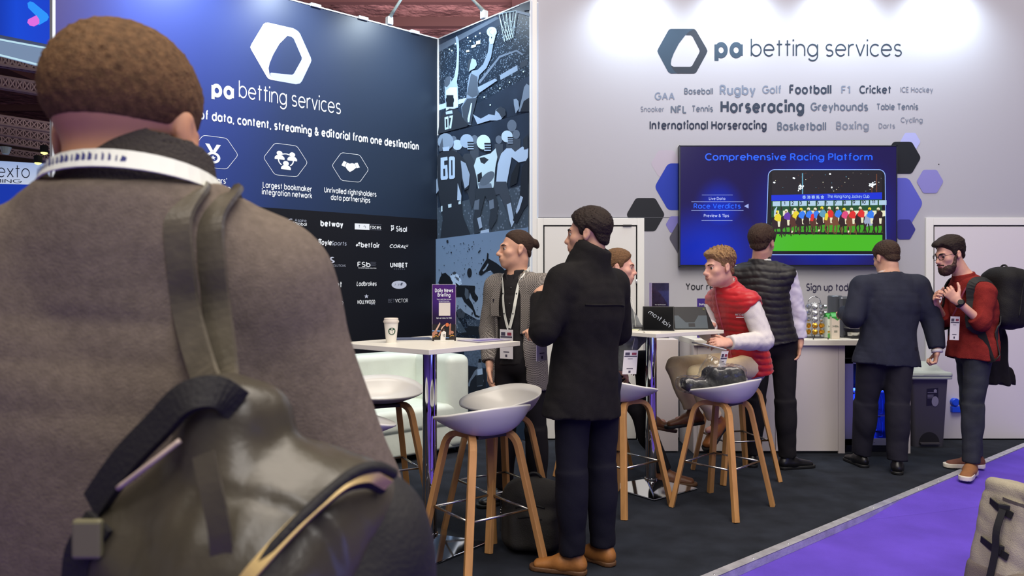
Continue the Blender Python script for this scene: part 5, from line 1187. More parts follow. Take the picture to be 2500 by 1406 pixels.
def ripple(X, Y, Z, freq, n=5, seed=0, ridge=False, sx=(1, 1, 1)):
    o = 0
    for i in range(n):
        d, ph = _DIRS[(i + seed) % 24]; f = freq * (1 + .45 * i); q = (X * d[0] * sx[0] + Y * d[1] * sx[1] + Z * d[2] * sx[2]) * f + ph
        e, p2 = _DIRS[(i * 7 + seed + 3) % 24]; q = q + 1.3 * np.sin((X * e[0] + Y * e[1] + Z * e[2]) * f * .6 + p2)
        sn = np.sin(q); o = o + ((1 - 2 * np.abs(sn)) if ridge else sn) / (1 + .5 * i)
    return o / 2.2
class Sdf:
    def __init__(s, h): s.h = h; s.ops = []
    def add(s, prim, k=.02, mi=0): s.ops.append(('u', prim, k, mi)); return s
    def sub(s, prim, k=.01): s.ops.append(('s', prim, k, 0)); return s
    def cut(s, p, n): s.ops.append(('c', (V3(p), _nrm(V3(n))), 0, 0)); return s      # removes what lies on the side n points to
    def keep(s, fn): s.ops.append(('k', fn, 0, 0)); return s                       # intersection with an arbitrary field
    def loft(s, st, side, k=.02, mi=0, sub=4, flat=False):
        P_ = [V3(q[0]) for q in st]; Rr = [np.array((q[1], q[2])) for q in st]; pts = []
        n = len(st)
        for i in range(n - 1):
            for j in range(sub):
                t = j / sub
                def cr(A): 
                    p0, p1, p2, p3 = A[max(i - 1, 0)], A[i], A[i + 1], A[min(i + 2, n - 1)]
                    return .5 * (2 * p1 + (p2 - p0) * t + (2 * p0 - 5 * p1 + 4 * p2 - p3) * t * t + (3 * p1 - p0 - 3 * p2 + p3) * t ** 3)
                pts.append((cr(P_), cr(Rr)))
        pts.append((P_[-1], Rr[-1]))
        prims = [ecap(pts[i][0], pts[i + 1][0], tuple(pts[i][1]), tuple(pts[i + 1][1]), side) for i in range(len(pts) - 1)]
        lo = np.min([p[1] for p in prims], 0); hi = np.max([p[2] for p in prims], 0)
        a, b = pts[0][0], pts[-1][0]; na, nb = _nrm(pts[0][0] - pts[1][0]), _nrm(pts[-1][0] - pts[-2][0])
        def fn(X, Y, Z):
            d = prims[0][0](X, Y, Z)
            for p in prims[1:]: d = np.minimum(d, p[0](X, Y, Z))
            if flat:
                d = np.maximum(d, (X - a[0]) * na[0] + (Y - a[1]) * na[1] + (Z - a[2]) * na[2]); d = np.maximum(d, (X - b[0]) * nb[0] + (Y - b[1]) * nb[1] + (Z - b[2]) * nb[2])
            return d
        s.ops.append(('u', (fn, lo, hi), k, mi)); return s
    def mesh(s, name, mats, parent=None, disp=None):
        h = s.h; U = [o[1] for o in s.ops if o[0] == 'u']
        lo = np.min([p[1] for p in U], 0) - 4 * h; hi = np.max([p[2] for p in U], 0) + 4 * h
        n = np.ceil((hi - lo) / h).astype(int) + 1
        ax = [lo[i] + h * np.arange(n[i]) for i in range(3)]
        D = np.full(n, 9., np.float32); Mi = np.zeros(n, np.uint8); Md = np.full(n, 9., np.float32)
        for op, pr, k, mi in s.ops:
            if op == 'c':
                p, nn = pr; X, Y, Z = ax[0][:, None, None], ax[1][None, :, None], ax[2][None, None, :]
                D = np.maximum(D, ((X - p[0]) * nn[0] + (Y - p[1]) * nn[1] + (Z - p[2]) * nn[2]).astype(np.float32)); continue
            if op == 'k':
                X, Y, Z = ax[0][:, None, None], ax[1][None, :, None], ax[2][None, None, :]
                D = np.maximum(D, np.broadcast_to(pr(X, Y, Z), n).astype(np.float32)); continue
            m = k + 3 * h; i0 = np.clip(np.floor((pr[1] - m - lo) / h).astype(int), 0, n); i1 = np.clip(np.ceil((pr[2] + m - lo) / h).astype(int) + 1, 0, n)
            if np.any(i1 <= i0): continue
            sl = tuple(slice(i0[i], i1[i]) for i in range(3))
            d = pr[0](ax[0][sl[0]][:, None, None], ax[1][sl[1]][None, :, None], ax[2][sl[2]][None, None, :]).astype(np.float32)
            W_ = D[sl]
            if op == 'u':
                if k > 0:
                    hh = np.clip(.5 + .5 * (W_ - d) / k, 0, 1); D[sl] = W_ * (1 - hh) + d * hh - k * hh * (1 - hh)
                else: D[sl] = np.minimum(W_, d)
                md = Md[sl]; c = d < md; md[c] = d[c]; q = Mi[sl]; q[c] = mi
            else:
                if k > 0:
                    hh = np.clip(.5 - .5 * (W_ + d) / k, 0, 1); D[sl] = W_ * (1 - hh) - d * hh + k * hh * (1 - hh)
                else: D[sl] = np.maximum(W_, -d)
        if disp is not None:
            I = np.argwhere(np.abs(D) < .035); C = lo + I * h
            D[I[:, 0], I[:, 1], I[:, 2]] += disp(C[:, 0], C[:, 1], C[:, 2]).astype(np.float32)
        D[[0, -1]] = 1; D[:, [0, -1]] = 1; D[:, :, [0, -1]] = 1
        S = D < 0
        c8 = [S[a:n[0] - 1 + a, b:n[1] - 1 + b, c:n[2] - 1 + c] for a in (0, 1) for b in (0, 1) for c in (0, 1)]
        anyv = c8[0].copy(); allv = c8[0].copy()
        for q in c8[1:]: anyv |= q; allv &= q
        mask = anyv & ~allv; cells = np.argwhere(mask)
        idx = np.full(mask.shape, -1, np.int64); idx[mask] = np.arange(len(cells))
        pos = np.zeros((len(cells), 3)); cnt = np.zeros(len(cells))
        cor = [np.array((a, b, c)) for a in (0, 1) for b in (0, 1) for c in (0, 1)]
        val = {tuple(c): D[cells[:, 0] + c[0], cells[:, 1] + c[1], cells[:, 2] + c[2]] for c in cor}
        for a in cor:
            for i in range(3):
                if a[i] == 0:
                    b = a.copy(); b[i] = 1; va, vb = val[tuple(a)], val[tuple(b)]; cr = (va < 0) != (vb < 0)
                    t = np.where(cr, va / np.where(cr, va - vb, 1), 0); q = a + t[:, None] * (b - a); pos += np.where(cr[:, None], q, 0); cnt += cr
        verts = lo + (cells + pos / cnt[:, None]) * h
        F_ = []
        for i in range(3):
            j, k_ = (i + 1) % 3, (i + 2) % 3
            sa = [slice(None)] * 3; sb = [slice(None)] * 3; sa[i] = slice(0, n[i] - 1); sb[i] = slice(1, n[i])
            cr = np.argwhere(S[tuple(sa)] != S[tuple(sb)])
            if not len(cr): continue
            ej = np.eye(3, dtype=int)[j]; ek = np.eye(3, dtype=int)[k_]
            g = lambda o: idx[tuple((cr + o).T)]
            quad = np.stack([g(-ej - ek), g(-ek), g(0 * ej), g(-ej)], 1)
            fl = S[cr[:, 0], cr[:, 1], cr[:, 2]]
            quad = np.where(fl[:, None], quad, quad[:, ::-1]); F_.append(quad)
        F_ = np.concatenate(F_)
        me = bpy.data.meshes.new(name); me.vertices.add(len(verts)); me.vertices.foreach_set('co', verts.astype(np.float32).ravel())
        me.loops.add(F_.size); me.loops.foreach_set('vertex_index', F_.astype(np.int32).ravel())
        me.polygons.add(len(F_)); me.polygons.foreach_set('loop_start', np.arange(0, F_.size, 4, dtype=np.int32))
        mats = mats if isinstance(mats, (list, tuple)) else [mats]
        for m in mats: me.materials.append(m)
        if len(mats) > 1:
            c0 = cells[F_[:, 0]]; me.polygons.foreach_set('material_index', np.minimum(Mi[c0[:, 0], c0[:, 1], c0[:, 2]], len(mats) - 1).astype(np.int32))
        me.polygons.foreach_set('use_smooth', np.ones(len(F_), bool))
        me.update(calc_edges=True)
        o = bpy.data.objects.new(name, me); link(o, parent); return o

# ------------------------------------------------------------------ people
SKIN = mat('skin', (206, 158, 132), .5, spec=.35, var=.06, vscale=30); LIP = mat('lips', (170, 104, 94), .45)
SKIN_W = mat('skin_tan', (200, 146, 112), .5, spec=.3, var=.08, vscale=14); SKIN_P = mat('skin_pink', (212, 160, 140), .5, spec=.35, var=.06, vscale=30)
EYE_W = mat('eye_white', (186, 176, 168), .25); EYE_D = mat('eye_iris', (62, 48, 38), .15)
def frame_from(fwd, pitch=0., roll=0.):
    """columns: right, forward, up for a direction on the floor, pitched down by pitch degrees"""
    f = Vector((fwd[0], fwd[1], 0)).normalized(); r_ = Vector((f.y, -f.x, 0)); u = Vector((0, 0, 1))
    Mx = Matrix((r_, f, u)).transposed()
    return Mx @ Matrix.Rotation(R(-pitch), 3, 'X') @ Matrix.Rotation(R(roll), 3, 'Y')
class Fig:
    def __init__(s, label, base, fwd, skin=None):
        s.f = Vector((fwd[0], fwd[1], 0)).normalized(); s.root = thing('person', label, 'person', (base[0], base[1], 0), math.atan2(-s.f.x, s.f.y)); s.Ri = Matrix.Rotation(-s.root.rotation_euler.z, 3, 'Z'); s.skin = skin or SKIN
    feet = {}; toe_dz = {}
    def w(s, p): return s.Ri @ (Vector(p) - s.root.location)        # world point -> figure's own space
    def wd(s, d): return s.Ri @ Vector(d)
    def joints(s, **J):
        s.J = {k: s.w(v) for k, v in J.items()}; return s.J
    def head(s, c, fwd, pitch=0., roll=0., scale=1.):
        s.hc = s.w(c); s.hM = s.Ri @ frame_from(fwd, pitch, roll); s.hs = scale
    def hp(s, p): return s.hc + s.hM @ (Vector(p) * s.hs)
    def hx(s, prim): return xf(prim, s.hM, s.hc, s.hs)
    def head_prims(s, d, nose=1., ear=True, jaw=1.):
        a = lambda pr, k=.02, mi=0: d.add(s.hx(pr), k * s.hs, mi)
        a(ell((0, -.012, .036), (.0745, .097, .084))); a(ell((0, .030, -.034), (.0595, .066, .088)), .03); a(ell((0, .034, -.076), (.052 * jaw, .053, .043)), .03)
        a(ell((0, .078, -.098), (.024 * jaw, .019, .018)), .028); 
        for q in (-1, 1): a(ell((q * .042, .062, -.022), (.022, .020, .018)), .03)
        a(ecap((-.036, .080, .024), (0, .091, .021), .010, .011), .02); a(ecap((.036, .080, .024), (0, .091, .021), .010, .011), .02)
        for q in (-1, 1): d.sub(s.hx(ell((q * .033, .100, .003), (.0185, .017, .0105))), .012)
        a(ecap((0, .090, .014), (0, .1145 + .006 * (nose - 1), -.028), .0075, .0115), .014); a(ell((0, .116 + .006 * (nose - 1), -.033), (.0125, .0125, .0115)), .008)
        for q in (-1, 1): a(ell((q * .0125, .104, -.036), (.0085, .011, .0085)), .008)
        a(ell((0, .088, -.064), (.032, .022, .020)), .02); a(ell((0, .1035, -.0595), (.0225, .0075, .0055)), .006, 1); a(ell((0, .1015, -.071), (.0195, .0085, .0065)), .006, 1)
        for q in (-1, 1):
            def lid(X, Y, Z, q=q): return np.maximum(np.sqrt((X - q * .032) ** 2 + (Y - .0805) ** 2 + (Z - .003) ** 2) - .0132, .0031 - np.abs(Z - .0018) + np.abs(X - q * .032) * .12)
            d.add(s.hx((lid, np.array((q * .032 - .014, .066, -.012)), np.array((q * .032 + .014, .095, .018)))), .003 * s.hs)
        d.sub(s.hx(ell((0, .113, -.0655), (.024, .010, .0016))), .002)
        if ear:
            for q in (-1, 1):
                M = (Matrix.Rotation(R(q * -16), 3, 'Z') @ Matrix.Rotation(R(12), 3, 'X'))
                a(ell((q * .079, -.010, -.002), (.0095, .019, .031), M), .008); d.sub(s.hx(ell((q * .0895, -.003, .002), (.007, .010, .019), M)), .006); a(ell((q * .075, -.004, -.028), (.007, .009, .010)), .006)
    def hand(s, d, side, wrist, dirn, back, curl=(20, 30, 20), scale=1., spread=1., thumb=(.72, .62, -.3), k=.008):
        y = Vector(dirn).normalized(); z = Vector(back); z = (z - y * z.dot(y)).normalized(); x = y.cross(z) * (-1 if side == 'R' else 1)   # x points to the thumb
        o = Vector(wrist); q = lambda p: o + (x * p[0] + y * p[1] + z * p[2]) * scale
        a = lambda p0, p1, r0, r1, kk=k: d.add(ecap(q(p0), q(p1), tuple(v * scale for v in r0) if not np.isscalar(r0) else r0 * scale, tuple(v * scale for v in r1) if not np.isscalar(r1) else r1 * scale, x), kk)
        a((0, -.03, 0), (0, .02, 0), (.027, .021), (.031, .018), .012); a((0, .015, 0), (0, .078, 0), (.033, .016), (.041, .0135), .012)
        for bx_, by, L in ((.0315, .084, .074), (.0105, .089, .082), (-.0105, .086, .076), (-.030, .077, .060)):
            p = Vector((bx_, by, 0)); an = 0.; ang = bx_ * 3 * spread
            for i, (fr, cl) in enumerate(zip((.46, .30, .24), curl)):
                an += R(cl); n = p + Vector((math.sin(ang) * math.cos(an), math.cos(an) * math.cos(ang), -math.sin(an))) * L * fr
                a(p, n, .0092 - .0009 * i, .0085 - .0010 * i, .005); p = n
        p = Vector((.026, .022, -.006)); dv = Vector(thumb).normalized()
        for i, (L, r0) in enumerate(((.042, .0135), (.033, .0108), (.026, .0098))):
            n = p + dv * L; a(p, n, r0, r0 * .88, .008 if i == 0 else .004); p = n; dv = (dv + Vector((-.16, .22, -.10))).normalized()
    def body(s, h=.0055, hands=(), bw=1., face=True, nose=1., mats=None, neck_r=.056, jaw=1., slim=.8):
        J = s.J; d = Sdf(h); side = J['shR'] - J['shL']; k = slim
        d.loft([(J['pel'], .155 * bw * k, .105 * k), (J['wai'], .14 * bw * k, .10 * k), (J['che'], .165 * bw * k, .11 * k), (J['nek'] * .7 + J['che'] * .3, .13 * bw * k, .08 * k), (J['nek'], .062, .060)], side, .03)
        for q in 'LR':
            d.add(ecap(J['nek'] - Vector((0, 0, .03)), J['sh' + q], .052, .05), .04); d.add(ecap(J['sh' + q], J['el' + q], .046 * k, .040 * k), .02); d.add(ecap(J['el' + q], J['wr' + q], .040 * k, .026), .015)
            d.add(ecap(J['hi' + q], J['kn' + q], .075 * k, .052 * k), .03); d.add(ecap(J['kn' + q], J['an' + q], .052 * k, .036 * k), .02)
            d.add(ecap(J['pel'], J['hi' + q], .10 * k, .085 * k), .03); ft = s.wd(s.feet[q]).normalized() if s.feet else Vector((0, 1, 0)); an = J['an' + q]
            d.add(ecap(an - ft * .03 + Vector((0, 0, -.03)), an + ft * .11 + Vector((0, 0, -.045 + s.toe_dz.get(q, 0))), .028, .02), .02)
        s.head_prims(d, nose, jaw=jaw)
        d.add(ecap(s.hp((0, -.024, -.06)), J['nek'] - Vector((0, 0, .01)), (neck_r * s.hs, neck_r * 1.02 * s.hs), (neck_r * 1.1, neck_r * 1.1)), .025)
        for hd in hands: s.hand(d, *hd[:4], **(hd[4] if len(hd) > 4 else {}))
        o = d.mesh('body', mats or [s.skin, LIP], s.root)
        if face:
            for q in (-1, 1):
                mb = MB(); V0 = []
                seg, rg_ = 16, 10; r_ = .0118
                for i in range(rg_ + 1):
                    for j in range(seg): V0.append((r_ * math.sin(PI * i / rg_) * math.cos(2 * PI * j / seg), r_ * math.cos(PI * i / rg_), r_ * math.sin(PI * i / rg_) * math.sin(2 * PI * j / seg)))
                Fq = [(i * seg + j, i * seg + (j + 1) % seg, (i + 1) * seg + (j + 1) % seg, (i + 1) * seg + j) for i in range(rg_) for j in range(seg)]; mi = [1 if i < 3 else 0 for i in range(rg_) for j in range(seg)]
                mesh_obj('eye', [s.hp(Vector((q * .032, .0808, .003)) + Vector(v)) for v in V0], Fq, [EYE_W, EYE_D], s.root, True, mi)
        return o
    def brows(s, m, th=.0042):
        for q in (-1, 1):
            mb = MB(); mb.tube([s.hp(p) for p in ((q * .014, .1005, .0215), (q * .026, .0985, .0262), (q * .040, .089, .0270), (q * .050, .0785, .0215))], [th * .9 * s.hs, th * s.hs, th * .9 * s.hs, th * .4 * s.hs], 6); mb.obj('eyebrow', m, s.root, True)
    def hair(s, m, line, thick, h=.005, noise=.004, freq=120, st=(1, .25, 1), extra=(), name='hair', seed=0, curl=False):
        """hair grown on the skull; line: (forward, height) points of the hairline; thick: (height, thickness) points"""
        d = Sdf(h * 1.0); base = s.hx(ell((0, -.012, .036), (.0745, .097, .084))); b2 = s.hx(ell((0, -.025, -.02), (.064, .072, .075)))
        ly, lz = zip(*sorted(line)); tz, tt = zip(*sorted(thick)); M = np.array(s.hM); c = V3(s.hc)
        def fn(X, Y, Z):
            dx, dy, dz = X - c[0], Y - c[1], Z - c[2]
            q = [(dx * M[0, i] + dy * M[1, i] + dz * M[2, i]) / s.hs for i in range(3)]
            bd = np.minimum(base[0](X, Y, Z), b2[0](X, Y, Z))
            over = q[2] - np.interp(q[1], ly, lz); f = np.clip(over / .022, -1, 1); T_ = np.interp(q[2], tz, tt)
            nz = ripple(q[0], q[1], q[2], freq, 4, seed, True, st) * noise
            return bd - np.where(f > 0, f ** .6 * T_ + nz * f, f * .03) * s.hs
        d.ops.append(('u', (fn, base[1] - .06, base[2] + .06), 0, 0))
        for pr in extra: d.add(s.hx(pr), .012)
        def dsp(X, Y, Z):
            dx, dy, dz = X - c[0], Y - c[1], Z - c[2]; q = [(dx * M[0, i] + dy * M[1, i] + dz * M[2, i]) for i in range(3)]
            return -ripple(q[0], q[1], q[2], freq * 1.3, 3, seed + 5, True, st) * noise * .35
        return d.mesh(name, m, s.root, dsp)
    def top(s, d, infl=.02, hem=.10, bw=1., sleeve=(1., 1.), rr=(.060, .050, .040), k=.05, arms='LR', depth=1., sh=.058, hemw=1.05, mi_sleeve=0, neck=.07, hip=1.):
        """jacket or shirt: torso, shoulders and sleeves down to a share of the forearm"""
        J = s.J; side = J['shR'] - J['shL']; dn = (J['pel'] - J['wai']).normalized()
        up = J['nek'] * .62 + J['che'] * .38
        hemp = J['pel'] + dn * hem
        d.loft([(hemp, (.160 * hip * hemw) * bw + infl, .118 * depth + infl), (J['pel'], .162 * bw * hip + infl, .116 * depth + infl), (J['wai'], .150 * bw + infl, .108 * depth + infl), (J['che'], .168 * bw + infl, .112 * depth + infl), (up, .135 * bw + infl, .082 + infl), (J['nek'], neck, neck * .95)], side, k, flat=True)
        for q in 'LR':
            d.add(ecap(J['nek'] - Vector((0, 0, .055)), J['sh' + q] - Vector((0, 0, .006)), .045 + infl * .4, sh * .88 + infl * .3), .06)
            if q in arms:
                a, b, c = J['sh' + q], J['el' + q], J['wr' + q]; e = b.lerp(c, sleeve[0] if q == 'L' else sleeve[1])
                d.add(ecap(a, b, rr[0] + infl * .5, rr[1] + infl * .5), .035, mi_sleeve); d.add(ecap(b, e, rr[1] + infl * .5, rr[2] + infl * .4, flat=True), .02, mi_sleeve)
        d.cut(hemp - dn * 0, dn)
        return d
    def trousers(s, m, h=.009, bw=1., infl=.0, amp=.003, flare=1., waist=.06, name='trousers', cuff=.03, seed=2):
        J = s.J; d = Sdf(h); side = J['hiR'] - J['hiL']; up = (J['wai'] - J['pel']).normalized()
        d.loft([(J['pel'] - up * .03, .158 * bw + infl, .112 + infl), (J['pel'] + up * .04, .152 * bw + infl, .108 + infl), (J['pel'] + up * waist, .145 * bw + infl, .102 + infl)], side, .03)
        for q in 'LR':
            hi, kn, an = J['hi' + q], J['kn' + q], J['an' + q]; e = an.lerp(kn, cuff)
            d.add(ecap(hi, kn, (.092 * (.5 + bw * .5) + infl), .064 * flare + infl), .04); d.add(ecap(kn, e, .064 * flare + infl, .054 * flare + infl, flat=True), .03); d.add(ell(kn.lerp(an, .30) - s.wd(s.f) * .012, (.048 * flare + infl, .052 * flare + infl, .12)), .06)
        return d.mesh(name, m, s.root, (lambda X, Y, Z: ripple(X, Y, Z, 15, 4, seed, True, (.8, .8, 1.2)) * amp) if amp else None)
    def shoe(s, q, m, sole, h=.0055, L=.285, pitch=0., toe=1., collar=True, lace=None, soleh=.024):
        """shoe under ankle q pointing along feet[q]"""
        an = s.J['an' + q]; f = s.wd(s.feet[q]).normalized(); Mx = frame_from(f, pitch)
        o = an + Mx @ Vector((0, 0, -.085)); T_ = lambda pr: xf(pr, Mx, o, 1.)
        d = Sdf(h); a, b = -.072, L - .072
        d.add(T_(ecap((0, a + .036, .046), (0, .05, .050), (.037, .040), (.040, .042))), .02); d.add(T_(ecap((0, .04, .046), (0, b - .045, .030), (.041, .040), (.040 * toe, .024))), .03)
        d.add(T_(ecap((0, -.012, .05), (0, -.006, .105), (.038, .050), (.037, .046))), .02)
        d.ops.append(('k', (lambda X, Y, Z: -((X - o.x) * Mx[0][2] + (Y - o.y) * Mx[1][2] + (Z - o.z) * Mx[2][2]) + soleh * .6), 0, 0))
        up = d.mesh('shoe', [m], s.root)
        d2 = Sdf(h)
        def fs(X, Y, Z):
            r2 = np.sqrt(X ** 2 + (Y - np.clip(Y, a + .040, b - .044)) ** 2) - (.0425 + .003 * np.clip((Y - .05) / .1, 0, 1) - .006 * np.exp(-((Y - .03) / .04) ** 2))
            return np.maximum(r2, np.abs(Z - soleh / 2) - soleh / 2)
        d2.ops.append(('u', T_((fs, np.array((-.05, a - .01, 0)), np.array((.05, b + .01, soleh)))), 0, 0)); so_ = d2.mesh('sole', [sole], up)
        if lace:
            mb = MB()
            for i in range(4):
                y = .040 + .022 * i; z = .100 - .0115 * i
                mb.tube([o + Mx @ Vector(p) for p in ((-.026, y - .006, z - .010), (0, y + .004, z + .002), (.026, y - .004, z - .010))], .003, 6); mb.tube([o + Mx @ Vector(p) for p in ((-.024, y + .012, z - .014), (0, y, z + .001), (.024, y - .008, z - .008))], .0028, 6)
            mb.obj('laces', lace, up, True)
        return up
def bvh_of(o):
    me = o.data; return BVHTree.FromPolygons([v.co.copy() for v in me.vertices], [tuple(p.vertices) for p in me.polygons])
def drape(tree, pts, centre_fn, lift=.004):
    """moves points out to the cloth surface along the ray from an inner centre"""
    out = []
    for p in pts:
        p = Vector(p); c = Vector(centre_fn(p)); d = (p - c).normalized(); hit = tree.ray_cast(c + d * .6, -d)
        out.append((hit[0] + d * lift) if hit[0] is not None else p)
    return out
def ribbon(name, pts, wd, m, parent, nrm_fn, th=.002):
    """flat band along pts; nrm_fn(p) = outward direction"""
    V = []; Fc = []; n = len(pts)
    for i, p in enumerate(pts):
        t = (pts[min(i + 1, n - 1)] - pts[max(i - 1, 0)]).normalized(); nn = Vector(nrm_fn(p)).normalized(); sd = t.cross(nn).normalized() * wd / 2; nn = sd.cross(t).normalized() * th
        V += [p - sd, p + sd, p + sd + nn, p - sd + nn]
    for i in range(n - 1):
        for j in range(4): Fc.append((i * 4 + j, i * 4 + (j + 1) % 4, (i + 1) * 4 + (j + 1) % 4, (i + 1) * 4 + j))
    Fc += [(3, 2, 1, 0), tuple((n - 1) * 4 + j for j in range(4))]
    o = mesh_obj(name, V, Fc, m, parent, False)
    bm = bmesh.new(); bm.from_mesh(o.data); bmesh.ops.recalc_face_normals(bm, faces=bm.faces); bm.to_mesh(o.data); bm.free(); return o

# ------------------------------------------------------------------ cloths
C_COAT = mat('black_wool', (27, 25, 25), .9, bump=.35, bscale=420, var=.2, vscale=30, sheen=.0, spec=.2)
C_NAVY = mat('navy_trouser_cloth', (22, 22, 33), .85, bump=.2, bscale=350, spec=.2)
C_DARK = mat('black_trouser_cloth', (29, 27, 31), .85, bump=.2, bscale=350, spec=.2)
C_TAN = mat('tan_leather', (150, 98, 48), .5, spec=.4, var=.22, vscale=16, bump=.15, bscale=60); C_SOLE = mat('brown_sole', (92, 62, 36), .6)
C_BROWN = mat('brown_leather', (112, 70, 44), .42, spec=.45, var=.2, vscale=18); C_BLK = mat('black_leather', (20, 19, 22), .35, spec=.5); C_BSOLE = mat('black_sole', (14, 14, 15), .6)
C_SHIRT = mat('white_shirt', (214, 208, 206), .75, bump=.15, bscale=200, spec=.2); C_SHIRTB = mat('dark_shirt', (38, 36, 38), .7, bump=.2, bscale=200, spec=.2)
H_BROWN = mat('hair_brown', (60, 43, 32), .6, spec=.25, var=.35, vscale=140, bump=.7, bscale=330, dist=.006); H_DARK = mat('hair_dark', (42, 31, 25), .55, spec=.25, var=.35, vscale=140, bump=.7, bscale=330, dist=.006); H_SANDY = mat('hair_sandy', (150, 117, 80), .6, spec=.25, var=.4, vscale=140, bump=.7, bscale=330, dist=.006)
H_LIGHT = mat('hair_light_brown', (112, 82, 54), .6, spec=.25, var=.35, vscale=140, bump=.7, bscale=330, dist=.006)
def check_mat(name, a, b, scale):
    m = bpy.data.materials.new(name); m.use_nodes = True; t = m.node_tree; p = t.nodes['Principled BSDF']; p.inputs['Roughness'].default_value = .9; p.inputs['Specular IOR Level'].default_value = .2
    tc = t.nodes.new('ShaderNodeTexCoord'); c = t.nodes.new('ShaderNodeTexChecker'); c.inputs['Scale'].default_value = scale; c.inputs['Color1'].default_value = srgb(*a); c.inputs['Color2'].default_value = srgb(*b)
    n = t.nodes.new('ShaderNodeTexNoise'); n.inputs['Scale'].default_value = 300; mx = t.nodes.new('ShaderNodeMixRGB'); mx.inputs[0].default_value = .18; mx.inputs[2].default_value = srgb(122, 116, 112)
    t.links.new(tc.outputs['Object'], c.inputs[0]); t.links.new(c.outputs[0], mx.inputs[1]); t.links.new(mx.outputs[0], p.inputs['Base Color']); return m
C_TWEED = check_mat('grey_check_tweed', (160, 153, 146), (56, 52, 50), 150)
M_LAN = mat('lanyard_white', (222, 224, 214), .6); M_BADGE = mat('badge_card', (222, 218, 220), .35); M_BINK = mat('badge_ink', (70, 64, 84), .5); M_BRED = mat('badge_red', (140, 52, 74), .5)
def badge(parent, c, right, up, wd, ht, label=None):
    c = Vector(c); r_ = Vector(right).normalized(); u = Vector(up).normalized(); n = r_.cross(u)
    mb = MB(); mb.prism([c + r_ * (x * wd / 2) + u * (y * ht / 2) for x, y in ((-1, -1), (1, -1), (1, 1), (-1, 1))], n * .003); o = mb.obj('badge', M_BADGE, parent)
    for cols, m in (([(-.8, .58, -.15, .82)], M_BINK), ([(.15, .60, .8, .80)], M_BRED), ([(-.9, .44, .9, .54), (-.4, .26, .3, .30), (-.45, -.56, .45, -.50), (-.15, -.88, .15, -.70)], M_BINK)):
        mb = MB()
        for x0, y0, x1, y1 in cols: mb.prism([c + r_ * (x * wd / 2) + u * (y * ht / 2) + n * .0034 for x, y in ((x0, y0), (x1, y0), (x1, y1), (x0, y1))], n * .0006)
        mb.obj('print', m, o)
    return o
def fold(seed, amp, freq=22, sx=(1, 1, 1)): return lambda X, Y, Z: ripple(X, Y, Z, freq, 5, seed, True, sx) * amp
def quilt(period, depth, seed=1, tilt=0.): return lambda X, Y, Z: -np.sqrt(np.abs(np.sin(PI * (Z + tilt * np.abs(X) + .006 * np.sin(X * 21) + .005 * np.sin(Y * 17 + 2)) / period))) * depth + depth * .6 + ripple(X, Y, Z, 55, 4, seed, True) * .002
SHORT = [(-.14, -.082), (-.10, -.072), (-.065, -.045), (-.035, .008), (-.005, .022), (.008, -.012), (.028, -.010), (.036, .030), (.060, .050), (.078, .074), (.12, .082)]

# ================================================================== man in the black coat
p = Fig('man in a black wool coat and navy trousers seen from behind, with tan shoes', (.37, 3.73), (-.6, .8), SKIN)
p.feet = {'L': (-.93, .30, 0), 'R': (-.75, .66, 0)}
r_ = Vector((.8, .6, 0))
p.joints(pel=(.360, 3.73, .95), wai=(.370, 3.735, 1.12), che=(.385, 3.72, 1.31), nek=(.372, 3.73, 1.515), shL=(.245, 3.62, 1.435), shR=(.525, 3.855, 1.42), elL=(.150, 3.55, 1.195), wrL=(.150, 3.74, 1.385), elR=(.565, 3.96, 1.17), wrR=(.42, 4.08, 1.16),
  hiL=(.305, 3.685, .93), hiR=(.462, 3.80, .93), knL=(.290, 3.66, .50), knR=(.452, 3.79, .50), anL=(.297, 3.67, .085), anR=(.462, 3.80, .085))
p.head((.385, 3.735, 1.672), (-.93, .36), 2)
fist = (72, 80, 55)
p.body(hands=[('L', p.w((.150, 3.75, 1.392)), p.wd((.55, .65, .35)), p.wd((-.3, -.3, .9)), dict(curl=fist)), ('R', p.w((.42, 4.10, 1.16)), p.wd((-.8, .2, .3)), p.wd((0, .9, .3)), dict(curl=fist))])
p.brows(H_DARK)
p.hair(H_DARK, SHORT, [(-.1, .004), (-.03, .010), (.05, .020), (.12, .026)], noise=.004, freq=240, st=(1, 1, 1), seed=3)
d = p.top(Sdf(.009), .030, .185, 1.04, (.82, .82), (.063, .055, .048), hemw=1.22, sh=.068, neck=.10, k=.07)
# turned-up collar
J = p.J; nb = p.hc + p.hM @ Vector((0, -.03, -.10))
d.add(ecap(J['nek'] - Vector((0, 0, .03)), J['nek'].lerp(nb, .55) + Vector((0, -.008, .030)), (.118, .114), (.100, .098)), .02); d.sub(ecap(nb + Vector((0, .02, .13)), J['nek'] + Vector((0, .03, .02)), .080, .078), .006)
d.cut(p.hp((0, -.055, -.062)), p.hM @ Vector((0, -.55, .9)))
coat = p_coat = d.mesh('coat', C_COAT, p.root, fold(7, .0045, 15, (1, 1, .6)))
tree = bvh_of(coat); side = (J['shR'] - J['shL']).normalized()
def seam(p, pts, m, r=.004, name='seam', tree=None, ctr=None, lift=.0):
    q = drape(tree, spline(pts, 5), ctr, lift); mb = MB(); mb.tube(q, r, 6); return mb.obj(name, m, p, True)
ctr = lambda v: Vector((J['che'].x, J['che'].y, v.z))
back = lambda x, z: Vector((J['che'].x + x, J['che'].y - .2, z))
seam(coat, [back(-.23, 1.325), back(-.15, 1.323), back(-.05, 1.322), back(.05, 1.322), back(.15, 1.32), back(.24, 1.315)], C_COAT, .0055, 'yoke_seam', tree, ctr)
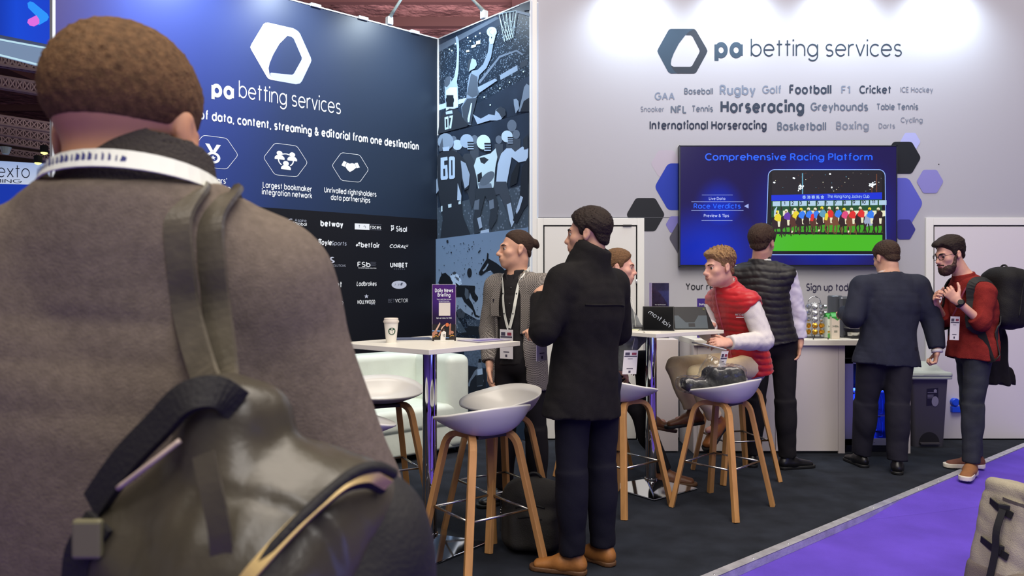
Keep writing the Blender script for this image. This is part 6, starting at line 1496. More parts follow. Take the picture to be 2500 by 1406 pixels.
for e in (p_e for p_e in [J['elL'].lerp(J['wrL'], .72)]):
    mb = MB(); mb.lathe([(.0, 0), (.009, .001), (.009, .004), (0, .005)], 10, e + Vector((-.03, -.055, .02)), Matrix.Rotation(R(90), 3, 'X')); mb.obj('button', C_BLK, coat)
badge(p.root, p.w((.150, 3.80, 1.115)), p.wd((.62, .78, 0)), (0, 0, 1), .09, .165)
p.trousers(C_NAVY, bw=1.0, infl=.004, amp=.0035, flare=1.08)
for q in 'LR': p.shoe(q, C_TAN, C_SOLE, L=.29, lace=None)
P_COAT = p

# ================================================================== man with a hair bun
p = Fig('man with a hair bun, grey checked jacket and white lanyard behind the cup table', (.04, 4.82), (-.55, -.83), SKIN)
p.feet = {'L': (-.35, -.9, 0), 'R': (-.8, -.6, 0)}
p.joints(pel=(.05, 4.82, .95), wai=(.05, 4.82, 1.10), che=(.05, 4.82, 1.28), nek=(.03, 4.82, 1.485), shL=(.195, 4.71, 1.42), shR=(-.105, 4.90, 1.415), elL=(.255, 4.62, 1.15), wrL=(.20, 4.44, 1.165), elR=(-.150, 4.93, 1.13), wrR=(-.145, 4.83, .90),
  hiL=(.125, 4.77, .93), hiR=(-.03, 4.87, .93), knL=(.15, 4.74, .50), knR=(-.045, 4.85, .50), anL=(.17, 4.74, .085), anR=(-.05, 4.86, .085))
p.head((.028, 4.80, 1.645), (-.96, -.22), -1)
p.body(hands=[('L', p.w((.195, 4.43, 1.168)), p.wd((-.55, -.45, -.1)), p.wd((0, -.3, .95)), dict(curl=(35, 50, 35))), ('R', p.w((-.145, 4.82, .885)), p.wd((.05, -.1, -1)), p.wd((-.9, .3, 0)), dict(curl=(25, 35, 25)))], nose=1.7)
p.brows(H_DARK)
p.hair(H_BROWN, [(-.14, -.070), (-.10, -.060), (-.06, -.01), (-.02, .03), (.01, .030), (.03, .045), (.06, .072), (.08, .088), (.12, .10)], [(-.07, .002), (.03, .003), (.07, .008), (.12, .012)], noise=.0022, freq=220, st=(1, .25, .8), seed=9,
       extra=[ell((0, -.125, .045), (.026, .022, .028)), ell((.008, -.14, .03), (.018, .016, .02)), ecap((0, -.10, .05), (0, -.12, .045), .03, .02)])
jaw_m = mat('stubble', (150, 112, 92), .6); J = p.J
mb = MB(); mb.tube([p.hp(v) for v in ((-.022, .100, -.054), (-.010, .109, -.050), (0, .1105, -.0495), (.010, .109, -.050), (.022, .100, -.054))], [.002, .0038, .0036, .0038, .002], 6); mb.obj('moustache', H_BROWN, p.root, True)
sh = p.top(Sdf(.009), .004, .04, 1.0, (.9, .9), (.05, .044, .036)).mesh('shirt', C_SHIRTB, p.root, fold(3, .003, 24))
d = Sdf(.006); d.add(ecap(J['nek'] - Vector((0, -.004, .045)), J['nek'] + Vector((0, .012, .035)), (.082, .080), (.073, .073), flat=True), 0); d.sub(ecap(J['nek'] + Vector((0, .02, .0)), J['nek'] + Vector((0, .02, .09)), .058, .060), .0); d.sub(ecap(J['nek'] + Vector((0, .10, -.05)), J['nek'] + Vector((0, .10, .08)), .028, .045), .004)
d.mesh('shirt_collar', C_SHIRTB, sh)
d = p.top(Sdf(.008), .022, .20, 1.04, (.9, .9), (.062, .052, .044), hemw=1.08, k=.06)
cx_ = J['che'].x
d.keep(lambda X, Y, Z: -np.maximum(np.abs(X - cx_ - .01) - np.interp(Z, [.70, .80, 1.05, 1.30, 1.46, 1.6], [.15, .135, .105, .098, .060, .03]), (J['che'].y + .02) - Y) * .8)
d.sub(ecap(J['nek'] - Vector((0, -.03, .02)), J['nek'] + Vector((0, .03, .10)), .078, .09), .004)
jk = d.mesh('jacket', C_TWEED, p.root, fold(11, .004, 15, (1, 1, .6)))
tree = bvh_of(jk); tsh = bvh_of(sh); ctr = lambda v: Vector((J['che'].x, J['che'].y, v.z)); out = lambda v: Vector((v.x - J['che'].x, v.y - J['che'].y, 0))
for sx in (-1, 1):
    pts = drape(tree, spline([(cx_ + sx * .110, J['che'].y + .12, 1.445), (cx_ + sx * .140, J['che'].y + .14, 1.36), (cx_ + sx * .138, J['che'].y + .14, 1.22), (cx_ + sx * .118, J['che'].y + .14, 1.06)], 5), ctr, .003)
    V = []; n = len(pts)
    for i, v in enumerate(pts):
        hw = .030 * math.sin(PI * (i + 1.2) / (n + 1.5)) ** .6; sd = Vector((1, 0, 0)); V += [v - sd * hw, v + sd * hw, v + sd * hw + Vector((0, .005, 0)), v - sd * hw + Vector((0, .005, 0))]
    Fc = [(i * 4 + j, i * 4 + (j + 1) % 4, i * 4 + 4 + (j + 1) % 4, i * 4 + 4 + j) for i in range(n - 1) for j in range(4)] + [(3, 2, 1, 0), tuple((n - 1) * 4 + j for j in range(4))]
    mesh_obj('lapel', V, Fc, C_TWEED, jk)
lan = []
for sx, yoff in ((-1, .0), (1, .0)):
    pts = [Vector((cx_ + sx * .078, J['nek'].y - .01, 1.53)), Vector((cx_ + sx * .082, J['nek'].y + .05, 1.49)), Vector((cx_ + sx * .070, J['che'].y + .13, 1.41)), Vector((cx_ + sx * .045, J['che'].y + .15, 1.26)), Vector((cx_ + sx * .008, J['che'].y + .15, 1.145))]
    q = spline(pts, 6); q = q[:5] + drape(tsh, q[5:], ctr, .012); o = ribbon('lanyard', q, .019, M_LAN, p.root, out); lan.append(o)
    mb = MB()
    for i in (9, 14, 19): mb.prism([q[i] + Vector((.005 * a, .004, .005 * b)) for a, b in circ(0, 0, 1, 10)], (0, .001, 0))
    mb.obj('print', mat('lanyard_ink', (60, 64, 70), .5), o)
bc = q[-1] + Vector((0, .012, -.10)); badge(p.root, bc + Vector((0, .004, 0)), p.wd((.99, -.1, 0)) * 1 if False else Vector((-1, 0, 0)), (0, 0, 1), .098, .185)
mb = MB(); mb.tube([q[-1], q[-1] + Vector((0, .006, -.022))], .0045, 8); mb.obj('clip', m_steel, lan[0], True)
mb = MB(); nt0 = drape(tree, [Vector((cx_ + .175, J['che'].y + .12, 1.325))], ctr, .004)[0]; mb.box((-.032, -.004, -.010), (.032, .004, .010), Matrix.Translation(nt0) @ Matrix.Rotation(R(-40), 4, 'Z') @ Matrix.Rotation(R(-16), 4, 'Y')); mb.obj('name_tag', C_BLK, jk)
mb = MB()
for z in (1.40, 1.30, 1.20, 1.02, .95): mb.lathe([(0, 0), (.0055, .001), (.0055, .003), (0, .0035)], 8, drape(tsh, [Vector((cx_, J['che'].y + .2, z))], ctr, .001)[0], Matrix.Rotation(R(-90), 3, 'X'))
mb.obj('button', mat('dark_button', (70, 68, 70), .3), sh, True)
p.trousers(C_DARK, infl=.002)
for q in 'LR': p.shoe(q, C_BLK, C_BSOLE)

# ================================================================== seated man behind the coat
p = Fig('seated man in a grey jacket half hidden behind the black coat', (.68, 5.58), (.97, -.25), SKIN_P)
p.feet = {'R': (.97, -.2, .0), 'L': (.95, -.1, 0)}; 
p.joints(pel=(.66, 5.56, .86), wai=(.675, 5.52, 1.0), che=(.71, 5.43, 1.18), nek=(.725, 5.33, 1.375), shL=(.77, 5.48, 1.29), shR=(.715, 5.165, 1.28), elL=(.93, 5.46, 1.05), wrL=(.80, 5.52, .86), elR=(.80, 5.09, 1.02), wrR=(.76, 5.20, .83),
  hiL=(.70, 5.66, .83), hiR=(.64, 5.48, .83), knL=(1.00, 5.60, .86), knR=(.915, 5.37, .52), anL=(1.02, 5.58, .44), anR=(1.085, 5.31, .085))
p.head((.755, 5.265, 1.540), (.985, -.17), 4)
p.body(hands=[('R', p.w((.76, 5.20, .825)), p.wd((.5, .5, -.5)), p.wd((.2, -.6, .7)), dict(curl=(25, 35, 25))), ('L', p.w((.80, 5.52, .86)), p.wd((.7, -.4, -.3)), p.wd((0, 0, 1)), dict(curl=(25, 35, 20)))])
p.brows(H_LIGHT)
p.hair(H_LIGHT, SHORT, [(-.1, .003), (0, .006), (.05, .012), (.12, .022)], noise=.0025, freq=190, seed=6)
d = p.top(Sdf(.009), .016, .05, 1.0, (.92, .92), (.060, .052, .042)); jk = d.mesh('jacket', mat('grey_denim', (112, 116, 120), .9, bump=.4, bscale=120, var=.35, vscale=20), p.root, fold(5, .006, 26))
J = p.J; lan = ribbon('lanyard', [p.w(v) for v in ((.80, 5.30, 1.41), (.84, 5.20, 1.30), (.855, 5.12, 1.10), (.80, 4.97, .99))], .015, M_LAN, p.root, lambda v: Vector((0, 1, 0)))
badge(lan, p.w((.785, 4.955, .905)), p.wd((1, .1, 0)), p.wd((.08, 0, 1)), .095, .16)
p.trousers(C_DARK, infl=.003, flare=1.0); p.shoe('R', C_BROWN, C_SOLE, L=.30, lace=C_SOLE); p.shoe('L', C_BROWN, C_SOLE, L=.30, pitch=10)

# ================================================================== seated man in the red vest
p = Fig('seated man with curly sandy hair, a red quilted vest and beige trousers', (1.72, 5.48), (-.93, -.36), SKIN_P)
p.feet = {'L': (-.72, -.62, 0), 'R': (-.98, .05, 0)}
p.joints(pel=(1.735, 5.48, .86), wai=(1.705, 5.46, 1.0), che=(1.635, 5.40, 1.19), nek=(1.535, 5.33, 1.405), shL=(1.655, 5.205, 1.30), shR=(1.52, 5.53, 1.31), elL=(1.745, 5.15, 1.035), wrL=(1.470, 5.03, 1.030), elR=(1.44, 5.50, 1.08), wrR=(1.41, 5.30, 1.125),
  hiL=(1.70, 5.37, .83), hiR=(1.66, 5.55, .83), knL=(1.265, 5.14, .80), knR=(1.185, 5.42, .835), anL=(1.435, 5.22, .46), anR=(1.315, 5.42, .485))
p.head((1.462, 5.245, 1.540), (-.95, -.30), 5, 0, 1.03)
p.body(hands=[('L', p.w((1.462, 5.025, 1.030)), p.wd((-.9, .05, .02)), p.wd((-.1, -.75, .6)), dict(curl=(25, 35, 25))), ('R', p.w((1.41, 5.30, 1.130)), p.wd((-.75, -.55, -.06)), p.wd((0, 0, 1)), dict(curl=(14, 18, 12)))], nose=1.3)
p.brows(H_LIGHT)
p.hair(H_SANDY, SHORT, [(-.1, .003), (-.01, .005), (.04, .010), (.07, .026), (.13, .036)], noise=.010, freq=120, st=(1, 1, 1), seed=1, extra=[ell((0, .075, .098), (.050, .032, .024)), ell((.03, .06, .10), (.03, .03, .024)), ell((-.03, .06, .10), (.03, .03, .024))])
J = p.J
sh = p.top(Sdf(.008), .006, .02, .95, (1., .96), (.068, .064, .046), sh=.056).mesh('shirt', C_SHIRT, p.root, fold(8, .006, 26, (1, 1, 1)))
d = p.top(Sdf(.0075), .026, .08, 1.0, arms='', sh=.088, hemw=1.02)
up = (J['nek'] - J['che']).normalized()
d.add(ecap(J['nek'] - up * .03, J['nek'] + up * .04, (.092, .090), (.084, .084), flat=True), .015); d.sub(ecap(J['nek'], J['nek'] + up * .12, .068, .080), .004)
for q in 'LR': d.sub(ell(J['sh' + q] + (J['sh' + q] - J['nek']).normalized() * .088 - Vector((0, 0, .085)), (.062, .090, .14)), .012)
vest = d.mesh('vest', mat('red_nylon', (186, 26, 34), .45, spec=.4, sheen=.2), p.root, quilt(.045, .008, 2))
tv_ = bvh_of(vest); ctr = lambda v: J['che'].lerp(J['pel'], max(0, min(1, (J['che'].z - v.z) / (J['che'].z - J['pel'].z))))
q = drape(tv_, spline([J['nek'] + Vector((.0, .11, .0)), J['che'] + Vector((0, .18, .06)), J['wai'] + Vector((0, .18, .0)), J['pel'] + Vector((0, .18, .02))], 6), ctr, .002); ribbon('zip', q, .012, mat('zip_pink', (206, 84, 110), .4), vest, lambda v: Vector((0, 1, 0)))
lp_ = drape(tv_, [J['che'] + Vector((-.20, .12, .015))], ctr, .0)[0]; ln = (lp_ - ctr(lp_)); ln.z = 0; ln.normalize(); lx = Vector((-ln.y, ln.x, 0))
mbk = write('MATCHBOOK', lp_ + ln * .004, lx, (0, 0, 1), .014, 14, m_ink_w, vest, 'lettering', width=.075, off=.006); 
for v in mbk.data.vertices:
    h_ = tv_.ray_cast(v.co + ln * .12, -ln)
    if h_[0] is not None: v.co = h_[0] + ln * .003
mb = MB(); mb.prism([lp_ + ln * .010 + lx * (x * .037) + Vector((0, 0, z)) for x, z in ((-1, -.012), (1, -.012), (1, -.007), (-1, -.007))], ln * .001); mb.obj('lettering', m_ink_w, vest)
d = Sdf(.006); d.add(ecap(J['nek'] + Vector((0, .0, -.02)), J['nek'] + up * .055, (.074, .072), (.070, .070), flat=True), 0); d.sub(ecap(J['nek'] - up * .05, J['nek'] + up * .1, .062, .064), 0); d.mesh('shirt_collar', C_SHIRT, sh)
p.trousers(mat('beige_chino', (232, 212, 172), .8, bump=.2, bscale=200, var=.08, vscale=12), bw=.9, infl=.0, amp=.004, flare=.98, cuff=.12, seed=6)
for q in 'LR': p.shoe(q, C_BROWN if q == 'R' else mat('brown_leather_lit', (150, 92, 44), .4, spec=.5, var=.2, vscale=14), C_BSOLE, L=.29, pitch={'L': 34, 'R': 8}[q])  # left shoe: the pair's leather with brighter light put into its colour
badge(p.root, p.w((1.395, 4.955, .885)), p.wd((.75, .3, .0)), p.wd((.22, 0, 1)), .055, .19)
tb_ = thing('tablet', 'pale tablet held below the table edge by the man in the red vest', 'tablet', (1.335, 5.035, 1.004), R(18)); mb = MB(); mb.box((-.10, -.07, -.005), (.09, .07, .005), Matrix.Rotation(R(14), 4, 'Y')); mb.obj('case', mat('pale_case', (196, 196, 200), .3), tb_, bevel=.004); mb = MB(); mb.box((-.09, -.06, .005), (.08, .06, .0065), Matrix.Rotation(R(14), 4, 'Y')); mb.obj('screen', mat('tablet_glass'), tb_)

# ================================================================== tall man in the black quilted vest
p = Fig('tall man in a black quilted vest over a pale shirt at the counter', (1.98, 5.75), (.25, .97), SKIN)
p.feet = {'L': (.3, .95, 0), 'R': (.93, .25, 0)}
p.joints(pel=(2.00, 5.74, 1.0), wai=(1.97, 5.74, 1.16), che=(1.935, 5.74, 1.36), nek=(1.905, 5.73, 1.585), shL=(1.755, 5.80, 1.50), shR=(2.095, 5.68, 1.49), elL=(1.78, 5.98, 1.26), wrL=(1.90, 6.08, 1.12), elR=(2.185, 5.70, 1.215), wrR=(2.195, 5.68, .975),
  hiL=(1.915, 5.77, .98), hiR=(2.09, 5.73, .98), knL=(1.895, 5.80, .53), knR=(2.095, 5.72, .53), anL=(1.885, 5.85, .085), anR=(2.125, 5.75, .085))
p.head((1.915, 5.71, 1.737), (.60, .80), 2, 0, 1.06)
p.body(hands=[('R', p.w((2.195, 5.68, .968)), p.wd((-.15, .05, -1)), p.wd((.95, -.1, 0)), dict(curl=(18, 25, 20))), ('L', p.w((1.90, 6.08, 1.12)), p.wd((.7, .6, 0)), p.wd((0, 0, 1)))])
p.hair(H_BROWN, SHORT, [(-.1, .005), (-.03, .012), (.05, .022), (.12, .028)], noise=.0045, freq=220, st=(1, 1, 1), seed=8)
J = p.J
sh = p.top(Sdf(.009), .004, .02, .95, (.95, .95), (.066, .058, .042)).mesh('shirt', mat('lilac_shirt', (206, 202, 214), .75, bump=.15, bscale=200, spec=.2), p.root, fold(9, .007, 24))
d = p.top(Sdf(.0075), .028, .03, 1.0, arms='', sh=.084)
up = (J['nek'] - J['che']).normalized(); d.add(ecap(J['nek'] - up * .03, J['nek'] + up * .045, (.086, .086), (.078, .078), flat=True), .02); d.sub(ecap(J['nek'], J['nek'] + up * .12, .064, .072), .003)
for q in 'LR': d.sub(ell(J['sh' + q] + (J['sh' + q] - J['nek']).normalized() * .080 - Vector((0, 0, .08)), (.050, .09, .15)), .012)
vest = d.mesh('vest', mat('black_nylon', (31, 29, 30), .5, spec=.35), p.root, quilt(.052, .007, 4, -.08))
q = [J['nek'] + Vector((.082 * math.cos(R(a)), .080 * math.sin(R(a)), .022)) for a in range(170, 375, 12)]; lan = ribbon('lanyard', q, .02, M_LAN, p.root, lambda v: v - J['nek'])
p.trousers(C_DARK, infl=.006, flare=1.08)
for q in 'LR': p.shoe(q, C_BLK, C_BSOLE, L=.31)

# ================================================================== man in the navy suit
p = Fig('broad man in a navy suit seen from behind at the coffee machine, head bowed', (2.87, 5.70), (-.06, 1), SKIN)
p.feet = {'L': (-.1, 1, 0), 'R': (.45, .85, 0)}
p.joints(pel=(2.875, 5.71, .94), wai=(2.885, 5.71, 1.09), che=(2.895, 5.71, 1.28), nek=(2.900, 5.72, 1.495), shL=(2.685, 5.72, 1.405), shR=(3.105, 5.70, 1.415), elL=(2.590, 5.66, 1.165), wrL=(2.64, 5.93, 1.20), elR=(3.215, 5.70, 1.135), wrR=(3.215, 5.64, .925),
  hiL=(2.775, 5.73, .92), hiR=(2.955, 5.70, .92), knL=(2.745, 5.78, .50), knR=(2.925, 5.66, .50), anL=(2.735, 5.84, .085), anR=(2.905, 5.62, .085))
p.head((2.893, 5.76, 1.625), (-.22, .97), 20)
p.body(hands=[('R', p.w((3.213, 5.635, .915)), p.wd((-.1, .1, -1)), p.wd((.9, -.4, 0)), dict(curl=(60, 70, 45))), ('L', p.w((2.64, 5.94, 1.20)), p.wd((.2, 1, 0)), p.wd((-.3, 0, 1)), dict(curl=(40, 50, 35)))], bw=1.2)
p.hair(H_BROWN, SHORT, [(-.1, .005), (-.03, .010), (.05, .018), (.12, .022)], noise=.004, freq=230, st=(1, 1, 1), seed=2)
J = p.J
sh = Sdf(.007); sh.add(ecap(J['nek'] - Vector((0, 0, .06)), J['nek'] + Vector((0, .018, .030)), (.084, .084), (.074, .074), flat=True), 0); sh.sub(ecap(J['nek'], J['nek'] + Vector((0, .03, .1)), .062, .064), 0); sh.mesh('shirt_collar', C_SHIRT, p.root)
d = p.top(Sdf(.009), .024, .13, 1.22, (.94, .94), (.072, .060, .047), hemw=1.16, sh=.066, neck=.078)
d.add(ecap(J['nek'] - Vector((0, 0, .05)), J['nek'] + Vector((0, .004, .020)), (.094, .092), (.082, .082), flat=True), .02); d.sub(ecap(J['nek'], J['nek'] + Vector((0, .03, .12)), .070, .078), .003)
d.mesh('jacket', mat('navy_suit_cloth', (37, 40, 54), .8, bump=.25, bscale=350, var=.12, vscale=20, spec=.25), p.root, fold(4, .005, 12, (1, 1, .5)))
for nm, q in (('cuff', 'R'),):
    e = J['el' + q].lerp(J['wr' + q], .97); mb = MB(); mb.tube([e, e.lerp(J['wr' + q], .99) + (J['wr' + q] - J['el' + q]).normalized() * .018], .040, 16); mb.obj('cuff', C_SHIRT, p.root, True)
p.trousers(mat('suit_trouser_cloth', (33, 32, 42), .85, bump=.2, bscale=350, spec=.2), bw=1.22, infl=.010, flare=1.12, amp=.004)
for q in 'LR': p.shoe(q, C_BLK, C_BSOLE, L=.29)

# ================================================================== bearded man
p = Fig('bearded man with glasses in a rust-red jumper and dark jeans, leaning forward', (3.46, 5.62), (-.97, -.22), SKIN_P)
p.feet = {'L': (-.66, -.72, 0), 'R': (-1, .10, 0)}
p.joints(pel=(3.475, 5.62, .95), wai=(3.485, 5.62, 1.08), che=(3.475, 5.615, 1.26), nek=(3.405, 5.61, 1.475), shL=(3.465, 5.455, 1.365), shR=(3.43, 5.77, 1.365), elL=(3.415, 5.42, 1.145), wrL=(3.245, 5.42, 1.295), elR=(3.36, 5.80, 1.15), wrR=(3.22, 5.66, 1.27),
  hiL=(3.465, 5.535, .93), hiR=(3.495, 5.70, .93), knL=(3.425, 5.54, .52), knR=(3.52, 5.72, .51), anL=(3.405, 5.53, .09), anR=(3.575, 5.76, .09))
p.head((3.285, 5.59, 1.645), (-.98, -.16), 14)
p.body(hands=[('L', p.w((3.238, 5.422, 1.302)), p.wd((-.55, .35, .75)), p.wd((-.6, -.75, -.1)), dict(curl=(50, 70, 50))), ('R', p.w((3.215, 5.655, 1.275)), p.wd((-.4, -.55, .7)), p.wd((-.7, .6, .1)), dict(curl=(45, 60, 45)))])
p.brows(H_DARK, .005)
p.hair(H_DARK, [(-.14, -.075), (-.10, -.068), (-.065, -.03), (-.035, .012), (-.005, .026), (.010, -.01), (.026, -.005), (.036, .035), (.06, .060), (.078, .080), (.12, .088)], [(-.1, .006), (-.02, .009), (.05, .016), (.09, .030), (.13, .034)], noise=.0035, freq=140, seed=4, extra=[ell((0, .070, .105), (.048, .045, .026)), ell((0, .098, .095), (.040, .022, .018))])
d = Sdf(.0045)
d.add(p.hx(ell((0, .048, -.088), (.060, .058, .052))), .0); d.add(p.hx(ell((0, .072, -.112), (.040, .036, .034))), .02); d.add(p.hx(ecap((-.064, .010, -.01), (-.056, .035, -.075), .010, .016)), .02); d.add(p.hx(ecap((.064, .010, -.01), (.056, .035, -.075), .010, .016)), .02)
d.add(p.hx(ecap((-.028, .098, -.058), (0, .110, -.051), .006, .006)), .008); d.add(p.hx(ecap((.028, .098, -.058), (0, .110, -.051), .006, .006)), .008)
d.sub(p.hx(ell((0, .112, -.066), (.022, .020, .0085))), .004); d.sub(p.hx(ell((0, .09, -.018), (.052, .060, .036))), .008)
c_ = V3(p.hc); d.mesh('beard', mat('beard_brown', (62, 38, 28), .7, var=.4, vscale=80), p.root, lambda X, Y, Z: ripple(X, Y, Z, 150, 4, 2, True) * .003)
mb = MB()
for q in (-1, 1):
    mb.tube([p.hp((q * .033 + .024 * math.cos(a), .1085 - .010 * abs(math.cos(a)) * (1 if q * math.cos(a) > 0 else .2), .002 + .019 * math.sin(a))) for a in [2 * PI * i / 20 for i in range(20)]], .0021, 6, closed=True); mb.tube([p.hp(v) for v in ((q * .056, .098, .010), (q * .074, .05, .012), (q * .080, -.005, .014), (q * .080, -.02, -.004))], .002, 6)
mb.tube([p.hp((-.010, .110, .006)), p.hp((0, .1145, .008)), p.hp((.010, .110, .006))], .002, 6); mb.obj('glasses', mat('spectacle_black', (22, 20, 22), .3), p.root, True)
J = p.J
jm = p.top(Sdf(.008), .018, .085, 1.0, (.30, .34), (.056, .054, .050), hemw=1.02, sh=.05, hip=1.16, depth=1.12).mesh('jumper', mat('rust_knit', (126, 40, 36), .95, bump=.4, bscale=160, var=.12, vscale=30, spec=.15), p.root, fold(2, .005, 18))
d = Sdf(.006); d.add(ecap(J['nek'] - Vector((0, 0, .02)), J['nek'] + Vector((0, .012, .030)), (.086, .084), (.076, .076), flat=True), 0); d.sub(ecap(J['nek'], J['nek'] + Vector((0, .03, .1)), .062, .066), 0); d.mesh('neckline', mat('rust_knit'), jm)
wv = J['elL'].lerp(J['wrL'], .93); ax_ = (J['wrL'] - J['elL']).normalized(); mb = MB(); mb.tube([wv - ax_ * .012, wv + ax_ * .012], .0345, 20, cap=True); wt_ = mb.obj('watch', C_BLK, p.root, True); out_ = p.wd((-.4, -.9, .3)).normalized(); mb = MB(); mb.tube([wv + out_ * .028, wv + out_ * .040], .019, 16); mb.obj('watch_face', mat('tablet_glass'), wt_)
lan = ribbon('lanyard', [p.w(v) for v in ((3.40, 5.52, 1.46), (3.33, 5.50, 1.36), (3.28, 5.52, 1.22), (3.27, 5.53, 1.19))], .014, mat('lanyard_plum', (120, 44, 70), .6), p.root, lambda v: Vector((0, 1, 0)))
badge(lan, p.w((3.275, 5.515, 1.098)), p.wd((.80, -.6, 0)), p.wd((.05, 0, 1)), .060, .175)
p.trousers(mat('dark_jeans', (50, 53, 60), .85, bump=.3, bscale=300, var=.25, vscale=9, spec=.2), infl=.004, flare=1.0, amp=.004, seed=9)
for q in 'LR': p.shoe(q, mat('brown_suede', (142, 94, 56), .8, var=.15, vscale=20) if q == 'L' else mat('brown_suede_shaded', (106, 62, 46), .8, var=.15, vscale=20), mat('white_rubber', (220, 212, 198), .5), L=.30, lace=mat('lace_dark', (70, 42, 28), .7) if q == 'L' else None, soleh=.034)  # far shoe: the same suede with shade put into its colour
P_BEARD = p

# ================================================================== man in the foreground
p = Fig('man in a grey-brown jumper seen from behind, closest to the camera', (-.47, .91), (-.06, .99), SKIN_W)
p.feet = {'L': (-.1, 1, 0), 'R': (.25, 1, 0)}
p.joints(pel=(-.470, .92, .92), wai=(-.470, .915, 1.06), che=(-.465, .905, 1.25), nek=(-.450, .895, 1.510), shL=(-.630, .905, 1.400), shR=(-.305, .925, 1.400), elL=(-.72, .93, 1.14), wrL=(-.66, 1.16, 1.05), elR=(-.215, .93, 1.150), wrR=(-.235, 1.18, 1.08),
  hiL=(-.57, .92, .90), hiR=(-.38, .93, .90), knL=(-.58, .95, .47), knR=(-.38, .95, .47), anL=(-.58, .95, .043), anR=(-.38, .95, .043))
p.head((-.465, .905, 1.598), (.06, .99), 6, 0, .99)
p.body(h=.0045, hands=[('R', p.w((-.235, 1.18, 1.08)), p.wd((-.2, .9, .2)), p.wd((.5, 0, .8)), dict(curl=(45, 55, 40))), ('L', p.w((-.66, 1.16, 1.05)), p.wd((.2, .9, .1)), p.wd((-.3, 0, .9)), dict(curl=(40, 50, 40)))], neck_r=.058, bw=1.15)
p.hair(mat('hair_fore', (106, 78, 50), .75, spec=.2, var=.35, vscale=120, bump=.7, bscale=520, dist=.004), [(-.14, -.004), (-.10, -.002), (-.065, .0), (-.035, .004), (-.012, .012), (.006, -.005), (.028, -.020), (.036, .030), (.060, .050), (.078, .074), (.12, .082)], [(-.06, .0008), (-.01, .003), (.04, .010), (.12, .017)], h=.0034, noise=.0016, freq=300, seed=5)
J = p.J
knit = mat('grey_knit', (112, 101, 91), .95, bump=.5, bscale=420, var=.14, vscale=90, spec=.1, dist=.003)
d = p.top(Sdf(.0065), .022, .10, 1.10, (.95, .95), (.066, .062, .050), sh=.066, neck=.090, depth=1.05)
for q in 'LR': d.add(ecap(J['nek'] - Vector((0, 0, .035)), J['sh' + q] + Vector((0, 0, .030)), .066, .064), .06)
d.add(ecap(J['nek'] - Vector((0, -.01, .085)), J['nek'] + Vector((0, .004, .018)), (.112, .102), (.094, .092), flat=True), .045)
jm = d.mesh('jumper', knit, p.root, lambda X, Y, Z: ripple(X, Y, Z, 11, 5, 6, True, (1, 1, .5)) * .005 + ripple(X, Y, Z, 60, 4, 1) * .0006)
up = Vector((0, .26, 1)).normalized()
d = Sdf(.005); d.add(ecap(J['nek'] - up * .012, J['nek'] + up * .074, (.099, .097), (.080, .080), flat=True), 0); d.sub(ecap(J['nek'] - up * .06, J['nek'] + up * .17, .082, .066), .004)
col = d.mesh('collar', mat('collar_cloth', (66, 61, 58), .9, bump=.5, bscale=260, spec=.15), jm, lambda X, Y, Z: ripple(X, Y, Z, 40, 4, 3) * .0015)
q = [J['nek'] + Vector((.1005 * math.cos(R(a)), .098 * math.sin(R(a)) + .004, .022 - .024 * math.sin(R(a)))) for a in range(160, 385, 9)]
lan = ribbon('lanyard', q, .023, M_LAN, p.root, lambda v: (v - J['nek']) * Vector((1, 1, 0)) + Vector((0, 0, .05)), .002)
mb = MB(); rg = random.Random(2)
for k in range(22):
    i = 5 + k * .42; a = q[int(i)].lerp(q[int(i) + 1], i % 1); o_ = (a - J['nek']); o_.z = 0; o_.normalize(); t_ = Vector((-o_.y, o_.x, 0)); s0 = rg.uniform(.001, .0035)
    mb.prism([a + o_ * .0032 + t_ * (u * s0) + Vector((0, 0, v * rg.uniform(.003, .0075))) for u, v in ((-1, -.6), (.4, -1), (1, .7), (-.3, 1))], o_ * .0004)
mb.obj('print', mat('lanyard_blue', (70, 74, 130), .6), lan)
p.trousers(C_DARK, h=.011, infl=.004)
for q in 'LR': p.shoe(q, C_BLK, C_BSOLE, h=.008)
P_FORE = p

# ================================================================== bags
def tubes(name, paths, r, m, parent, seg=8):
    mb = MB()
    for q in paths: mb.tube(q, r, seg)
    return mb.obj(name, m, parent, True)
# ---- dark backpack on the floor behind the black coat
m_bag = mat('charcoal_canvas', (42, 40, 37), .8, bump=.35, bscale=200, var=.2, vscale=14); m_bagd = mat('black_webbing', (17, 17, 18), .7)
bg = thing('backpack', 'dark grey backpack standing on the carpet beside the tan shoes', 'backpack', (.115, 4.02, 0), R(-10))
d = Sdf(.008); d.add(rbx((0, 0, .175), (.165, .105, .172), .07)); d.add(ell((0, 0, .30), (.13, .09, .075)), .06); d.add(rbx((.01, -.10, .13), (.125, .05, .105), .045), .025)
bb = d.mesh('bag_body', m_bag, bg, fold(3, .005, 14))
tr_ = bvh_of(bb); cf = lambda v: Vector((0, 0, .18))
tubes('zip', [drape(tr_, spline([(-.14, -.2, .30), (0, -.22, .345), (.14, -.2, .31)], 6), cf, .002)], .005, m_bagd, bb); tubes('pocket_zip', [drape(tr_, spline([(-.10, -.25, .22), (0, -.25, .235), (.11, -.25, .22)], 6), cf, .002)], .004, m_bagd, bb)
ribbon('strap', drape(tr_, spline([(-.25, -.05, .33), (-.26, -.06, .2), (-.25, -.05, .06)], 6), cf, .004), .03, m_bagd, bg, lambda v: Vector((-1, -.2, 0)), .005)
tubes('handle', [arc((0, .02, .355), .045, 0, 180, 10)], .008, m_bagd, bg); tubes('buckle', [[(-.168, -.06, .20), (-.168, -.02, .20)], [(-.168, -.06, .215), (-.168, -.02, .215)]], .005, m_steel, bg)
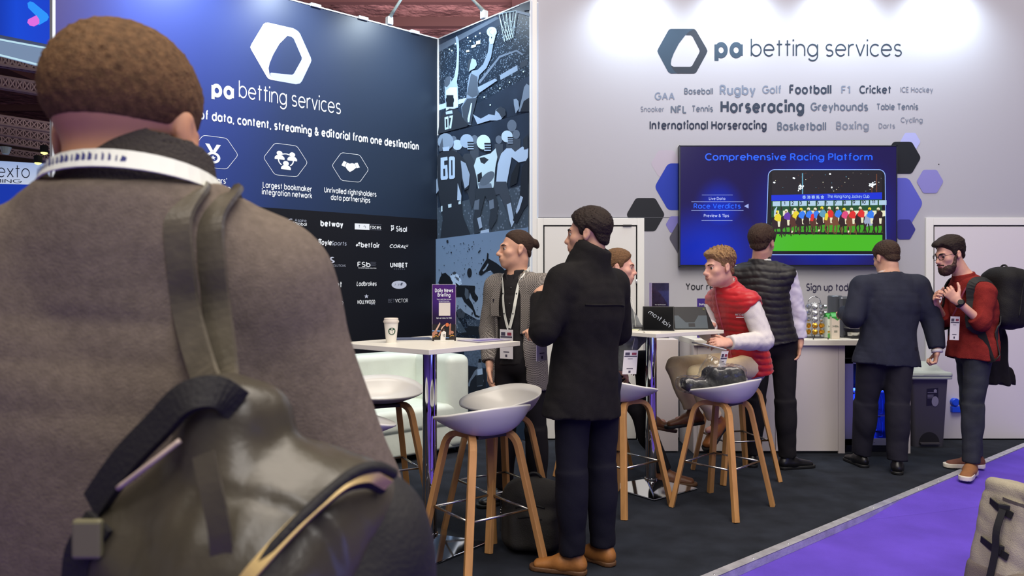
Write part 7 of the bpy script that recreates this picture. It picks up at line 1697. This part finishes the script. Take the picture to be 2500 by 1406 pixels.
# ---- clothes in clear plastic on the stool
bx = thing('plastic_bundle', 'dark folded clothing in a crumpled clear plastic bag on the bar stool', 'bag', (1.300, 4.79, .695), R(8))
d = Sdf(.007); d.add(rbx((.055, -.01, .125), (.115, .10, .065), .045)); d.add(rbx((-.11, .0, .085), (.10, .085, .035), .03), .03); d.add(ell((.0, 0, .06), (.15, .11, .045)), .03)
d.mesh('clothing', mat('folded_black_cloth', (28, 30, 36), .6, bump=.3, bscale=90), bx, fold(4, .008, 22))
d = Sdf(.007); d.add(rbx((.055, -.01, .130), (.128, .112, .078), .05)); d.add(rbx((-.12, .0, .090), (.118, .095, .046), .04), .03); d.add(ell((-.01, .0, .20), (.05, .05, .06)), .05); d.add(ecap((-.01, 0, .22), (-.03, .01, .265), .03, .012), .02)
d.mesh('plastic_wrap', m_wrap, bx, lambda X, Y, Z: ripple(X, Y, Z, 30, 5, 8, True) * .006 + ripple(X, Y, Z, 95, 4, 2, True) * .004)
# ---- leather backpack on the foreground man's shoulder
YB = .70
def B(px, py, Y=YB): return P(px, py, Y)
m_lb = mat('bag_leather', (66, 61, 51), .34, spec=.5, bump=.25, bscale=55, var=.25, vscale=9, dist=.004); m_lbd = mat('bag_dark_fabric', (22, 20, 22), .75, bump=.2, bscale=200); m_gold = mat('gold_zip', (206, 178, 116), .45, .2)
O_ = B(560, 1150); lb = thing('backpack', 'dark leather backpack with a gold zip hanging from the foreground shoulder', 'backpack', O_)
def b(px, py, Y=YB): return P(px, py, Y) - O_
d = Sdf(.0055); ap = b(560, 1015, .70)
d.add(ecap(ap, b(865, 1225, .715), (.022, .016), (.046, .026), (0, 1, 0)), .0); d.add(ecap(ap, b(345, 1350, .70), .020, .036), .05); d.add(ecap(ap, b(620, 1420, .67), .024, .060), .05); d.add(ecap(b(850, 1235, .70), b(610, 1440, .66), .036, .054), .05); d.add(ecap(b(345, 1350, .70), b(560, 1580, .67), .045, .07), .06); d.add(ecap(b(620, 1420, .67), b(560, 1700, .68), .072, .08), .07)
d.add(ecap(b(600, 1010, .69), b(655, 1010, .70), .018, .016), .03)
body_ = d.mesh('flap', m_lb, lb, lambda X, Y, Z: ripple(X, Y, Z, 34, 4, 3, True, (1, 1, .35)) * .004)
d = Sdf(.007); d.add(ecap(b(900, 1300, .715), b(700, 1520, .69), (.060, .045), (.085, .06)), .0); d.add(ecap(b(910, 1280, .72), b(925, 1480, .72), .036, .046), .05); d.add(ecap(b(700, 1520, .69), b(620, 1800, .70), .09, .09), .06); d.mesh('bag_body', m_lbd, lb, fold(6, .003, 16))
tr_ = bvh_of(body_); cin = lambda v: Vector((v.x, .08, v.z))
rim = spline([b(x, y, .60) for x, y in ((948, 1180), (905, 1162), (850, 1175), (790, 1220), (720, 1285), (650, 1360), (600, 1420), (560, 1490))], 6)
rim = [Vector((v.x * 1.0, .66 - O_.y + .0, v.z)) for v in rim]
rim = spline([b(x, y, Y) for x, y, Y in ((945, 1178, .672), (905, 1162, .655), (850, 1175, .640), (790, 1220, .625), (720, 1285, .605), (650, 1360, .590), (600, 1420, .585), (560, 1490, .59))], 6)
ribbon('zip', rim, .011, m_gold, lb, lambda v: Vector((-.2, -1, .25)), .004)
for off in (-.0085, .0085): tubes('piping', [[v + Vector((off * .6, .004, off * .8)) for v in rim]], .0055, m_lbd, lb)
jt = bvh_of([o for o in P_FORE.root.children if o.name.startswith('jumper')][0]); PR = P_FORE.root.matrix_basis.copy(); PI_ = PR.inverted()
def on_back(px, py, lift):
    o = Vector((0, 0, H)); dr = (P(px, py, 1.) - o); a = PI_ @ o; v = (PI_.to_3x3() @ dr).normalized(); hit = jt.ray_cast(a, v)
    w_ = PR @ hit[0] if hit[0] is not None else P(px, py, .80)
    return w_ - dr.normalized() * lift - O_
for k, pts in enumerate((((452, 492), (440, 540), (445, 640), (460, 760), (485, 880), (520, 960)), ((535, 496), (520, 540), (522, 640), (535, 760), (552, 880), (560, 965)))):
    q = [on_back(x, y, .006) for x, y in pts]; tip = b(560, 1000, .69); n = len(q)
    q = [v.lerp(tip, max(0, (i - n + 3) / 3) ** 1.3) for i, v in enumerate(q)]
    q = [q[0] + Vector((.004, .10, -.004)), q[0] + Vector((.003, .055, .012)), q[0] + Vector((.002, .02, .008))] + q[1:]
    ribbon('strap', spline(q, 6), .030, mat('strap_leather', (88, 82, 70), .36, spec=.5, bump=.3, bscale=70, var=.2, vscale=20, dist=.004), lb, lambda v: Vector((-.15, -1, .1)), .006)
ribbon('handle', spline([b(580, 985, .665), b(530, 960, .655), (b(460, 975, .650)), b(395, 1040, .655), b(310, 1130, .665), b(240, 1230, .68)], 6), .028, m_lbd, lb, lambda v: Vector((-.2, -1, .4)), .008)
tubes('zip_line', [spline([b(440, 1075, .64), b(370, 1130, .635), b(288, 1192, .645)], 5)], .0024, mat('zip_silver', (196, 176, 164), .5, .2), lb)
ribbon('side_strap', spline([b(250, 1270, .655), b(225, 1310, .655), b(200, 1360, .66), b(190, 1460, .67)], 5), .03, m_lbd, lb, lambda v: Vector((-.3, -1, .1)), .006)
mb = MB(); mb.box((-.013, -.004, -.017), (.013, .004, .017), Matrix.Translation(b(215, 1315, .645))); mb.obj('buckle', mat('buckle_olive', (120, 116, 90), .4, .3), lb, bevel=.003)
ribbon('side_panel_seam', spline([b(500, 1110, .615), b(520, 1200, .605), b(540, 1300, .60), b(550, 1420, .60)], 5), .018, m_lb, lb, lambda v: Vector((0, -1, .1)), .004)
# ---- backpack of the bearded man and the coat draped under it
bp = thing('backpack', 'bulky black backpack worn by the bearded man', 'backpack', (3.695, 5.60, 1.32), math.atan2(.97, -.22) - PI / 2 + R(100))
bp.rotation_euler = (0, R(10), R(12))
d = Sdf(.008); d.add(rbx((0, 0, -.01), (.125, .150, .215), .08)); d.add(ell((-.01, 0, .15), (.12, .14, .08)), .06); d.add(rbx((.09, 0, -.08), (.07, .12, .11), .05), .03)
bb = d.mesh('bag_body', mat('black_pack_cloth', (25, 24, 25), .75, bump=.3, bscale=160, spec=.25), bp, fold(5, .007, 13)); tubes('handle', [[v + Vector((0, 0, .215)) for v in arc((-.04, 0, 0), .03, 0, 180, 8, (0, 1, 0))]], .007, m_bagd, bp)
tr_ = bvh_of(bb); tubes('zip', [drape(tr_, spline([(-.02, -.3, .16), (.0, -.3, .0), (.0, -.3, -.15)], 5), lambda v: Vector((0, 0, v.z * .8)), .002)], .004, m_bagd, bb)
jt = bvh_of([o for o in P_BEARD.root.children if o.name.startswith('jumper')][0]); bpy.context.view_layer.update(); MI = bp.matrix_world.inverted(); BR = P_BEARD.root.matrix_basis.copy(); BI = BR.inverted()
for sy in (5.475, 5.745):
    pts = spline([(3.60, sy, 1.47), (3.50, sy - .0, 1.50), (3.40, sy, 1.44), (3.355, sy, 1.34), (3.39, sy, 1.22), (3.52, sy, 1.14), (3.64, sy, 1.14)], 6)
    lc = drape(jt, [BI @ v for v in pts], lambda v: BI @ Vector((3.47, sy + (.03 if sy < 5.6 else -.03), 1.30)), .006)
    ribbon('strap', [MI @ (BR @ v) for v in lc], .055, m_bagd, bp, lambda v: v - (MI @ Vector((3.47, 5.61, 1.30))), .008)
dc = thing('coat', 'long black coat draped below the backpack of the bearded man', 'coat', (3.71, 5.74, .66))
d = Sdf(.009); d.loft([((-.02, 0, .46), .075, .05), ((0, 0, .36), .095, .06), ((-.01, 0, .15), .155, .065), ((-.02, 0, .0), .195, .07)], (1, .2, 0), .0, flat=True); d.mesh('coat_cloth', C_COAT, dc, lambda X, Y, Z: np.sin(X * 58 + 1.5 * np.sin(Z * 9)) * .008 + ripple(X, Y, Z, 14, 4, 2, True, (1, 1, .3)) * .006)
# ---- wheeled bag at the right edge
C0 = Vector((2.175, 3.20, 0)); wb = thing('wheeled_bag', 'grey canvas wheeled bag with a yellow ribbon on its handle, on the purple carpet', 'suitcase', (C0.x, C0.y, -.042), R(14))
Mt = Matrix.Rotation(R(12), 3, 'Y'); TT = lambda pr: xf(pr, Mt, Vector((0, 0, .06)), 1.)
m_can = mat('grey_canvas', (160, 152, 132), .85, bump=.35, bscale=220, var=.1, vscale=10); m_can2 = mat('taupe_canvas', (112, 102, 94), .85, bump=.35, bscale=220)
d = Sdf(.008); d.add(TT(rbx((0, 0, .265), (.19, .125, .235), .05))); d.add(TT(rbx((.01, -.125, .17), (.165, .04, .14), .035)), .02); d.add(TT(rbx((0, -.01, .50), (.185, .12, .035), .03)), .01)
bd = d.mesh('bag_body', m_can, wb, fold(6, .006, 13)); tr_ = bvh_of(bd)
d = Sdf(.008); d.add(TT(rbx((0, -.022, .085), (.200, .158, .105), .05))); d.mesh('lower_panel', m_can2, wb)
pt = lambda v: Mt @ Vector(v) + Vector((0, 0, .06))
fr_ = lambda v: pt((0, 0, .25))
ribbon('lid_seam', drape(tr_, [pt(v) for v in spline([(-.24, -.02, .455), (-.17, -.2, .455), (0, -.22, .45), (.19, -.2, .455)], 6)], lambda v: Vector((v.x * .3, 0, v.z)), .003), .012, mat('bag_seam', (92, 86, 76), .8), bd, lambda v: Vector((v.x, v.y, 0)))
for z in (.405, .235):
    ribbon('side_strap', drape(tr_, [pt(v) for v in spline([(-.26, .10, z + .02), (-.28, .02, z), (-.28, -.06, z - .008), (-.26, -.13, z - .014)], 5)], lambda v: Vector((v.x * .2, 0, v.z)), .004), .030, m_bagd, wb, lambda v: Vector((v.x * .6, v.y, 0)), .005)
    mb = MB(); mb.box((-.022, -.010, -.020), (.022, .006, .020), Matrix.Translation(drape(tr_, [pt((-.28, -.06, z))], lambda v: Vector((v.x * .2, 0, v.z)), .006)[0]) @ Matrix.Rotation(R(-55), 4, 'Z')); mb.obj('buckle', m_bagd, wb, bevel=.003)
ribbon('webbing', [pt(v) for v in spline([(-.207, -.03, .42), (-.222, -.03, .33), (-.210, -.03, .24), (-.205, -.02, .12)], 5)], .026, m_bagd, wb, lambda v: Vector((-1, -.4, 0)), .005)
lc = drape(tr_, [pt((-.035, -.3, .235))], lambda v: Vector((v.x, 0, v.z)), .003)[0]; mb = MB(); mb.box((-.045, -.004, -.017), (.055, .0, .017), Matrix.Translation(lc) @ Matrix.Rotation(R(7), 4, 'Y')); pl_ = mb.obj('name_patch', mat('brown_patch', (62, 34, 34), .6), bd)
write('EASTPAK', lc + Vector((.005, -.0042, -.004)), (1, 0, -.12), (.12, 0, 1), .011, 14, m_ink_w, pl_, 'lettering', width=.062, off=.0006, thick=.0006)
tubes('handle', [spline([pt((-.07, -.02, .53)), pt((-.055, -.02, .565)), pt((.03, -.02, .572)), pt((.10, -.02, .558)), pt((.12, -.02, .53))], 5)], .011, m_bagd, wb)
ribbon('ribbon', spline([pt((-.06, -.045, .57)), pt((-.085, -.07, .545)), pt((-.065, -.13, .525)), pt((-.03, -.14, .52))], 5), .022, mat('yellow_ribbon', (196, 176, 96), .7), wb, lambda v: Vector((0, -1, .4))); ribbon('ribbon', spline([pt((-.05, -.045, .572)), pt((-.02, -.08, .545)), pt((.03, -.13, .525)), pt((.06, -.145, .50))], 5), .024, mat('yellow_ribbon'), wb, lambda v: Vector((0, -1, .4)))
tubes('pull_rod', [[pt((.10, .11, .40)), pt((.10, .11, .66))], [pt((.22, .11, .40)), pt((.22, .11, .66))]], .010, mat('rod_bronze', (108, 92, 88), .4, .6), wb); tubes('pull_grip', [[pt((.08, .11, .67)), pt((.24, .11, .67))]], .016, m_bagd, wb)
for x in (-.13, .13): mb = MB(); mb.tube([(x - .02, .09, .042), (x + .02, .09, .042)], .042, 18); mb.obj('wheel', m_bagd, wb, auto=40)
for x in (-.12, .12): mb = MB(); mb.box((x - .02, -.09, 0), (x + .02, -.05, .10)); mb.obj('foot', m_bagd, wb)

# ---- domed lid of the waste bin
d = Sdf(.008); d.add(rbx((0, 0, .632), (.192, .147, .025), .02)); d.add(ell((0, 0, .615), (.178, .135, .125)), .02); d.cut((0, 0, .614), (0, 0, -1)); d.mesh('lid', m_lid, bn)
